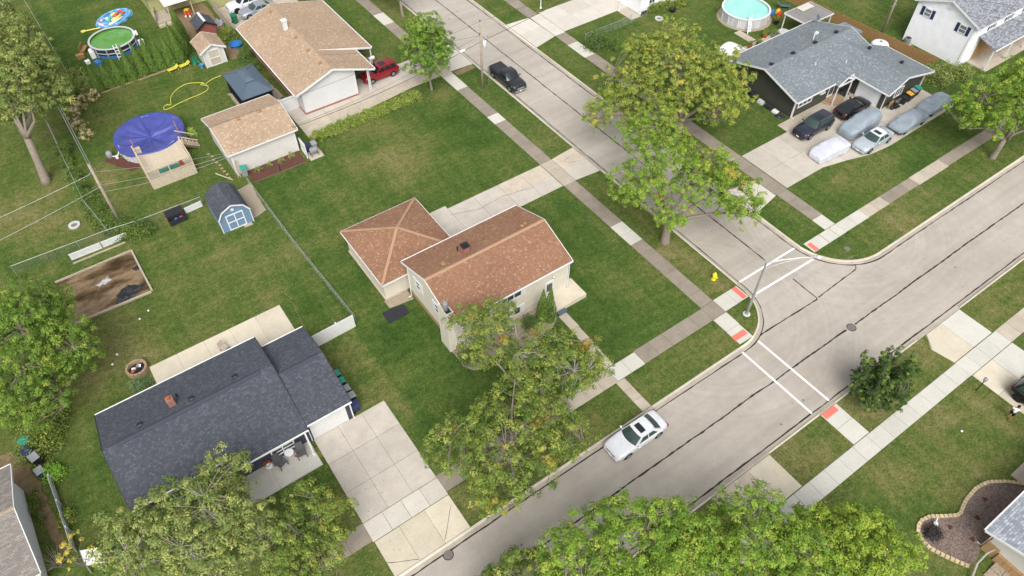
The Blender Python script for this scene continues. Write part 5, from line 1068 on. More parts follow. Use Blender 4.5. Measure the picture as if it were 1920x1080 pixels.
h = thing('pool_skimmer', 'white skimmer box on the far rim of the green pool', 'skimmer', (9.1, 96.0, 1.2)); MB().box(8.9, 95.75, 1.0, 9.4, 96.25, 1.4).build('box', M['plastic_white'], h); MB().box(8.95, 95.8, 1.4, 9.35, 96.2, 1.44).build('lid', M['trim_white'], h)
h = thing('pool_ladder', 'white A-frame ladder leaning over the green pool rim', 'ladder', (6.1, 93.7, 0)); 
for x in (5.95, 6.35): MB().bar((x, 93.2, 0), (x, 93.75, 1.7), .06).bar((x, 94.3, .6), (x, 93.8, 1.7), .06).build('rail', M['plastic_white'], h)
for k in range(4): MB().bar((5.95, 93.3 + .11 * k, .3 + .36 * k), (6.35, 93.3 + .11 * k, .3 + .36 * k), .12, .04).build('rung', M['plastic_white'], h)
# inflatable
h = thing('inflatable_float', 'flattened blue inflatable with red and yellow cushions on the far lawn', 'inflatable', (8.2, 103.5, 0), math.radians(28))
rows = []
for i in range(13):
    u = i / 12; rows.append([((2.6 - 1.9 * 0) * (u * 2 - 1) * 1.0, (1.55 * math.sqrt(max(.02, 1 - (u * 2 - 1) ** 2)) + .25) * (j / 8 * 2 - 1), .06 + .10 * math.sin(PI * j / 8) + .05 * math.sin(i * 1.7 + j)) for j in range(9)])
MB().grid(rows).build('base', M['vinyl_blue'], h, local=True, smooth=True)
for nm, mt, pts_, r_ in (('rim_tube', 'vinyl_blue', [(2.4 * math.cos(a), 1.6 * math.sin(a), .16) for a in np.linspace(0, 2 * PI, 25)], .16), ('cushion', 'vinyl_lilac', [(-2.1, -.6, .25), (-2.2, 0, .3), (-1.9, .7, .25)], .22), ('cushion', 'vinyl_lilac', [(-1.5, .75, .25), (-1.0, .85, .25)], .16), ('cushion', 'vinyl_yellow', [(-.8, -.55, .3), (.1, -.65, .34), (.9, -.5, .3)], .17), ('cushion', 'vinyl_yellow', [(.1, .55, .3), (.9, .5, .32)], .16), ('cushion', 'vinyl_red', [(1.35, -.45, .3), (1.45, .05, .36), (1.3, .5, .3)], .17), ('cushion', 'vinyl_red', [(.1, -.05, .32), (.8, 0, .32)], .2), ('cushion', 'vinyl_green', [(-1.1, .05, .28), (-.5, .05, .28)], .22), ('cushion', 'plastic_white', [(-1.6, -.95, .26), (-.4, -1.05, .26), (.6, -1.0, .26)], .13), ('cushion', 'plastic_white', [(-.9, .5, .26), (-.4, .6, .26)], .12)):
    MB().tube(pts_, r_, 8).build(nm, M[mt], h, local=True, smooth=True)
h = thing('foam_paddle', 'long yellow pool paddle lying beside the blue inflatable', 'paddle', (4.9, 102.4, 0)); MB().tube([(4.1, 102.5, .08), (6.3, 102.1, .1)], .07, 6).build('shaft', M['vinyl_yellow'], h); MB().lathe([(.12, .02), (.28, .04), (.28, .14), (.12, .16), (.12, .02)], 12, (4.0, 102.55, 0), close=False).build('ring', M['vinyl_yellow'], h)
h = thing('garden_bench', 'weathered wooden bench beside the green pool', 'bench', (3.0, 97.6, 0), math.radians(60))
for k in range(3): MB().box(-.7, -.25 + k * .17, .42, .7, -.1 + k * .17, .46).build('seat_slat', M['wood_brown'], h, local=True)
for k in range(3): MB().box(-.7, .29, .55 + k * .15, .7, .33, .67 + k * .15).build('back_slat', M['wood_brown'], h, local=True)
for x in (-.6, .6):
    for y in (-.2, .28): MB().box(x - .04, y - .04, 0, x + .04, y + .04, .42 if y < 0 else 1.0).build('leg', M['wood_brown'], h, local=True)
for i, (x, y, w_, d_, hh, mt, lb) in enumerate(((2.2, 96.3, .9, .5, .5, 'wood_brown', 'brown wooden crate near the bench by the green pool'), (2.6, 94.6, .5, .5, .35, 'plastic_white', 'small white tub on the edging by the green pool'), (3.6, 93.4, .6, .8, .5, 'plastic_blue', 'blue tub tucked under the green pool rim'), (9.3, 94.9, .5, .5, .7, 'trim_white', 'cream box standing against the green pool wall'))):
    o = thing('storage_box', lb, 'box', (x, y, 0), .2 * i); MB().box(-w_ / 2, -d_ / 2, 0, w_ / 2, d_ / 2, hh).build('body', M[mt], o, local=True, bevel=.03); MB().box(-w_ / 2 - .02, -d_ / 2 - .02, hh, w_ / 2 + .02, d_ / 2 + .02, hh + .05).build('lid', M[mt], o, local=True)
# blue covered pool with deck
CX, CY, CR = 4.3, 74.45, 3.45
h = thing('pool', 'round above-ground pool under a sagging violet-blue cover', 'pool', (CX, CY, 0))
pool_wall(h, CX, CY, CR, 1.28, 'pool_wall_grey', 'trim_grey', posts=14)
rows = []; rs = np.random.RandomState(4)
for i in range(29):
    u = i / 28; row = []
    for j in range(73):
        a = 2 * PI * j / 72; fold = (.10 * math.sin(7 * a + .6 + .8 * math.sin(2 * a)) + .09 * math.sin(13 * a + 1.2 * math.sin(3 * a)) + .06 * math.sin(27 * a + 2 * math.sin(5 * a))) * 1.35 * math.sin(PI * min(1, u * 1.02)) * (1.3 - .55 * u)
        sag = -.62 * (1 - u ** 1.7) ** 1.2
        ridge = .16 * math.exp(-((u - .22) / .16) ** 2) * max(0, math.cos(a - .5)) ** 3
        rr_ = u * (CR + .18); row.append((CX + rr_ * math.cos(a), CY + rr_ * math.sin(a), 1.42 + sag + fold * .8 + ridge))
    rows.append(row)
rows.append([(CX + (CR + .22) * math.cos(2 * PI * j / 72), CY + (CR + .22) * math.sin(2 * PI * j / 72), 1.0 + .08 * math.sin(j * 1.7)) for j in range(73)])
MB().grid(rows).build('cover', M['pool_cover'], h, smooth=True)
h = thing('pool_deck', 'weathered wooden deck with railing at the blue covered pool', 'deck', (4.2, 69.3, 0))
yb = lambda x: CY - math.sqrt(max(0.1, (CR + .2) ** 2 - (x - CX) ** 2)) if abs(x - CX) < CR + .15 else 73.2
for i in range(30):
    x = 2.02 + i * .15; MB().box(x, 66.85, 1.25, x + .14, min(73.0, yb(x + .07)), 1.3).build('deck_board', M['wood_deck'], h)
for i in range(34):
    x = 2.0 + i * .1325; MB().box(x, 66.78, .02, x + .125, 66.82, 1.24).build('skirt_board', M['wood_deck'], h)
for i in range(42):
    y = 66.85 + i * .1325; MB().box(1.97, y, .02, 2.01, y + .125, 1.24).build('skirt_board', M['wood_deck'], h)
trim(h, 'rail', 'wood_deck', ((2.0, 66.85, 2.25), (6.55, 66.85, 2.25), .12, .07), ((2.05, 66.85, 2.25), (2.05, 71.9, 2.25), .12, .07), ((6.5, 66.85, 2.25), (6.5, 70.6, 2.25), .12, .07), ((2.0, 66.85, 1.42), (6.55, 66.85, 1.42), .05, .07))
for x, y in ((2.05, 66.88), (4.2, 66.88), (6.5, 66.88), (6.5, 70.6), (2.05, 69.5), (2.05, 71.9)): MB().bar((x, y, 0), (x, y, 2.28), .1).build('post', M['wood_deck'], h)
for x, y in ((2.2, 72.0), (6.9, 72.6)): MB().bar((x, y, .5), (x + .03, y + .05, 2.9), .09).build('tall_post', M['wood_brown'], h)
for i in range(30): MB().bar((2.15 + i * .147, 66.85, 1.42), (2.15 + i * .147, 66.85, 2.22), .035).build('baluster', M['wood_dark'], h)
for i in range(24): MB().bar((2.05, 67.05 + i * .2, 1.3), (2.05, 67.05 + i * .2, 2.22), .035).build('baluster', M['wood_grey'], h)
MB().box(2.0, 71.5, 1.3, 2.7, 71.56, 2.2).build('side_panel', M['wood_deck'], h)
for k in range(5): MB().box(6.6 + k * .33, 70.75, 1.05 - k * .25, 6.95 + k * .33, 71.9, 1.1 - k * .25).build('stair_tread', M['wood_deck'], h)
for y in (70.72, 71.95):
    trim(h, 'stair_rail', 'wood_deck', ((6.55, y, 2.2), (8.25, y, 1.0), .08, .08)); trim(h, 'stair_stringer', 'wood_dark', ((6.55, y, 1.1), (8.25, y, .0), .05, .25))
    for k in range(9): MB().bar((6.7 + k * .18, y, 1.0 - k * .125), (6.7 + k * .18, y, 2.08 - k * .125), .035).build('baluster', M['wood_dark'], h)
h = thing('pool_toys', 'teal inflatable mattress behind the deck railing', 'mattress', (4.0, 67.5, 1.3)); MB().box(3.2, 67.1, 1.3, 5.2, 67.35, 1.75).build('mattress', M['plastic_teal'], h, bevel=.08); h.name = 'air_mattress'
h = thing('folded_chair', 'red folded chair leaning inside the deck railing', 'chair', (5.4, 67.2, 1.3)); MB().bar((5.3, 67.1, 1.3), (5.2, 67.1, 2.15), .04).bar((5.7, 67.1, 1.3), (5.6, 67.1, 2.15), .04).build('frame', M['metal_grey'], h); MB().slab([(5.3, 67.08, 1.4), (5.68, 67.08, 1.4), (5.6, 67.08, 2.1), (5.24, 67.08, 2.1)], .03).build('seat', M['plastic_red'], h)
h = thing('pool_pump', 'grey pool pump with white filter beside the blue pool', 'pump', (-.2, 74.8, 0)); MB().lathe([(.28, 0), (.32, .1), (.32, .55), (.2, .7), (.08, .75)], 14, (-.2, 74.8, 0)).build('tank', M['plastic_grey'], h, smooth=40); MB().tube([(.0, 74.5, .15), (.45, 74.2, .15), (.75, 74.4, .5)], .05, 6).lathe([(.15, 0), (.17, .3), (.08, .36)], 10, (.35, 74.1, 0)).build('filter', M['plastic_white'], h)
# turquoise pool
PX_, PY_, PR = 76.15, 55.55, 3.05
h = thing('pool', 'round above-ground pool of clear turquoise water with grey walls', 'pool', (PX_, PY_, 0))
pool_wall(h, PX_, PY_, PR, 1.3, 'pool_wall_grey', 'trim_white', posts=14)
MB().lathe([(.01, 1.1), (PR - .07, 1.1)], 40, (PX_, PY_, 0), close=False).build('water', M['water_teal'], h)
MB().lathe([(PR + .02, .0), (PR + .5, .0), (PR + .45, .06), (PR + .02, .06)], 40, (PX_, PY_, 0), close=False).build('stone_ring', M['gravel_tan'], h)
h = thing('pool_ladder', 'white plastic step ladder at the turquoise pool', 'ladder', (74.2, 52.9, 0))
for s in (-.3, .3): MB().bar((73.75 + s, 52.45 + s * .2, 0), (74.45 + s, 53.35 + s * .2, 1.75), .09, .09).bar((74.85 + s, 53.9, .9), (74.5 + s, 53.4, 1.75), .08).build('rail', M['plastic_white'], h)
for k in range(5): MB().bar((73.5 + .13 * k, 52.5 + .17 * k, .25 + .3 * k), (74.1 + .13 * k, 52.62 + .17 * k, .25 + .3 * k), .2, .05).build('rung', M['plastic_white'], h)
# ------------------------------------------------------------------ fences
def chain_link(name, label, pts, hh=1.15, seed=0, mesh_step=.2):
    o = thing(name, label, 'fence', (*pts[0], 0))
    for a, b in zip(pts, pts[1:]):
        L_ = math.hypot(b[0] - a[0], b[1] - a[1]); k = max(1, round(L_ / 2.6)); d = Vector((b[0] - a[0], b[1] - a[1], 0)) / L_
        for i in range(k + 1):
            if i == k and b != pts[-1]: continue
            p = Vector((*a, 0)) + d * L_ * i / k; MB().tube([p + Vector((0, 0, -.05)), p + Vector((0, 0, hh + .04))], .03, 6).build('post', M['metal_grey'], o, uv=False)
        MB().tube([(*a, hh), (*b, hh)], .022, 5).build('top_rail', M['metal_grey'], o, uv=False)
        mb = MB(); n_ = int(L_ / mesh_step)
        for i in range(-int(hh / mesh_step), n_):
            for s in (1, -1):
                u0, u1 = i * mesh_step, i * mesh_step + hh; z0, z1 = (0, hh) if s > 0 else (hh, 0)
                if u0 < 0: z0 += (z1 - z0) * (-u0 / hh); u0 = 0
                if u1 > L_: z1 = z0 + (z1 - z0) * ((L_ - u0) / (u1 - u0)); u1 = L_
                if u1 - u0 < .05: continue
                A = Vector((*a, .04)) + d * u0 + Vector((0, 0, z0 * .97)); B = Vector((*a, .04)) + d * u1 + Vector((0, 0, z1 * .97)); mb.tube([A, B], .0022, 3, cap=False)
        mb.build('wire_mesh', M['metal_grey'], o, uv=False, kind='stuff')
    return o
chain_link('chain_link_fence', 'overgrown chain-link fence running down the left side past the utility pole', [(-4.3, 84), (-4.3, 68), (-3.5, 62.3)])
chain_link('chain_link_fence', 'chain-link fence behind the sand pit and white lattice', [(-12, 62.6), (-3.5, 62.3), (-.6, 61.9), (5.3, 61.7)], 1.1)
chain_link('chain_link_fence', 'chain-link fence along the far lawn behind the tall left tree', [(-.5, 116), (0, 91)], 1.1)
chain_link('chain_link_fence', 'chain-link fence between the pale driveway and the pool garden', [(55.2, 60.2), (55.3, 63.0), (60.0, 62.9), (66.0, 63.3)], 1.15)
def board_fence(name, label, a, b, hh, bw, mat, post='same', seed=0, wob=.03, board='board', gap=.006, rail=True, kind=None, lean=0):
    o = thing(name, label, 'fence', (*a, 0)); r_ = random.Random(seed); L_ = math.hypot(b[0] - a[0], b[1] - a[1]); d = Vector((b[0] - a[0], b[1] - a[1], 0)) / L_; nn = Vector((-d.y, d.x, 0)); n_ = int(L_ / bw)
    joined = MB() if kind else None
    for i in range(n_):
        p = Vector((*a, 0)) + d * (i * L_ / n_); q = p + d * (L_ / n_ - gap); t_ = .022; top = hh + r_.uniform(-wob, wob)
        mb = joined or MB(); ln = Vector((nn.x, nn.y, 0)) * lean
        mb.hexa([p - nn * t_, q - nn * t_, q + nn * t_, p + nn * t_], [p - nn * t_ + ln + Vector((0, 0, top)), q - nn * t_ + ln + Vector((0, 0, top)), q + nn * t_ + ln + Vector((0, 0, top)), p + nn * t_ + ln + Vector((0, 0, top))])
        if not kind: mb.build(board, M[mat], o)
    if kind: joined.build(board, M[mat], o, kind='stuff')
    for i in range(int(L_ / 2.4) + 1):
        p = Vector((*a, 0)) + d * min(L_, i * 2.4); MB().bar(p + nn * .07, p + nn * .07 + Vector((0, 0, hh + .08)), .1).build('post', M[mat], o)
    if rail:
        for z in (.3, hh - .25): MB().bar(Vector((*a, z)) + nn * .04, Vector((*b, z)) + nn * .04, .04, .09).build('rail', M[mat], o)
    return o
board_fence('vinyl_fence', 'white vinyl fence panels with gate beside the navy garage', (6.75, 39.05), (10.75, 39.15), 1.6, .2, 'trim_white', wob=.0)
board_fence('vinyl_gate', 'white vinyl panel between the tan-roofed garage and house', (17.95, 71.2), (20.05, 71.2), 1.8, .2, 'trim_white', wob=0)
board_fence('vinyl_fence', 'short white vinyl panel screening the bins at the garage corner', (17.0, 62.35), (17.0, 63.9), 1.75, .2, 'trim_white', wob=0)
chain_link('chain_link_fence', 'low fence with weathered rail along the lawn from garage to white gate', [(10.25, 62.2), (10.45, 51.4), (11.0, 39.6)], .85)
board_fence('picket_fence', 'grey picket fence with gaps beside the dirt path', (-14.15, 39.2), (-14.05, 32.6), .9, .16, 'trim_grey', seed=4, gap=.06, kind='stuff')
board_fence('wooden_fence', 'tall brown wooden fence behind the grey-roofed house', (84.0, 56.5), (85.7, 33.8), 1.45, .14, 'wood_brown', seed=5, kind='stuff')
board_fence('wooden_fence', 'brown wooden fence at the back of the turquoise pool', (76.0, 62.5), (84.0, 56.5), 1.7, .14, 'wood_brown', seed=6, kind='stuff')
board_fence('wooden_fence', 'weathered fence beside the olive house and the white SUV', (19.75, 98.2), (19.75, 90.0), 1.5, .14, 'wood_grey', seed=7, kind='stuff')
board_fence('wooden_fence', 'tilted old fence panels at the deck of the olive house', (13.9, 105.8), (12.4, 98.4), 1.2, .14, 'wood_grey', seed=8, kind='stuff')
def lattice(name, label, a, b, hh, z0=.02):
    o = thing(name, label, 'lattice', (*a, 0)); L_ = math.hypot(b[0] - a[0], b[1] - a[1]); d = Vector((b[0] - a[0], b[1] - a[1], 0)) / L_; mb = MB(); st = .11
    for i in range(-int(hh / st), int(L_ / st)):
        for s in (1, -1):
            u0, u1 = i * st, i * st + hh; za, zb = (0, hh) if s > 0 else (hh, 0)
            if u0 < 0: za += (zb - za) * (-u0 / hh); u0 = 0
            if u1 > L_: zb = za + (zb - za) * ((L_ - u0) / (u1 - u0)); u1 = L_
            if u1 - u0 < .04: continue
            mb.bar(Vector((*a, z0)) + d * u0 + Vector((0, 0, za)), Vector((*a, z0)) + d * u1 + Vector((0, 0, zb)), .012, .05)
    mb.build('slat', M['plastic_white'], o, uv=False, kind='stuff')
    for p, q in ((0, 0), (0, hh)): MB().bar(Vector((*a, z0 + q)), Vector((*b, z0 + q)), .03, .06).build('frame', M['plastic_white'], o)
    return o
lattice('lattice_panel', 'long white lattice panel behind the sand pit', (-7.4, 61.5), (-4.6, 61.45), .7); lattice('lattice_panel', 'white lattice panel grown through with weeds near the pole', (-4.5, 61.5), (-2.2, 61.45), .65); lattice('lattice_panel', 'short white lattice panel between planter box and blue shed', (3.5, 61.5), (5.2, 61.6), .65)
MB().box(-7.4, 60.85, 0, -2.6, 60.95, .12).build('landscape_timber', M['wood_grey']); tag(bpy.context.scene.collection.objects[-1], 'long landscape timber lying in front of the lattice', 'timber')
# ------------------------------------------------------------------ sand pit, fire pit, flower beds
h = thing('sand_pit', 'muddy rectangular sand pit framed with grey timbers', 'sandpit', (-5.4, 56.3, 0))
rs = np.random.RandomState(2); rows = []
for i in range(31):
    rows.append([(-9.3 + 6.75 * i / 30, 53.3 + 6.0 * j / 26, .065 + .04 * math.sin(i * .5) * math.sin(j * .4) + rs.uniform(-.012, .012)) for j in range(27)])
MB().grid(rows).build('sand', M['sand_pit'], h, smooth=True)
for a, b in (((-9.3, 59.36, .1), (-5.6, 59.38, .1)), ((-5.58, 59.38, .11), (-2.5, 59.4, .1)), ((-2.45, 59.4, .1), (-2.45, 56.2, .1)), ((-2.45, 56.18, .11), (-2.4, 53.3, .1)), ((-2.5, 53.22, .1), (-5.4, 53.3, .1)), ((-5.42, 53.3, .11), (-9.3, 53.4, .1))): MB().bar(a, b, .16, .18).build('timber', M['wood_grey'], h)
def heap(name, label, cx, cy, rx, ry, hh, mat, seed, cat, rz=0):
    o = thing(name, label, cat, (cx, cy, 0), rz); r_ = np.random.RandomState(seed); rows = []; ph = r_.uniform(0, 6, 8)
    for i in range(25):
        row = []
        for j in range(25):
            u, v = i / 12 - 1, j / 12 - 1; d_ = math.hypot(u, v); lim = 1 + .18 * math.sin(3 * math.atan2(v, u) + ph[0]) + .12 * math.sin(7 * math.atan2(v, u) + ph[1]); w_ = max(0, 1 - (d_ / lim) ** 2)
            row.append((u * rx, v * ry, .03 * (w_ > 0) - .08 * (w_ <= 0) + hh * w_ * (.55 + .45 * math.sin(u * 7 + ph[2] + 2 * math.sin(v * 5 + ph[3])) * math.sin(v * 8 + ph[4])) + .02 * r_.uniform()))
        rows.append(row)
    MB().grid(rows).build('sheet', M[mat], o, local=True, smooth=50); return o
heap('tarp', 'crumpled black plastic sheet in the sand pit corner', -4.2, 54.3, 1.5, .85, .35, 'tarp_black', 3, 'tarp', .35); heap('tarp', 'small black plastic bag on the sand pit timber', -2.75, 56.9, .35, .3, .3, 'tarp_black', 4, 'bag')
heap('tarp', 'dirty pale plastic scrap in the middle of the sand pit', -5.6, 57.0, .75, .4, .12, 'trim_grey', 6, 'scrap', .4)
h = thing('fire_pit', 'round brick fire pit filled with scrap by the patio end', 'fire pit', (-6.05, 45.4, 0))
for lv in range(4):
    k_ = 15
    for i in range(k_):
        a = 2 * PI * (i + .5 * (lv % 2)) / k_; o = MB().box(-.14, -.09, 0, .14, .09, .12).build('brick', M['brick_buff'], h, local=True); o.location = (.75 * math.cos(a), .75 * math.sin(a), lv * .125); o.rotation_euler = (0, 0, a + PI / 2)
MB().lathe([(.01, .2), (.62, .2)], 16, (-6.05, 45.4, 0), close=False).build('ash', M['tarp_black'], h)
for i, (x, y, w_, mt) in enumerate(((-.25, .1, .3, 'plastic_white'), (.15, .2, .35, 'metal_grey'), (.1, -.2, .25, 'plastic_dark'), (-.3, -.25, .3, 'terracotta'), (.3, 0, .22, 'plastic_white'))):
    o = MB().box(-w_ / 2, -w_ / 3, 0, w_ / 2, w_ / 3, .14).build('scrap', M[mt], h, local=True); o.location = (x, y, .22 + .05 * i); o.rotation_euler = (.4 * math.sin(i), .3, i * 1.1)
# curved bed with stone edging
EDGE = [(35.32, -3.36), (35.04, -2.87), (34.58, -1.97), (34.23, -1.06), (34.3, -.3), (34.53, .09), (35.0, .38), (35.51, .45), (36.22, .3), (36.8, -.1), (37.4, -.48), (37.88, -.78), (38.25, -.78), (38.7, -.64), (39.3, -.48), (40.04, -.4), (40.8, -.35), (41.44, -.45), (42.0, -.6), (42.48, -.9), (43.0, -1.25), (43.39, -1.59), (44.0, -2.21)]
h = thing('flower_bed', 'curved mulch flower bed edged with tan stone blocks', 'flower bed', (38, -2, 0))
MB().prism(EDGE + [(44, -3.05), (37.1, -3.05), (36.2, -3.4)], -.05, .05).build('mulch', M['mulch_grey'], h)
P = [Vector((*q, 0)) for q in EDGE]; L_ = [0]
for a, b in zip(P, P[1:]): L_.append(L_[-1] + (b - a).length)
bm_ = None; nb = int(L_[-1] / .31)
for i in range(nb):
    s_ = (i + .5) * L_[-1] / nb; k_ = next(q for q in range(len(L_) - 1) if L_[q + 1] >= s_); d = (P[k_ + 1] - P[k_]).normalized(); p = P[k_] + d * (s_ - L_[k_])
    if bm_ is None: bm_ = o = MB().hexa([(-.142, -.13, 0), (.142, -.13, 0), (.142, .13, 0), (-.142, .13, 0)], [(-.135, -.12, .16), (.135, -.12, .16), (.115, .12, .16), (-.115, .12, .16)]).build('edging_block', M['block_tan'], h, local=True)
    else: o = bm_.copy(); link(o, h)
    o.location = (p.x - 38, p.y + 2, jr.uniform(-.01, .015)); o.rotation_euler = (0, 0, math.atan2(d.y, d.x) + jr.uniform(-.06, .06))
for i, (x, y) in enumerate(((36.7, -1.0), (38.9, -1.7), (37.2, -2.4), (40.6, -1.2))): heap('perennial_stub', f'cut-back dark perennial clump in the mulch bed, {ORD[i]} from the near-black bush', x, y, .22, .2, .09, 'mulch_red', 20 + i, 'plant')
# other beds
h = thing('flower_bed', 'red mulch bed along the wall of the tan-roofed garage', 'flower bed', (13.6, 62.9, 0)); MB().prism([(10.7, 61.95), (16.6, 61.85), (16.6, 64.0), (10.9, 64.0)], -.05, .04).build('mulch', M['mulch_red'], h); trim(h, 'edging', 'wood_dark', ((10.7, 61.9, .04), (16.6, 61.8, .04), .08, .1))
for i, x in enumerate((11.9, 13.1, 14.4, 15.6)): shrub('bush', f'straggly dry plant in the red mulch bed, {ORD[i]} from the bin', (x, 63.4), (.45, .3, .6), OLIVE, 16, 18, .12, 200 + i, group='plants in the red mulch bed')
for x, y in ((13.7, 62.0), (16.3, 62.2)): pass
h = thing('flower_bed', 'stone-filled front bed curving around the clipped bushes', 'flower bed', (22, 30.5, 0)); MB().prism([(25.5, 31.78), (25.6, 30.2), (25.45, 29.8), (24.6, 29.2), (23.8, 29.12), (22.9, 28.6), (22.0, 28.55), (21.0, 29.2), (19, 29.4), (17.4, 29.2), (16.6, 29.4), (16.1, 30.2), (16.15, 31.7), (16.1, 32.06), (17.3, 31.78)], -.05, .035).build('pebbles', M['gravel_tan'], h)
h = thing('gravel_strip', 'pebble strip at the garage corner beside the mat', 'gravel', (15.3, 39.7, 0)); MB().prism([(14.1, 39.2), (16.4, 38.9), (16.4, 40.2), (14.1, 40.2)], -.05, .03).build('pebbles', M['gravel_tan'], h)
o = MB().prism([(13.3, 39.15), (13.24, 37.7), (15.32, 37.72), (15.38, 38.88)], 0, .025).build('ground_mat', M['plastic_dark']); tag(o, 'dark rubber mat lying on the grass by the west wall', 'mat')
h = thing('edging_stones', 'row of rough stones edging the arborvitae bed', 'edging', (7, 87.45, 0))
for i in range(34): x = 2.3 + i * .285; o = MB().hexa([(-.14, -.1, 0), (.14, -.1, 0), (.14, .1, 0), (-.14, .1, 0)], [(-.1, -.08, .12), (.1, -.06, .14), (.11, .07, .12), (-.1, .07, .13)]).build('stone', M['brick_buff'], h, local=True); o.location = (x - 7, jr.uniform(-.06, .06) + .01 * i - .15, 0); o.rotation_euler = (0, 0, jr.uniform(-.3, .3))
h = thing('edging_stones', 'row of small pavers edging the garage side', 'edging', (8.6, 66.5, 0))
for i in range(9): o = MB().box(-.14, -.1, 0, .14, .1, .08).build('stone', M['brick_buff'], h, local=True); o.location = (jr.uniform(-.1, .1) + .05 * i, 2.6 - i * .62, 0); o.rotation_euler = (0, 0, jr.uniform(-.4, .4))
# bed ring on the lawn by the patio
h = thing('edging_stones', 'worn stone ring of a former bed behind the navy house', 'edging', (6, 45.5, 0))
ring = [(4.3, 45.3), (4.6, 46.1), (5.4, 46.8), (6.3, 47.0), (7.1, 46.5), (7.4, 45.6), (7.3, 44.2), (7.2, 42.8), (7.05, 41.2)]
for a, b in zip(ring, ring[1:]):
    k_ = int(math.hypot(b[0] - a[0], b[1] - a[1]) / .3)
    for j in range(k_): o = MB().box(-.1, -.035, 0, .1, .035, .012).build('stone', M['dirt'], h, local=True); o.location = (a[0] + (b[0] - a[0]) * j / k_ - 6 + jr.uniform(-.04, .04), a[1] + (b[1] - a[1]) * j / k_ - 45.5, 0); o.rotation_euler = (0, 0, math.atan2(b[1] - a[1], b[0] - a[0]))
# deck corner of the olive house
h = thing('porch_deck', 'weathered grey deck with steps at the olive house', 'deck', (13.5, 99.5, 0)); MB().box(12.5, 98.1, 0, 14.3, 101.1, .5).build('platform', M['wood_grey'], h); MB().box(12.4, 97.6, 0, 14.2, 98.08, .25).build('step', M['wood_grey'], h)
for x, y in ((14.2, 98.2), (17.3, 98.6)): MB().bar((x, y, 0), (x, y, 2.3), .11).build('post', M['wood_deck'], h)
MB().slab([(13.9, 98.1, 2.3), (17.3, 98.1, 2.3), (17.3, 101.2, 2.6), (13.9, 101.2, 2.6)], .06).build('awning', M['trim_white'], h)
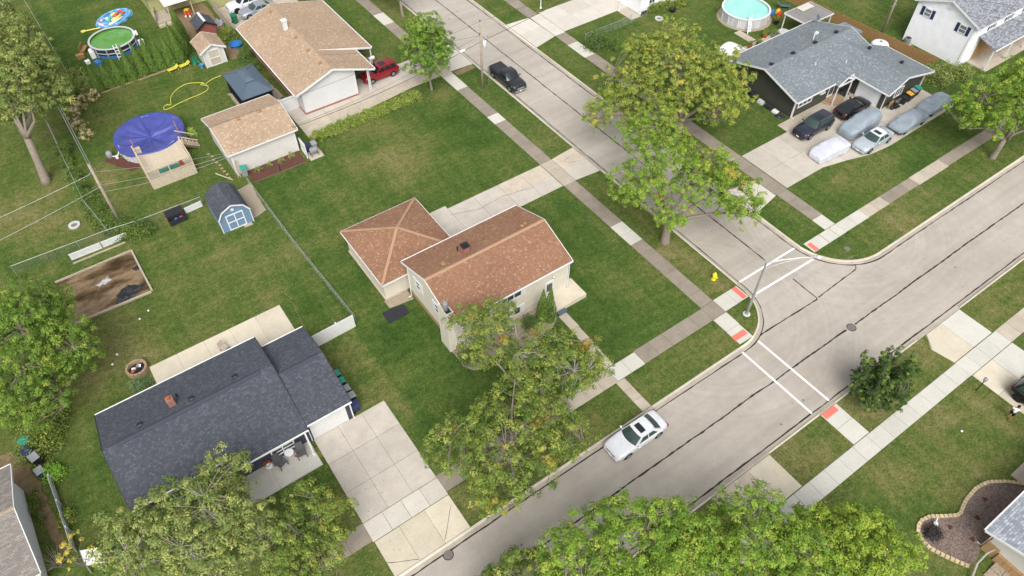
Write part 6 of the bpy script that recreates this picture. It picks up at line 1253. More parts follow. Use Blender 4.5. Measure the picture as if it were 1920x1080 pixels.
# ------------------------------------------------------------------ vehicles
def lerp(a, b, t): return a + (b - a) * t
def car(name, label, x, y, head, L=4.9, W=1.88, H=1.48, wb=2.9, kind='sedan', col='paint_white', glass='car_glass', rim='rim_alloy', z=0, sunroof=False, rails=False, wr=.34, group=None, cat='car', tail='lamp_red', woff=0, roofcol=None):
    o = thing(name, label, cat, (x, y, z), head, group); hw = W / 2
    spec = {'sedan': ([(0, .72, .80), (.015, .90, .87), (.05, 1.0, .94), (.18, 1.02, 1.0), (.32, .97, 1.0), (.5, .95, 1.0), (.66, .95, 1.0), (.73, .97, 1.0), (.86, .90, .985), (.95, .80, .94), (.985, .70, .88), (1, .56, .80)], (.125, .27, .545, .71), .95, .985, .72),
            'coupe': ([(0, .72, .80), (.015, .90, .88), (.05, .99, .95), (.15, 1.0, 1.0), (.32, .95, 1.0), (.5, .92, 1.0), (.66, .92, 1.0), (.73, .94, 1.0), (.86, .86, .985), (.95, .76, .94), (.985, .66, .88), (1, .54, .80)], (.07, .33, .52, .71), .93, .985, .68),
            'suv': ([(0, .9, .84), (.012, 1.06, .90), (.04, 1.1, .96), (.18, 1.1, 1.0), (.32, 1.08, 1.0), (.5, 1.06, 1.0), (.66, 1.06, 1.0), (.73, 1.08, 1.0), (.86, 1.04, .985), (.95, .96, .95), (.985, .84, .9), (1, .66, .84)], (.02, .085, .56, .715), 1.07, .985, .76),
            'pickup': ([(0, .98, .93), (.01, 1.16, .95), (.03, 1.2, .97), (.18, 1.2, 1.0), (.39, 1.2, 1.0), (.5, 1.12, 1.0), (.66, 1.1, 1.0), (.74, 1.14, 1.0), (.86, 1.12, .985), (.95, 1.06, .96), (.985, .92, .92), (1, .72, .86)], (.395, .43, .635, .755), 1.12, .985, .78)}[kind]
    prof, (r0, r1, f1, f0), zbelt, wbf, wrf = spec; X = lambda t: (t - .5) * L
    zb0 = .24 if kind in ('suv', 'pickup') else .18
    rows = []
    for t, zt, wf in prof:
        w = hw * wf; zb_ = zb0 + (.1 if t < .02 or t > .98 else 0); pts = [(0, zb_), (w * .80, zb_), (w * .965, zb_ + .10), (w, lerp(zb_, zt, .52)), (w * .985, lerp(zb_, zt, .80)), (w * .93, zt - .035), (w * .84, zt), (w * .42, zt + .035), (0, zt + .045)]
        rows.append([(X(t), -a, b) for a, b in pts] + [(X(t), a, b) for a, b in pts[-2:0:-1]] + [(X(t), 0, zb_)])
    mb = MB().grid(rows); n = len(rows[0]); e = (len(rows) - 1) * n
    mb.f += [tuple(range(n - 1))[::-1], tuple(e + i for i in range(n - 1))]
    body = mb.build('body', M[col], o, local=True, smooth=48, uv=False)
    # cabin from shared curves
    wbx, wrx, zr = hw * wbf * .93, hw * wrf, H; bw, tw, br, tr_ = .24, .07, .10, .05
    cur = {'fb': lambda s: Vector((X(f0) - bw * s * s, s * wbx, zbelt + .03)), 'ft': lambda s: Vector((X(f1) - tw * s * s, s * wrx, zr - .045 * s * s)), 'rt': lambda s: Vector((X(r1) + tr_ * s * s, s * wrx, zr - .02 - .045 * s * s)), 'rb': lambda s: Vector((X(r0) + br * s * s, s * wbx, zbelt + .045))}
    def ruled(A, B, u0, u1, v0, v1, nu=8, nv=5, off=0, bulge=0):
        g_ = []
        for i in range(nu + 1):
            row = []
            for j in range(nv + 1):
                s, v = lerp(u0, u1, i / nu), lerp(v0, v1, j / nv); p = cur[A](s).lerp(cur[B](s), v); p.z += bulge * 4 * v * (1 - v); row.append(p)
            g_.append(row)
        if off:
            nrm = (g_[nu][nv // 2] - g_[0][nv // 2]).cross(g_[nu // 2][nv] - g_[nu // 2][0]).normalized()
            if nrm.z < 0: nrm = -nrm
            g_ = [[p + nrm * off for p in r_] for r_ in g_]
        return g_
    def side(sg, a0, a1, v0, v1, off=0, na=6):
        fb, ft, rt, rb = (cur[k](sg) for k in ('fb', 'ft', 'rt', 'rb')); g_ = []
        for i in range(na + 1):
            a = lerp(a0, a1, i / na); B_, T_ = fb.lerp(rb, a), ft.lerp(rt, a); row = []
            for j in range(5):
                v = lerp(v0, v1, j / 4); p = B_.lerp(T_, v); p.y += sg * (.03 * 4 * v * (1 - v) * .6 + off); row.append(p)
            g_.append(row)
        return g_
    cab = MB().grid(ruled('fb', 'ft', -1, 1, 0, 1), True).grid(ruled('rb', 'rt', -1, 1, 0, 1)).grid(side(1, 0, 1, 0, 1)).grid(side(-1, 0, 1, 0, 1), True)
    cab.build('pillars', M[col], o, local=True, smooth=40, uv=False)
    MB().grid(ruled('ft', 'rt', -1, 1, 0, 1, 8, 8, bulge=.03), True).build('roof', M[roofcol or col], o, local=True, smooth=True, uv=False)
    MB().grid(ruled('fb', 'ft', -.93, .93, .04, .93, off=.012), True).build('windshield', M[glass], o, local=True, smooth=True, uv=False)
    MB().grid(ruled('rb', 'rt', -.9, .9, .10, .92, off=.012)).build('rear_window', M[glass], o, local=True, smooth=True, uv=False)
    cuts = {'sedan': ((.10, .46), (.50, .84)), 'coupe': ((.10, .50), (.54, .80)), 'suv': ((.09, .36), (.39, .64), (.67, .93)), 'pickup': ((.10, .50), (.54, .90))}[kind]
    for sg in (1, -1):
        for a, b in cuts: MB().grid(side(sg, a, b, .10, .88, .012), sg < 0).build('side_window', M[glass], o, local=True, smooth=True, uv=False)
        mx = X(f0) - .38; MB().lathe([(.02, -.09), (.09, -.06), (.1, .05), (.05, .09)], 8, (mx, sg * (hw + .11), zbelt + .10)).bar((mx, sg * (hw * .9), zbelt + .03), (mx, sg * (hw + .1), zbelt + .06), .05).build('mirror', M[col], o, local=True, uv=False)
        hz = prof[-2][1] - .06; MB().hexa([(X(.945), sg * hw * .62, hz - .09), (X(.992), sg * hw * .60, hz - .09), (X(.955), sg * hw * .925, hz - .07), (X(.90), sg * hw * .965, hz - .05)], [(X(.945), sg * hw * .62, hz + .05), (X(.985), sg * hw * .60, hz + .04), (X(.95), sg * hw * .915, hz + .07), (X(.89), sg * hw * .965, hz + .10)]).build('headlight', M['lamp_clear'], o, local=True, uv=False)
        tz = prof[1][1] - .16; MB().box(X(-.004), min(sg * hw * .55, sg * hw * .90), tz - .09, X(.035), max(sg * hw * .55, sg * hw * .90), tz + .09).build('tail_light', M[tail], o, local=True, uv=False)
        for wx in (wb / 2 + woff, -wb / 2 + woff):
            w_ = bpy.data.objects.new('wheel', None); link(w_, o); w_.location = (wx, sg * (hw - .10), wr); w_.rotation_euler = (PI / 2 * -sg, 0, 0)
            MB().lathe([(wr * .62, -.11), (wr * .96, -.10), (wr, -.05), (wr, .07), (wr * .94, .11), (wr * .64, .115)], 22, close=True).build('tyre', M['rubber'], w_, local=True, smooth=35, uv=False)
            rm = MB().lathe([(wr * .60, .112), (wr * .66, .118), (wr * .66, .124), (wr * .60, .124)], 22, close=False).lathe([(.01, .132), (wr * .16, .13), (wr * .16, .11)], 10, close=False)
            for k in range(7):
                a = 2 * PI * k / 7; rm.bar((wr * .1 * math.cos(a), wr * .1 * math.sin(a), .122), (wr * .62 * math.cos(a), wr * .62 * math.sin(a), .120), .055, .015)
            rm.build('rim', M[rim], w_, local=True, uv=False)
            ar = MB(); k_ = 14; pts = [(wx + (wr + .055) * math.cos(PI * i / k_), (wr + .055) * math.sin(PI * i / k_) + wr * .95) for i in range(k_ + 1)] + [(wx - wr - .055, zb0 + .02), (wx + wr + .055, zb0 + .02)]
            yy = sg * (hw + .004); ar.add([(p[0], yy, p[1]) for p in pts] + [(p[0], sg * (hw - .12), p[1]) for p in pts], [tuple(range(len(pts)))] + [(i, (i + 1) % len(pts), len(pts) + (i + 1) % len(pts), len(pts) + i) for i in range(len(pts))]); ar.build('wheel_arch', M['rubber'], o, local=True, uv=False)
    nz = prof[-1][1]; MB().box(X(.985), -hw * .5, nz - .13, X(1.004), hw * .5, nz + .06).build('grille', M['chrome' if kind in ('pickup', 'sedan') else 'metal_dark'], o, local=True, uv=False, bevel=.02)
    MB().box(X(.975), -hw * .8, zb0 + .08, X(1.008), hw * .8, zb0 + .24).build('bumper', M[col if kind != 'pickup' else 'chrome'], o, local=True, uv=False, bevel=.03); MB().box(X(-.008), -hw * .8, zb0 + .1, X(.02), hw * .8, zb0 + .3).build('bumper', M[col], o, local=True, uv=False, bevel=.03)
    MB().box(X(1.008), -.16, zb0 + .12, X(1.012), .16, zb0 + .23).build('licence_plate', M['plastic_white'], o, local=True, uv=False)
    for sg in (1, -1):
        for a in (.44, .60) if kind != 'coupe' else (.44,): MB().box(X(a) - .1, sg * (hw - .01) - .02, zbelt - .12, X(a) + .1, sg * (hw - .01) + .02, zbelt - .085).build('door_handle', M[col], o, local=True, uv=False)
    if sunroof: MB().grid(ruled('ft', 'rt', -.62, .62, .14, .5, 6, 4, off=.034, bulge=.0), True).build('sunroof', M['car_glass'], o, local=True, smooth=True, uv=False)
    if rails:
        for sg in (1, -1): MB().tube([Vector(cur['ft'](sg * .95).lerp(cur['rt'](sg * .95), v)) + Vector((0, 0, .03 if v in (.03, .97) else .075)) for v in (.03, .1, .5, .9, .97)], .022, 6).build('roof_rail', M['chrome'], o, local=True, uv=False)
    if kind == 'pickup':
        MB().box(X(.02), -hw * .84, 1.19, X(.385), hw * .84, 1.262).build('bed_cover', M['plastic_dark'], o, local=True, uv=False, bevel=.02)
    return o
car('sedan', 'white sedan with dark sunroof parked at the kerb', 23.3, 17.05, PI, 5.05, 1.9, 1.48, 3.05, 'sedan', 'paint_white', 'car_glass_teal', z=-.12, sunroof=True)
car('pickup_truck', 'black crew-cab pickup truck parked at the kerb by the utility pole', 42.4, 61.6, -PI / 2, 5.4, 1.92, 1.8, 3.5, 'pickup', 'paint_charcoal', z=-.12, wr=.38, cat='pickup')
car('suv', 'red SUV parked under the carport of the tan-roofed house', 30.45, 71.25, PI, 4.6, 1.85, 1.7, 2.78, 'suv', 'paint_red', z=.025, wr=.36, rails=False, sunroof=True)
car('suv', 'dark navy SUV with silver roof rails on the crowded driveway', 64.3, 34.4, PI, 4.9, 1.94, 1.74, 2.95, 'suv', 'paint_navy', 'car_glass_teal', z=.025, wr=.37, rails=True, sunroof=True)
car('coupe', 'black coupe parked nose-in at the white garage door', 70.75, 34.2, 0, 4.85, 1.85, 1.42, 2.98, 'coupe', 'paint_black', z=.025, wr=.34, sunroof=True)
car('sedan', 'silver-blue sedan with dark sunroof between the covered cars', 67.75, 29.15, PI, 5.0, 1.87, 1.46, 3.1, 'sedan', 'paint_silver', 'car_glass_teal', z=.025, sunroof=True, roofcol='paint_white')
car('suv', 'black SUV with black wheels at the right edge of the picture', 51.05, .75, -PI / 2, 4.6, 1.9, 1.75, 2.75, 'suv', 'paint_black', 'car_glass_teal', 'rim_black', z=.025, wr=.4, tail='lamp_red')
car('suv', 'white SUV parked beside the olive house at the top edge', 23.5, 96.1, PI, 4.8, 1.92, 1.75, 2.85, 'suv', 'paint_white', 'car_glass', 'rim_black', z=.0, wr=.4)
car('sedan', 'grey sedan half hidden behind the tan roof at the top edge', 24.3, 93.75, PI, 4.8, 1.85, 1.45, 2.9, 'sedan', 'paint_greysilver', 'car_glass_teal', z=.0)
slab(rect(20.2, 91.5, 30, 98.2), 'slab_mid', drive)
def cover(label, x, y, head, L, W, H, mat, kind='sedan', hem=.16, seed=0, wheels=True):
    o = thing('covered_car', label, 'car', (x, y, .025), head, 'covered cars on the driveway'); rs = np.random.RandomState(seed); hw = W / 2
    P_ = {'sedan': [(0, .62), (.02, .95), (.10, 1.02), (.17, 1.06), (.30, H), (.42, H + .02), (.54, H), (.70, 1.02), (.86, .94), (.96, .82), (1, .6)], 'suv': [(0, .9), (.02, 1.35), (.06, H - .12), (.12, H), (.4, H + .03), (.57, H), (.72, 1.2), (.88, 1.12), (.97, .95), (1, .75)]}[kind]
    tt = np.array([p[0] for p in P_]); zz = np.array([p[1] for p in P_]); ph = rs.uniform(0, 6.28, 9); rows = []; nt, nk = 60, 34
    for i in range(nt + 1):
        t = i / nt; zt = float(np.interp(t, tt, zz)); w = hw * (1.02 - .22 * abs(2 * t - 1) ** 7); zb_ = min(zt * .82, .98 if kind == 'sedan' else 1.1); row = []
        for k in range(2 * nk + 1):
            q = 1 - abs(k / nk - 1); sg = -1 if k < nk else 1
            wr_ = .013 * math.sin(26 * t + 5 * q + ph[0]) + .017 * math.sin(13 * t - 7 * q + ph[1] + 1.5 * math.sin(9 * t)) + .012 * math.sin(47 * t + 3 * q + ph[2])
            if q < .42: y_, z_ = w * (.99 + .02 * q / .42) + wr_ * 1.3 * (1 - q), hem + .05 * math.sin(17 * t + ph[3]) * (1 - q / .42) + (zb_ - hem) * q / .42
            else:
                f_ = (q - .42) / .58 * PI / 2; y_, z_ = w * (max(0, math.cos(f_)) ** .5 if zt - zb_ < .25 else (1 - .26 * math.sin(f_ * 1.0) ** .9) * max(0, math.cos(max(0, f_ - .55) / 1.021 * PI / 2)) ** .6) + wr_ * .4 * math.cos(f_), zb_ + (zt - zb_) * math.sin(f_) ** .8 + wr_ * .5
            row.append(((t - .5) * L, sg * y_, z_))
        if i == 0: rows.append([(p[0] + .02, p[1] * .97, hem) for p in row])
        rows.append(row)
        if i == nt: rows.append([(p[0] - .02, p[1] * .97, hem) for p in row])
    MB().grid(rows).build('cover', M[mat], o, local=True, smooth=True, uv=False)
    if wheels:
        for sg in (1, -1):
            for wx in (-L * .29, L * .31):
                w_ = MB().lathe([(.2, -.1), (.32, -.09), (.33, 0), (.32, .09), (.2, .1)], 18).build('wheel', M['rubber'], o, local=True, smooth=35, uv=False); w_.location = (wx, sg * (hw - .13), .33); w_.rotation_euler = (PI / 2, 0, 0)
        MB().box(-L * .47, -hw * .9, .2, L * .47, hw * .9, .6).build('underbody', M['paint_black'], o, local=True, uv=False, bevel=.1)
    return o
cover('car under a silvery white cover at the edge of the crowded driveway', 62.7, 30.8, PI - .07, 4.55, 1.86, 1.42, 'cover_silver', hem=.1, seed=1, wheels=False)
cover('tall SUV under a grey cover between coupe and silver sedan', 68.75, 31.65, PI, 5.2, 1.98, 1.78, 'cover_grey', 'suv', hem=.1, seed=2, wheels=False)
cover('car under a pale blue-grey cover behind the silver sedan', 73.6, 28.95, PI, 5.0, 1.88, 1.5, 'cover_grey', hem=.42, seed=3)
cover('car under a pale blue-grey cover at the far end of the driveway', 78.8, 29.2, PI, 4.7, 1.86, 1.45, 'cover_grey', hem=.34, seed=4)
# ------------------------------------------------------------------ street furniture and small things
def sag(a, b, s=.4, n=16): return [(a[0] + (b[0] - a[0]) * i / n, a[1] + (b[1] - a[1]) * i / n, a[2] + (b[2] - a[2]) * i / n - s * 4 * (i / n) * (1 - i / n)) for i in range(n + 1)]
def wire(label, a, b, s=.4, r=.016, mat='metal_dark', wob=0):
    p = sag(a, b, s, 24)
    o = MB().tube(p, r, 4).build('overhead_wire', M[mat], uv=False); return tag(o, label, 'wire', 'overhead wires')
h = thing('utility_pole', 'tall wooden utility pole with grey transformer beside the black pickup', 'utility pole', (39.25, 62.2, 0)); MB().tube([(39.25, 62.2, -.2), (39.24, 62.18, 4), (39.2, 62.15, 8.5)], [.16, .14, .11], 10).build('pole', M['wood_pole'], h, smooth=True)
MB().lathe([(.2, 5.2), (.24, 5.25), (.24, 5.95), (.2, 6.05), (.05, 6.1)], 14, (39.62, 62.05, 0)).build('transformer', M['metal_white'], h, smooth=40); MB().bar((39.2, 62.1, 5.9), (39.6, 62.05, 5.9), .06).build('bracket', M['metal_dark'], h)
MB().lathe([(.05, 8.45), (.07, 8.55), (.04, 8.68)], 8, (39.2, 62.15, 0)).build('insulator', M['metal_dark'], h); MB().lathe([(.05, 7.0), (.07, 7.06), (.04, 7.15)], 8, (39.08, 62.1, 0)).build('insulator', M['metal_dark'], h)
h = thing('utility_pole', 'weathered leaning utility pole among the weeds at the left fence', 'utility pole', (-2.2, 63.7, 0)); MB().tube([(-2.2, 63.7, -.2), (-2.18, 63.72, 3.5), (-2.1, 63.8, 7.4)], [.17, .15, .12], 10).build('pole', M['wood_pole'], h, smooth=True); MB().bar((-2.5, 63.5, 6.6), (-1.8, 64.0, 6.6), .06).build('bracket', M['metal_grey'], h)
h = thing('utility_pole', 'wooden utility pole behind the brown fence at the top right', 'utility pole', (87.3, 42.4, 0)); MB().tube([(87.3, 42.4, -.2), (87.3, 42.4, 9.5)], [.17, .12], 10).build('pole', M['wood_pole'], h, smooth=True); MB().bar((86.8, 42.4, 3.9), (87.9, 42.4, 3.9), .06).build('bracket', M['metal_grey'], h)
A = (39.2, 62.15, 8.5); B7 = (39.1, 62.1, 6.9); B6 = (39.1, 62.1, 6.1)
wire('topmost wire from the transformer pole towards the left', A, (-2.1, 63.8, 7.3), .8); wire('topmost wire from the transformer pole across the street', A, (75, 64, 8.2), .6)
wire('wire leaving the transformer pole to the tan-roofed house', B7, (24.1, 72.0, 4.9), .5); wire('service cable from the transformer pole across to the pale driveway', B6, (66.5, 69.0, 4.8), .5, .03)
wire('thick cable from the transformer pole over the hedge driveway', B6, (16.8, 64.2, 2.9), .6, .032); wire('second wire over the hedge driveway to the garage', B7, (16.6, 64.3, 3.0), .6, .014)
wire('cable from the garage corner to the leaning pole, upper one', (9.8, 64.2, 2.9), (-2.1, 63.8, 6.5), .25, .014, 'metal_grey'); wire('cable from the garage corner to the leaning pole, middle one', (9.8, 64.2, 2.7), (-2.15, 63.75, 5.0), .4, .018, 'metal_grey'); wire('cable from the garage corner to the leaning pole, lowest one', (9.7, 64.1, 2.5), (-2.18, 63.72, 4.2), .45, .016, 'metal_grey')
wire('long pale wire crossing the left lawn from the leaning pole', (-2.12, 63.8, 6.4), (-34, 60, 7.4), .7, .014, 'metal_grey'); wire('lower pale wire crossing the left lawn from the leaning pole', (-2.15, 63.75, 4.8), (-34, 58, 6.0), .8, .014, 'metal_grey')
wire('twin cable from the leaning pole up through the tall tree', (-2.15, 63.8, 7.2), (-2.6, 108, 8.2), .6, .03, 'metal_grey'); wire('second cable beside it from the leaning pole up through the tall tree', (-2.0, 63.8, 6.8), (-2.3, 108, 7.8), .6, .03, 'metal_grey')
for k, (z0, z1) in enumerate(((4.1, 4.3), (3.4, 3.6), (5.0, 5.2))): wire(f'wire across the white wall of the two-storey house, {ORD[k]} of three', (87.3, 42.4, z0 + 1.5), (100, 14, z1 + 4), .4, .015)
wire('wire from the far pole to the grey-roofed house', (87.3, 42.4, 5.5), (77.0, 46.8, 3.0), .3, .015); wire('wire from the far pole over the pool garden', (87.3, 42.4, 7.5), (66, 68, 6), .5, .015)
h = thing('cable_box', 'white splice box hanging on the cable near the transformer pole', 'cable box', (36.9, 62.35, 5.65)); MB().box(36.55, 62.28, 5.55, 37.25, 62.45, 5.76).build('case', M['plastic_white'], h); MB().bar((36.7, 62.36, 5.76), (36.7, 62.36, 5.9), .03).bar((37.1, 62.36, 5.76), (37.1, 62.36, 5.9), .03).build('hanger', M['metal_dark'], h)
h = thing('road_sign', 'small grey sign on a thin post beside the pickup', 'sign', (40.15, 62.2, 0)); MB().bar((40.15, 62.2, 0), (40.15, 62.2, 2.5), .05).build('post', M['metal_grey'], h); MB().box(40.13, 62.02, 2.0, 40.16, 62.38, 2.5).build('panel', M['metal_grey'], h)
# street light
h = thing('street_light', 'grey street light with long arm on the corner by the red pads', 'street light', (39.3, 20.6, 0)); MB().lathe([(.33, -.1), (.33, .04), (.28, .06)], 20, (39.3, 20.6, 0)).build('concrete_base', M['slab_new'], h)
MB().tube([(39.3, 20.6, .04), (39.3, 20.6, 3), (39.3, 20.6, 6.7)], [.12, .10, .07], 10).box(39.15, 20.45, .04, 39.45, 20.75, .12).build('pole', M['metal_grey'], h, smooth=40)
MB().tube([(39.3, 20.6, 6.55), (40.3, 19.95, 6.95), (41.6, 19.1, 7.15), (42.55, 18.5, 7.15)], [.05, .045, .04, .035], 8).tube([(39.3, 20.6, 5.9), (40.4, 19.88, 6.6), (41.4, 19.23, 7.05)], .02, 6).build('arm', M['metal_white'], h, smooth=True)
MB().lathe([(.02, -.1), (.2, -.06), (.22, .02), (.1, .1), (.02, .11)], 14, (42.75, 18.37, 7.15)).build('lamp_head', M['metal_white'], h, smooth=True)
MB().box(39.35, 20.45, 2.4, 39.5, 20.6, 2.85).build('control_box', M['metal_white'], h)
# hydrant
h = thing('fire_hydrant', 'yellow fire hydrant on the verge near the crossing', 'fire hydrant', (39.85, 25.15, 0)); MB().lathe([(.19, -.05), (.19, .04), (.13, .05), (.13, .5), (.18, .52), (.18, .57), (.15, .6), (.12, .7), (.05, .76), (.04, .82)], 16, (39.85, 25.15, 0)).build('barrel', M['hydrant_yellow'], h, smooth=45)
for dx, dy, r_ in ((.0, -.26, .085), (.24, .1, .07), (-.24, -.1, .07)): MB().tube([(39.85, 25.15, .4), (39.85 + dx, 25.15 + dy, .4)], r_, 10).tube([(39.85 + dx * .85, 25.15 + dy * .85, .4), (39.85 + dx * 1.08, 25.15 + dy * 1.08, .4)], r_ * 1.25, 8).build('nozzle_cap', M['hydrant_yellow'], h)
h.scale = (1.15, 1.15, 1.15)
for lb, x, y, r_ in (('round iron manhole cover on the centre line of the street', 45.67, 14.4, .36), ('dark round manhole cover in the gutter at the pale apron', 6.85, 17.75, .33)):
    h = thing('manhole_cover', lb, 'manhole', (x, y, RZ)); MB().lathe([(r_ + .06, -.03), (r_ + .06, .008), (r_ + .01, .008)], 26, (x, y, RZ)).build('frame', M['tar'], h); mb = MB().lathe([(r_, -.02), (r_, .012), (.01, .012)], 26, (x, y, RZ), close=False)
    for k in range(-3, 4): mb.box(x - .22, y + k * .07 - .015, RZ + .012, x + .22, y + k * .07 + .015, RZ + .018)
    mb.build('lid', M['iron'], h)
h = thing('storm_drain', 'iron kerb inlet grate at the far corner', 'drain', (52.25, 19.4, -.1)); mb = MB(); 
for k in range(7): mb.box(51.9 + k * .1, 19.2, -.12, 51.95 + k * .1, 19.6, -.09)
mb.build('grate', M['iron'], h, kind='stuff'); MB().box(51.85, 19.15, -.13, 52.6, 19.65, -.118).build('pit', M['tar'], h); MB().box(51.85, 19.62, -.1, 52.6, 19.72, .05).build('hood', M['iron'], h)
h = thing('storm_drain', 'kerb drain grate near the street maple', 'drain', (12.6, 18.1, -.1)); mb = MB()
for k in range(8): mb.box(12.2 + k * .1, 17.98, -.12, 12.25 + k * .1, 18.25, -.09)
mb.build('grate', M['iron'], h, kind='stuff'); MB().box(12.15, 17.95, -.13, 13.0, 18.28, -.117).build('pit', M['tar'], h)
for lb, x, y, r_ in (('round valve lid in the grass by the corner ramp', 52.9, 20.6, .28),): o = MB().lathe([(r_, -.03), (r_, .02), (.01, .025)], 20, (x, y, 0), close=False).build('valve_lid', M['iron']); tag(o, lb, 'lid')
# post lamp, poles
h = thing('post_lamp', 'black garden post lamp beside the two-tone driveway', 'lamp post', (48.5, 4.5, 0)); MB().tube([(48.5, 4.5, 0), (48.5, 4.5, 1.35)], .04, 8).build('post', M['metal_dark'], h); MB().lathe([(.06, 1.33), (.13, 1.4), (.16, 1.66), (.18, 1.68), (.03, 1.82)], 8, (48.5, 4.5, 0)).build('lantern', M['plastic_grey'], h)
for lb, x, y in (('white pole at the edge of the pale driveway', 63.85, 66.4), ('thin white pole in the lawn at the top edge', 55.75, 73.0)): h = thing('white_pole', lb, 'pole', (x, y, 0)); MB().tube([(x, y, 0), (x, y, 4.2)], .07, 8).build('shaft', M['trim_white'], h); MB().lathe([(.16, 0), (.12, .12)], 10, (x, y, 0)).build('foot', M['trim_white'], h)
h = thing('mailbox_post', 'white post with a box on top beside the red SUV', 'post', (30.35, 73.1, 0)); MB().bar((30.35, 73.1, 0), (30.35, 73.1, 1.75), .14).build('post', M['trim_white'], h); MB().box(30.2, 72.95, 1.4, 30.95, 73.25, 1.75).build('box', M['trim_white'], h, bevel=.08)
# bins
def bin_(label, x, y, body, lid, rz=0, s=1.0):
    o = thing('wheelie_bin', label, 'trash bin', (x, y, .02), rz, 'wheeled bins'); MB().hexa([(-.24 * s, -.27 * s, .06), (.24 * s, -.27 * s, .06), (.24 * s, .27 * s, .06), (-.24 * s, .27 * s, .06)], [(-.3 * s, -.34 * s, .98 * s), (.3 * s, -.34 * s, .98 * s), (.3 * s, .34 * s, .98 * s), (-.3 * s, .34 * s, .98 * s)]).build('body', M[body], o, local=True, bevel=.03)
    MB().slab([(-.32 * s, -.37 * s, 1.03 * s), (.32 * s, -.37 * s, 1.03 * s), (.32 * s, .40 * s, 1.09 * s), (-.32 * s, .40 * s, 1.09 * s)], .05).build('lid', M[lid], o, local=True, bevel=.03); MB().tube([(-.26 * s, .42 * s, 1.0 * s), (.26 * s, .42 * s, 1.0 * s)], .02, 6).build('handle', M[body], o, local=True)
    for sx in (-.27, .27): w_ = MB().lathe([(.1, -.03), (.1, .03)], 12).build('wheel', M['rubber'], o, local=True); w_.location = (sx * s, .28 * s, .1); w_.rotation_euler = (0, PI / 2, 0)
    return o
bin_('teal bin farthest along the navy garage wall', 6.95, 35.0, 'plastic_dark', 'plastic_teal', PI / 2); bin_('second teal bin along the navy garage wall', 6.98, 34.15, 'plastic_dark', 'plastic_teal', PI / 2); bin_('third bin along the navy garage wall, grey lid', 7.0, 33.25, 'plastic_dark', 'plastic_grey', PI / 2); bin_('grey-lidded bin nearest the garage front', 7.05, 32.45, 'plastic_dark', 'plastic_grey', PI / 2); bin_('navy bin at the front corner of the navy garage', 6.95, 31.65, 'plastic_navy', 'plastic_navy', PI / 2, .95)
bin_('yellow-lidded bin beside the dark house wing', 77.6, 31.75, 'plastic_dark', 'plastic_yellow', 0); bin_('grey-lidded bin between the yellow and teal ones', 78.5, 31.85, 'plastic_dark', 'plastic_grey', 0); bin_('teal-lidded bin beside the dark house wing', 79.35, 31.95, 'plastic_dark', 'plastic_teal', 0); bin_('plain dark bin left of the yellow-lidded one', 76.7, 31.7, 'plastic_dark', 'plastic_dark', .2, .9)
bin_('teal bin half hidden in the shrubs at the left edge', -14.9, 43.0, 'plastic_dark', 'plastic_teal', .5); bin_('navy bin behind the grey one at the left edge', -14.95, 42.0, 'plastic_navy', 'plastic_navy', .4); bin_('grey-lidded bin by the dirt path at the left edge', -14.6, 41.2, 'plastic_dark', 'plastic_grey', .3); bin_('navy bin with a pale sticker beside the sprouting shrub', -14.55, 39.9, 'plastic_navy', 'plastic_grey', .2, .9)
bin_('green bin tilted at the garage corner of the tan-roofed garage', 10.5, 63.5, 'plastic_grey', 'plastic_teal', -.2); bin_('large green bin by the grey sedan at the top', 20.9, 93.1, 'plastic_green', 'plastic_green', .1, 1.1); bin_('navy bin behind the short vinyl panel', 17.4, 63.3, 'plastic_navy', 'plastic_navy', 0, .9); bin_('grey bin behind the short vinyl panel', 18.2, 63.2, 'plastic_grey', 'plastic_grey', 0, .9)
h = thing('concrete_pad', 'small concrete pad behind the short vinyl panel', 'slab', (17.8, 62.6, 0)); MB().prism([(17.05, 61.7), (18.6, 61.7), (18.6, 63.8), (17.05, 63.8)], -.05, .06).build('slab', M['slab_mid'], h)
h = thing('grill', 'covered grey grill on the pad behind the vinyl panel', 'grill', (17.75, 62.35, .06)); MB().box(17.35, 62.1, .5, 18.2, 62.6, .95).build('hood', M['plastic_grey'], h, bevel=.12)
for x in (17.4, 18.15):
    for y in (62.15, 62.55): MB().bar((x, y, .06), (x, y, .5), .05).build('leg', M['metal_dark'], h)
for lb, x, y, mt in (('thin black garden stake at the red mulch bed', 13.7, 62.0, 'metal_dark'), ('black stake at the end of the concrete pad', 18.65, 61.75, 'metal_dark')): o = MB().bar((x, y, 0), (x, y, 1.0), .06).build('garden_stake', M[mt]); tag(o, lb, 'stake')
o = MB().bar((8.0, 65.6, .05), (9.1, 63.6, .05), .1, .05).build('lumber', M['wood_deck']); tag(o, 'pale board lying on the grass beside the garage', 'board')
for k in range(3): o = MB().bar((9.75 + k * .22, 63.6 - .05 * k, 0), (9.95 + k * .1, 64.05, 1.9), .09, .04).build('lumber', M['wood_deck']); tag(o, f'board leaning on the garage corner, {ORD[k]} from the downspout', 'board', 'boards leaning on the garage')
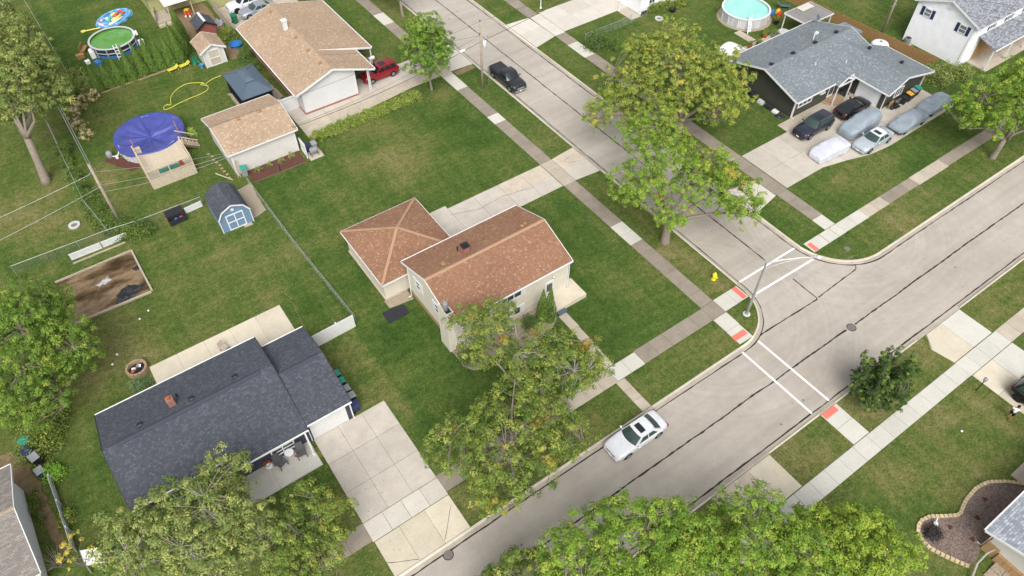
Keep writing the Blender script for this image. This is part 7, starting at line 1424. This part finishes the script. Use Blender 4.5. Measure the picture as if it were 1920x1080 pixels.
# hose, loungers
hp = [(15.0, 82.6, .03), (14.0, 82.5, .03), (13.2, 82.2, .03), (12.8, 81.9, .03), (12.6, 82.3, .03), (12.3, 82.1, .04), (12.7, 81.7, .05), (12.9, 81.3, .03), (12.5, 80.6, .03), (11.5, 80.3, .03), (10.3, 80.2, .03), (9.0, 80.0, .03), (8.0, 79.7, .03), (7.3, 79.7, .03), (7.25, 80.2, .03), (7.7, 80.5, .04), (8.1, 80.2, .06), (8.3, 80.9, .03), (8.7, 81.9, .03), (9.6, 82.8, .03), (11.0, 83.3, .03), (12.3, 82.6, .06), (12.8, 82.1, .08)]
cp = []
for i in range(len(hp) - 1):
    p0, p1, p2, p3 = (Vector(hp[max(0, min(len(hp) - 1, i + k))]) for k in (-1, 0, 1, 2))
    for j in range(4):
        t_ = j / 4; cp.append(.5 * ((2 * p1) + (p2 - p0) * t_ + (2 * p0 - 5 * p1 + 4 * p2 - p3) * t_ * t_ + (3 * p1 - p0 - 3 * p2 + p3) * t_ ** 3))
o = MB().tube(cp, .03, 6).build('garden_hose', M['hose_yellow'], uv=False, smooth=True); tag(o, 'yellow garden hose looped across the lawn by the gazebo', 'hose')
for lb, x in (('yellow sun lounger nearer the pointed hedge row middle', 10.6), ('yellow sun lounger nearer the small white shed', 12.0)):
    h = thing('sun_lounger', lb, 'lounger', (x, 87.0, 0), .12, 'yellow loungers'); MB().slab([(-.6, -.3, .3), (.35, -.3, .3), (.35, .3, .3), (-.6, .3, .3)], .04).build('seat', M['plastic_lime'], h, local=True); MB().slab([(.36, -.3, .3), (.75, -.3, .55), (.75, .3, .55), (.36, .3, .3)], .04).build('backrest', M['plastic_lime'], h, local=True)
    for lx in (-.5, .6):
        for ly in (-.27, .27): MB().bar((lx, ly, 0), (lx, ly, .3), .05).build('leg', M['plastic_lime'], h, local=True)
o = MB().lathe([(.5, 0), (.72, .05), (.76, .3), (.8, .34), (.7, .34), (.66, .1), (.01, .08)], 20, (18.9, 87.85, 0), close=False).build('paddling_pool', M['plastic_blue'], smooth=40); tag(o, 'round blue plastic tub between shed and brick wall', 'tub')
o = MB().lathe([(.22, 0), (.28, .4), (.3, .42), (.26, .42), (.2, .05), (.01, .05)], 14, (13.75, 85.6, 0), close=False).build('bucket', M['vinyl_blue'], smooth=40); tag(o, 'light blue bucket at the corner of the small white shed', 'bucket')
o = heap('tarp', 'dark green tarp bundle behind the small white shed', 13.5, 87.2, .5, .7, .9, 'plastic_green', 41, 'tarp'); heap('yard_clutter', 'blue tarp bundle between garage and tan-roofed house', 19.0, 73.2, .8, .6, .7, 'plastic_navy', 42, 'tarp'); heap('yard_clutter', 'heap of dark bags beside the entrance steps', 72.9, 36.9, .8, .5, .8, 'tarp_black', 43, 'bags'); heap('yard_clutter', 'dark clutter at the corner of the wing beside the bins', 75.4, 31.9, .8, .45, .8, 'tarp_black', 44, 'clutter'); heap('yard_clutter', 'grey clutter heap by the fence and red shed', 19.0, 94.4, .7, .9, .6, 'plastic_grey', 45, 'clutter')
h = thing('firewood_rack', 'orange wooden pallet leaning at the wing corner', 'pallet', (74.7, 32.1, 0))
for k in range(4): MB().box(74.4, 32.0 + .02 * k, .15 + .22 * k, 75.1, 32.06 + .02 * k, .3 + .22 * k).build('slat', M['wood_brown'], h)
h = thing('toy_car', 'red and yellow ride-on toy car by the olive house', 'toy car', (16.5, 98.5, 0), -.6); MB().box(-.4, -.28, .15, .4, .28, .45).build('body', M['plastic_red'], h, local=True, bevel=.1); MB().box(-.3, -.28, .85, .25, .28, .95).bar((-.25, -.25, .45), (-.25, -.25, .87), .06).bar((-.25, .25, .45), (-.25, .25, .87), .06).bar((.2, .25, .45), (.2, .25, .87), .06).bar((.2, -.25, .45), (.2, -.25, .87), .06).build('roof', M['plastic_yellow'], h, local=True)
for sx in (-.28, .28):
    for sy in (-.3, .3): w_ = MB().lathe([(.13, -.04), (.13, .04)], 12).build('wheel', M['plastic_white'], h, local=True); w_.location = (sx, sy, .13); w_.rotation_euler = (PI / 2, 0, 0)
# planter box
h = thing('planter_box', 'black plastic storage box with blue and pink items at the chain-link fence', 'box', (2.5, 60.9, 0), .05)
for a in ((-.85, -.4, 0, .85, -.34, .6), (-.85, .34, 0, .85, .4, .6), (-.85, -.34, 0, -.79, .34, .6), (.79, -.34, 0, .85, .34, .6), (-.79, -.34, 0, .79, .34, .06)): MB().box(*a).build('panel', M['plastic_dark'], h, local=True)
MB().slab([(-.85, .4, .6), (.85, .4, .6), (.85, .62, 1.2), (-.85, .62, 1.2)], .05).build('lid', M['tarp_black'], h, local=True)
for lb, x, mt in (('blue toy inside the black storage box', -.1, 'plastic_blue'), ('pink toy inside the black storage box', .4, 'vinyl_red')): o = MB().lathe([(.05, 0), (.2, .1), (.22, .25), (.1, .4)], 10).build('toy', M[mt], smooth=True); o.location = (2.5 + x, 60.85, .07); tag(o, lb, 'toy')
# porch furniture of the navy house
def porch_chair(label, x, y, rz):
    o = thing('lounge_chair', label, 'chair', (x, y, .1), rz, 'porch chairs'); MB().slab([(-.28, -.3, .40), (.28, -.3, .40), (.28, .28, .32), (-.28, .28, .32)], .05).build('seat', M['fabric_charcoal'], o, local=True); MB().slab([(-.28, .26, .34), (.28, .26, .34), (.28, .55, 1.0), (-.28, .55, 1.0)], .05).build('backrest', M['fabric_charcoal'], o, local=True)
    for sx in (-.33, .33):
        MB().box(sx - .05, -.4, .55, sx + .05, .4, .59).build('armrest', M['fabric_charcoal'], o, local=True)
        for sy in (-.35, .3): MB().box(sx - .03, sy - .03, 0, sx + .03, sy + .03, .55).build('leg', M['fabric_charcoal'], o, local=True)
porch_chair('charcoal porch chair nearer the garage', 1.8, 30.45, -.15); porch_chair('charcoal porch chair in front of the double window', .2, 30.55, .35)
for lb, x, y, r_, hh in (('round white table between the charcoal porch chairs', 1.05, 30.9, .34, .5), ('small white oval stool on the porch by the terracotta pot', -.6, 30.75, .26, .42)):
    h = thing('side_table', lb, 'table', (x, y, .1)); MB().lathe([(r_, hh - .04), (r_, hh)], 20, (x, y, .1)).build('top', M['plastic_white'], h)
    for k in range(3): a = 2.1 * k; MB().bar((x + r_ * .75 * math.cos(a), y + r_ * .75 * math.sin(a), .1), (x + r_ * .5 * math.cos(a), y + r_ * .5 * math.sin(a), .1 + hh - .04), .04).build('leg', M['plastic_white'], h)
o = MB().lathe([(.16, .1), (.26, .5), (.29, .52), (.24, .52), (.2, .4), (.01, .4)], 16, (-.65, 31.05, 0), close=False).build('flower_pot', M['terracotta'], smooth=40); tag(o, 'terracotta pot against the porch wall', 'pot')
o = MB().lathe([(.05, .1), (.07, .32), (.05, .34)], 10, (1.35, 30.55, 0)).build('red_cup', M['plastic_red'], smooth=40); tag(o, 'red cup on the porch floor beside the white table', 'cup')
h = thing('patio_chair', 'tan patio chair on the slab behind the navy house', 'chair', (.6, 43.2, .03), .4); MB().box(-.28, -.28, .38, .28, .28, .43).build('seat', M['drive_worn'], h, local=True); MB().slab([(-.28, .26, .43), (.28, .26, .43), (.28, .38, .95), (-.28, .38, .95)], .04).build('backrest', M['drive_worn'], h, local=True)
for sx in (-.25, .25):
    for sy in (-.25, .25): MB().bar((sx, sy, 0), (sx, sy, .38), .04).build('leg', M['metal_dark'], h, local=True)
o = MB().tube([(-3.6, 41.6, .05), (-3.3, 42.0, .05), (-2.8, 42.1, .05), (-2.4, 42.0, .05), (-2.0, 42.2, .05), (-2.4, 42.3, .05), (-3.0, 42.2, .05)], .025, 5).build('cable', M['metal_dark'], uv=False); tag(o, 'dark hose curled on the patio edge', 'hose')
# flower bed goose, bent pole, ac units, tyre rings
h = thing('goose_ornament', 'pale garden goose ornament beside the near-black bush', 'ornament', (35.95, -.25, .05), .6); MB().lathe([(.02, .08), (.14, .14), (.17, .25), (.1, .36), (.03, .38)], 12).build('body', M['plastic_white'], h, local=True, smooth=True); MB().tube([(.1, 0, .3), (.2, 0, .45), (.26, 0, .52), (.36, 0, .5)], [.05, .04, .045, .015], 8).build('neck', M['plastic_white'], h, local=True, smooth=True)
o = MB().tube([(34.3, -4.4, 0), (34.6, -3.9, .25), (35.4, -3.5, .8), (36.2, -3.45, 1.3), (36.7, -3.6, 1.6)], [.09, .09, .08, .07, .06], 8).build('bent_pole', M['bark_pale'], uv=False, smooth=True); tag(o, 'bent grey pole arching to the house corner by the flower bed', 'pole')
def ac(label, x, y, hh=.8): o = thing('air_conditioner', label, 'air conditioner', (x, y, .1)); MB().box(x - .5, y - .5, -.02, x + .5, y + .5, .1).build('pad', M['slab_mid'], o); MB().lathe([(.4, .1), (.42, .14), (.42, .1 + hh)], 16, (x, y, 0)).build('casing', M['metal_grey'], o, smooth=40); MB().lathe([(.32, .1 + hh), (.32, .12 + hh), (.05, .13 + hh)], 16, (x, y, 0)).build('fan_grille', M['metal_dark'], o)
ac('round grey air conditioner at the white two-storey wall', 87.8, 39.2)
for lb, x, y in (('white stone ring in the pool garden lawn', 66.7, 61.7), ('pale tyre ring on the left lawn', -6.0, 66.1)):
    h = thing('stone_ring', lb, 'ring', (x, y, 0)); MB().lathe([(.3, .02), (.55, .02), (.55, .16), (.3, .16), (.3, .02)], 20, (x, y, 0), close=False).build('rim', M['trim_grey'], h); MB().lathe([(.01, .05), (.32, .05)], 16, (x, y, 0), close=False).build('soil', M['dirt'], h)
o = MB().lathe([(.2, 0), (.42, .3), (.48, .5), (.4, .52), (.3, .3), (.01, .3)], 14, (69.4, 62.0, 0), close=False).build('fire_bowl', M['metal_dark'], smooth=40); tag(o, 'dark iron fire bowl on the pool garden lawn', 'fire bowl')
# pool garden clutter behind the grey roof
for i, (x, y, r_, hh, mt, lb) in enumerate(((71.2, 50.0, .32, .5, 'terracotta', 'brown pot on the patio nearest the canopy'), (72.4, 49.6, .4, .55, 'wood_dark', 'dark planter on the patio near the path end'), (74.6, 50.6, .35, .6, 'terracotta', 'brown pot beside the lawn strip by the ladder'), (75.6, 49.9, .45, .5, 'plastic_grey', 'grey tub on the patio behind the roof'), (78.3, 52.0, .4, .6, 'metal_dark', 'dark pot with a bush next to the turquoise pool'))):
    h = thing('plant_pot', lb, 'pot', (x, y, 0)); MB().lathe([(r_ * .7, 0), (r_, hh), (r_ * .85, hh), (r_ * .8, hh * .8), (.01, hh * .8)], 14, (x, y, 0), close=False).build('pot', M[mt], h, smooth=40)
    rs = np.random.RandomState(300 + i); P = np.array([x, y, hh]) + rs.normal(size=(260, 3)) * np.array([r_ * .5, r_ * .5, .16]) + (0, 0, .15); quad_mesh('foliage', leaves(rs, P, (P - np.array([x, y, hh])), .13), pal(rs, 260, GREEN) * rs.uniform(.7, 1.3, (260, 1)), M['leaf'], h, (x, y, 0))
for lb, x, y, mt in (('red toy slide piece by the turquoise pool', 80.0, 53.0, 'plastic_red'), ('blue cooler by the turquoise pool', 79.6, 53.9, 'plastic_blue'), ('yellow toy beside the red slide piece', 80.4, 53.6, 'plastic_yellow')): o = MB().hexa([(-.35, -.25, 0), (.35, -.25, 0), (.35, .25, 0), (-.35, .25, 0)], [(-.25, -.2, .5), (.2, -.2, .7), (.2, .2, .7), (-.25, .2, .5)]).build('pool_toy', M[mt], bevel=.08); o.location = (x, y, 0); tag(o, lb, 'toy')
h = thing('deck_lounger', 'grey reclining lounger behind the turquoise pool', 'lounger', (82.2, 54.2, 0), 2.4); MB().slab([(-.9, -.3, .35), (.3, -.3, .35), (.3, .3, .35), (-.9, .3, .35)], .05).build('seat', M['metal_slate'], h, local=True); MB().slab([(.3, -.3, .35), (.95, -.3, .8), (.95, .3, .8), (.3, .3, .35)], .05).build('backrest', M['metal_slate'], h, local=True)
for lx in (-.7, .5):
    for ly in (-.26, .26): MB().bar((lx, ly, 0), (lx, ly, .35), .05).build('leg', M['metal_grey'], h, local=True)
h = thing('round_table', 'pale round table under the patio cover edge', 'table', (76.6, 49.4, 0)); MB().lathe([(.7, .7), (.7, .74)], 20, (76.6, 49.4, 0)).build('top', M['trim_grey'], h); MB().tube([(76.6, 49.4, 0), (76.6, 49.4, .7)], .05, 8).build('leg', M['metal_dark'], h)
h = thing('satellite_dish', 'dark satellite dish on the corner of the grey roof', 'satellite dish', (77.9, 46.3, 2.95)); MB().tube([(77.9, 46.3, 2.9), (77.9, 46.3, 3.5)], .03, 6).build('mast', M['metal_grey'], h); d_ = MB().lathe([(.01, 0), (.2, .03), (.36, .1), (.36, .12), (.2, .05), (.01, .02)], 16, close=False).build('dish', M['metal_slate'], h, local=True, smooth=True); d_.location = (0, 0, .65); d_.rotation_euler = (.9, .3, 0)
h = thing('storage_tank', 'white round tank lid behind the grey roof valley', 'tank', (83.0, 40.0, 0)); MB().lathe([(1.0, 0), (1.05, .6), (1.05, 1.3), (.9, 1.5), (.4, 1.62), (.02, 1.65)], 22, (83.0, 40.0, 0)).build('shell', M['plastic_white'], h, smooth=50); MB().lathe([(.2, 1.6), (.2, 1.72), (.02, 1.74)], 12, (83.0, 40.0, 0)).build('cap', M['plastic_grey'], h)
for i, (dx, mt, hh) in enumerate(((0, 'tarp_black', .8), (1.1, 'plastic_dark', .7), (2.2, 'trim_grey', .4), (3.4, 'plastic_dark', .5), (4.4, 'trim_white', .3))): o = MB().hexa([(-.3, -.4, 0), (.3, -.4, 0), (.3, .4, 0), (-.3, .4, 0)], [(-.25, -.35, hh), (.25, -.35, hh * .9), (.25, .35, hh), (-.25, .35, hh)]).build('storage_box', M[mt], bevel=.05); o.location = (63.6, 43.4 - dx, 0); tag(o, f'garden junk box along the charcoal side wall, {ORD[i]} from the back', 'box', 'junk along the charcoal wall')
heap('black_tarp', 'black tarp at the front end of the charcoal side wall', 63.5, 38.3, .5, .7, .35, 'tarp_black', 46, 'tarp')
o = MB().lathe([(.2, .04), (.34, .08), (.36, .45), (.3, .48), (.28, .2), (.01, .18)], 14, (25.4, 30.75, 0.42), close=False).build('flower_pot', M['plastic_dark'], smooth=40); tag(o, 'black pot on the stoop beside the arborvitae', 'pot')
o = MB().lathe([(.05, .0), (.16, .1), (.18, .2), (.12, .3), (.02, .33)], 12, (22.4, 28.85, 0)).build('globe_ornament', M['plastic_white'], smooth=True); tag(o, 'white globe ornament at the edge of the stone bed', 'ornament')
for i, (x, y) in enumerate(((-3.4, 51.2), (-4.3, 50.7), (-7.0, 48.0), (-7.6, 47.2), (44.2, 3.0))): o = MB().lathe([(.02, 0), (.09, .03), (.1, .1), (.03, .17)], 8, (x, y, 0)).build('lawn_ball', M['plastic_white'], smooth=True); tag(o, ['white ball on the lawn nearest the sand pit', 'white ball on the lawn, second from the sand pit', 'white scrap on the dry lawn by the left tree', 'white scrap closest to the left tree', 'white golf ball on the lawn above the curved bed'][i], 'ball')
h = thing('board_panel', 'white board leaning in the shade of the large olive tree', 'board', (-13.2, 31.2, 0)); MB().slab([(-13.75, 31.2, .2), (-12.6, 30.7, .2), (-12.5, 31.5, 1.0), (-13.6, 32.0, 1.0)], .04).build('sheet', M['plastic_white'], h)
for x, y in ((-13.7, 31.3), (-12.6, 31.4)): MB().bar((x, y, 0), (x, y, .75), .05).build('leg', M['metal_grey'], h)
h = thing('bare_shrub', 'leafless grey shrub at the bottom left corner', 'shrub', (-15.2, 32.2, 0)); rs = np.random.RandomState(77)
mb = MB()
for k in range(26):
    a = rs.uniform(0, 6.28); r_ = rs.uniform(.5, 1.3); p1 = (-15.2 + .3 * r_ * math.cos(a), 32.2 + .3 * r_ * math.sin(a), .6); p2 = (-15.2 + r_ * math.cos(a), 32.2 + r_ * math.sin(a), rs.uniform(.9, 1.7)); mb.tube([(-15.2, 32.2, 0), p1, p2], [.025, .018, .008], 4, cap=False)
mb.build('twigs', M['bark_pale'], h, uv=False)
h = thing('brush_pile', 'pile of dead branches under the round tree by the driveway', 'brush pile', (-1.2, 19.9, 0)); mb = MB()
for k in range(60): a = rs.uniform(0, 6.28); c_ = np.array([-1.2, 19.9, .3]) + rs.normal(size=3) * (.5, .4, .15); v = np.array([math.cos(a), math.sin(a), rs.uniform(-.3, .3)]) * rs.uniform(.4, 1.0); mb.tube([c_ - v, c_ + rs.normal(size=3) * .08, c_ + v], [.025, .02, .01], 4, cap=False)
mb.build('branches', M['bark_pale'], h, uv=False, kind='stuff')
# lawn debris: fallen leaves around the trees
rs = np.random.RandomState(9); P = []
for cx, cy, r_, k in ((39.8, 31.5, 4, 260), (51, 42, 5, 260), (15, 20.2, 5, 320), (19.5, 25, 4, 200), (34.2, 65.3, 2.6, 120), (40.7, 8.7, 2, 90), (76, 21, 4, 160), (2, 24, 4, 160)):
    a, q = rs.uniform(0, 6.28, k), r_ * np.sqrt(rs.uniform(0, 1, k)) * 1.2; P.append(np.stack([cx + q * np.cos(a), cy + q * np.sin(a), np.full(k, .02)], 1))
P = np.concatenate(P); P = P[~(((P[:, 1] < 18.45) & (P[:, 1] > 10.2)) | ((P[:, 0] > 41.1) & (P[:, 0] < 49.5)))]
fl = quad_mesh('fallen_leaves', leaves(rs, P, P * 0, .11, up=2), pal(rs, len(P), [(3, (.17, .12, .03)), (2, (.12, .08, .03)), (1, (.2, .17, .05))]), M['leaf'], None, (0, 0, 0)); fl['kind'] = 'stuff'; fl['label'] = 'scattered fallen leaves under the trees'; fl['category'] = 'leaves'
# ------------------------------------------------------------------ the person on the lawn
def person(x, y, head):
    o = thing('person', 'person in white shirt and black shorts walking beside the black SUV', 'person', (x, y, 0), head)
    J = {'pelvis': (0, 0, .95), 'belly': (.01, 0, 1.12), 'chest': (.03, 0, 1.33), 'neck': (.05, 0, 1.50), 'head': (.08, 0, 1.62), 'crown': (.09, 0, 1.74),
         'lsh': (.03, .19, 1.43), 'lel': (-.10, .25, 1.18), 'lwr': (.02, .24, .96), 'lha': (.06, .24, .88), 'rsh': (.03, -.19, 1.43), 'rel': (.12, -.25, 1.18), 'rwr': (.26, -.22, 1.05), 'rha': (.33, -.21, 1.01),
         'lhip': (0, .09, .92), 'lkn': (.22, .10, .53), 'lan': (.18, .10, .10), 'lto': (.36, .11, .04), 'rhip': (0, -.09, .92), 'rkn': (-.06, -.10, .50), 'ran': (-.30, -.10, .14), 'rto': (-.14, -.11, .04)}
    R_ = {'pelvis': .145, 'belly': .135, 'chest': .155, 'neck': .06, 'head': .098, 'crown': .075, 'lsh': .07, 'lel': .048, 'lwr': .034, 'lha': .038, 'rsh': .07, 'rel': .048, 'rwr': .034, 'rha': .038, 'lhip': .095, 'lkn': .065, 'lan': .042, 'lto': .04, 'rhip': .095, 'rkn': .065, 'ran': .042, 'rto': .04}
    E_ = [('pelvis', 'belly'), ('belly', 'chest'), ('chest', 'neck'), ('neck', 'head'), ('head', 'crown'), ('chest', 'lsh'), ('lsh', 'lel'), ('lel', 'lwr'), ('lwr', 'lha'), ('chest', 'rsh'), ('rsh', 'rel'), ('rel', 'rwr'), ('rwr', 'rha'), ('pelvis', 'lhip'), ('lhip', 'lkn'), ('lkn', 'lan'), ('lan', 'lto'), ('pelvis', 'rhip'), ('rhip', 'rkn'), ('rkn', 'ran'), ('ran', 'rto')]
    for s_, sg in (('l', 1), ('r', -1)):    # five fingers of unequal length on each hand
        hx, hy, hz = J[s_ + 'ha']
        for k, (dy, ln) in enumerate(((-.03, .07), (-.01, .085), (.01, .08), (.03, .06))):
            J[f'{s_}f{k}'] = (hx + .03, hy + dy, hz - ln * .6); J[f'{s_}g{k}'] = (hx + .055, hy + dy, hz - ln); R_[f'{s_}f{k}'] = .010; R_[f'{s_}g{k}'] = .008; E_ += [(s_ + 'ha', f'{s_}f{k}'), (f'{s_}f{k}', f'{s_}g{k}')]
        J[s_ + 'th'] = (hx + .05, hy - sg * .045, hz + .0); R_[s_ + 'th'] = .011; E_.append((s_ + 'ha', s_ + 'th'))
    def skin(names, edges, rad, mat, nm, parent):
        ks = list(names); me = bpy.data.meshes.new(nm); me.from_pydata([J[k] for k in ks], [(ks.index(a), ks.index(b)) for a, b in edges], []); ob = bpy.data.objects.new(nm, me); link(ob, parent)
        md = ob.modifiers.new('skin', 'SKIN'); ob.modifiers.new('sub', 'SUBSURF').levels = 1
        for i, k in enumerate(ks): v = me.skin_vertices[0].data[i]; v.radius = (rad(k), rad(k)); v.use_root = i == 0
        me.materials.append(M[mat]); dg = bpy.context.evaluated_depsgraph_get(); nm_ = bpy.data.meshes.new_from_object(ob.evaluated_get(dg)); ob.modifiers.clear(); ob.data = nm_
        nm_.materials.clear(); nm_.materials.append(M[mat]); nm_.polygons.foreach_set('use_smooth', [True] * len(nm_.polygons)); return ob
    skin(J.keys(), E_, lambda k: R_[k], 'skin', 'body', o)
    up = ['belly', 'chest', 'pelvis', 'lsh', 'rsh', 'lel', 'rel']; J2 = dict(J)
    J['lel'] = tuple(np.array(J['lsh']) * .35 + np.array(J['lel']) * .65); J['rel'] = tuple(np.array(J['rsh']) * .35 + np.array(J['rel']) * .65)
    skin(up, [('belly', 'chest'), ('belly', 'pelvis'), ('chest', 'lsh'), ('chest', 'rsh'), ('lsh', 'lel'), ('rsh', 'rel')], lambda k: {'pelvis': .165, 'lel': .068, 'rel': .068, 'lsh': .088, 'rsh': .088}.get(k, R_[k] + .022), 'shirt_white', 'shirt', o)
    J.update(J2); J['pelvis'] = (0, 0, .90)
    skin(['pelvis', 'lhip', 'lkn', 'rhip', 'rkn'], [('pelvis', 'lhip'), ('lhip', 'lkn'), ('pelvis', 'rhip'), ('rhip', 'rkn')], lambda k: {'pelvis': .15}.get(k, R_[k] + .022), 'short_black', 'shorts', o)
    J.update(J2)
    for a, b in (('lan', 'lto'), ('ran', 'rto')): skin([a, b], [(a, b)], lambda k: .055, 'shoe_cream', 'shoe', o)
    MB().lathe([(.102, -.02), (.112, .05), (.10, .11), (.05, .145), (.01, .15)], 14, (.075, 0, 1.64)).build('hair', M['hair_dark'], o, local=True, smooth=True)
    for sg in (1, -1): MB().lathe([(.004, 0), (.014, .01), (.004, .02)], 8, (.172, sg * .036, 1.625)).build('eye', M['short_black'], o, local=True); MB().lathe([(.005, -.03), (.018, 0), (.005, .03)], 8, (.08, sg * .10, 1.62)).build('ear', M['skin'], o, local=True)
    MB().hexa([(.17, -.018, 1.585), (.205, -.012, 1.585), (.205, .012, 1.585), (.17, .018, 1.585)], [(.165, -.01, 1.635), (.175, -.006, 1.635), (.175, .006, 1.635), (.165, .01, 1.635)]).build('nose', M['skin'], o, local=True); MB().box(.16, -.025, 1.553, .178, .025, 1.562).build('mouth', M['plastic_red'], o, local=True)
person(48.2, 1.6, math.radians(15))
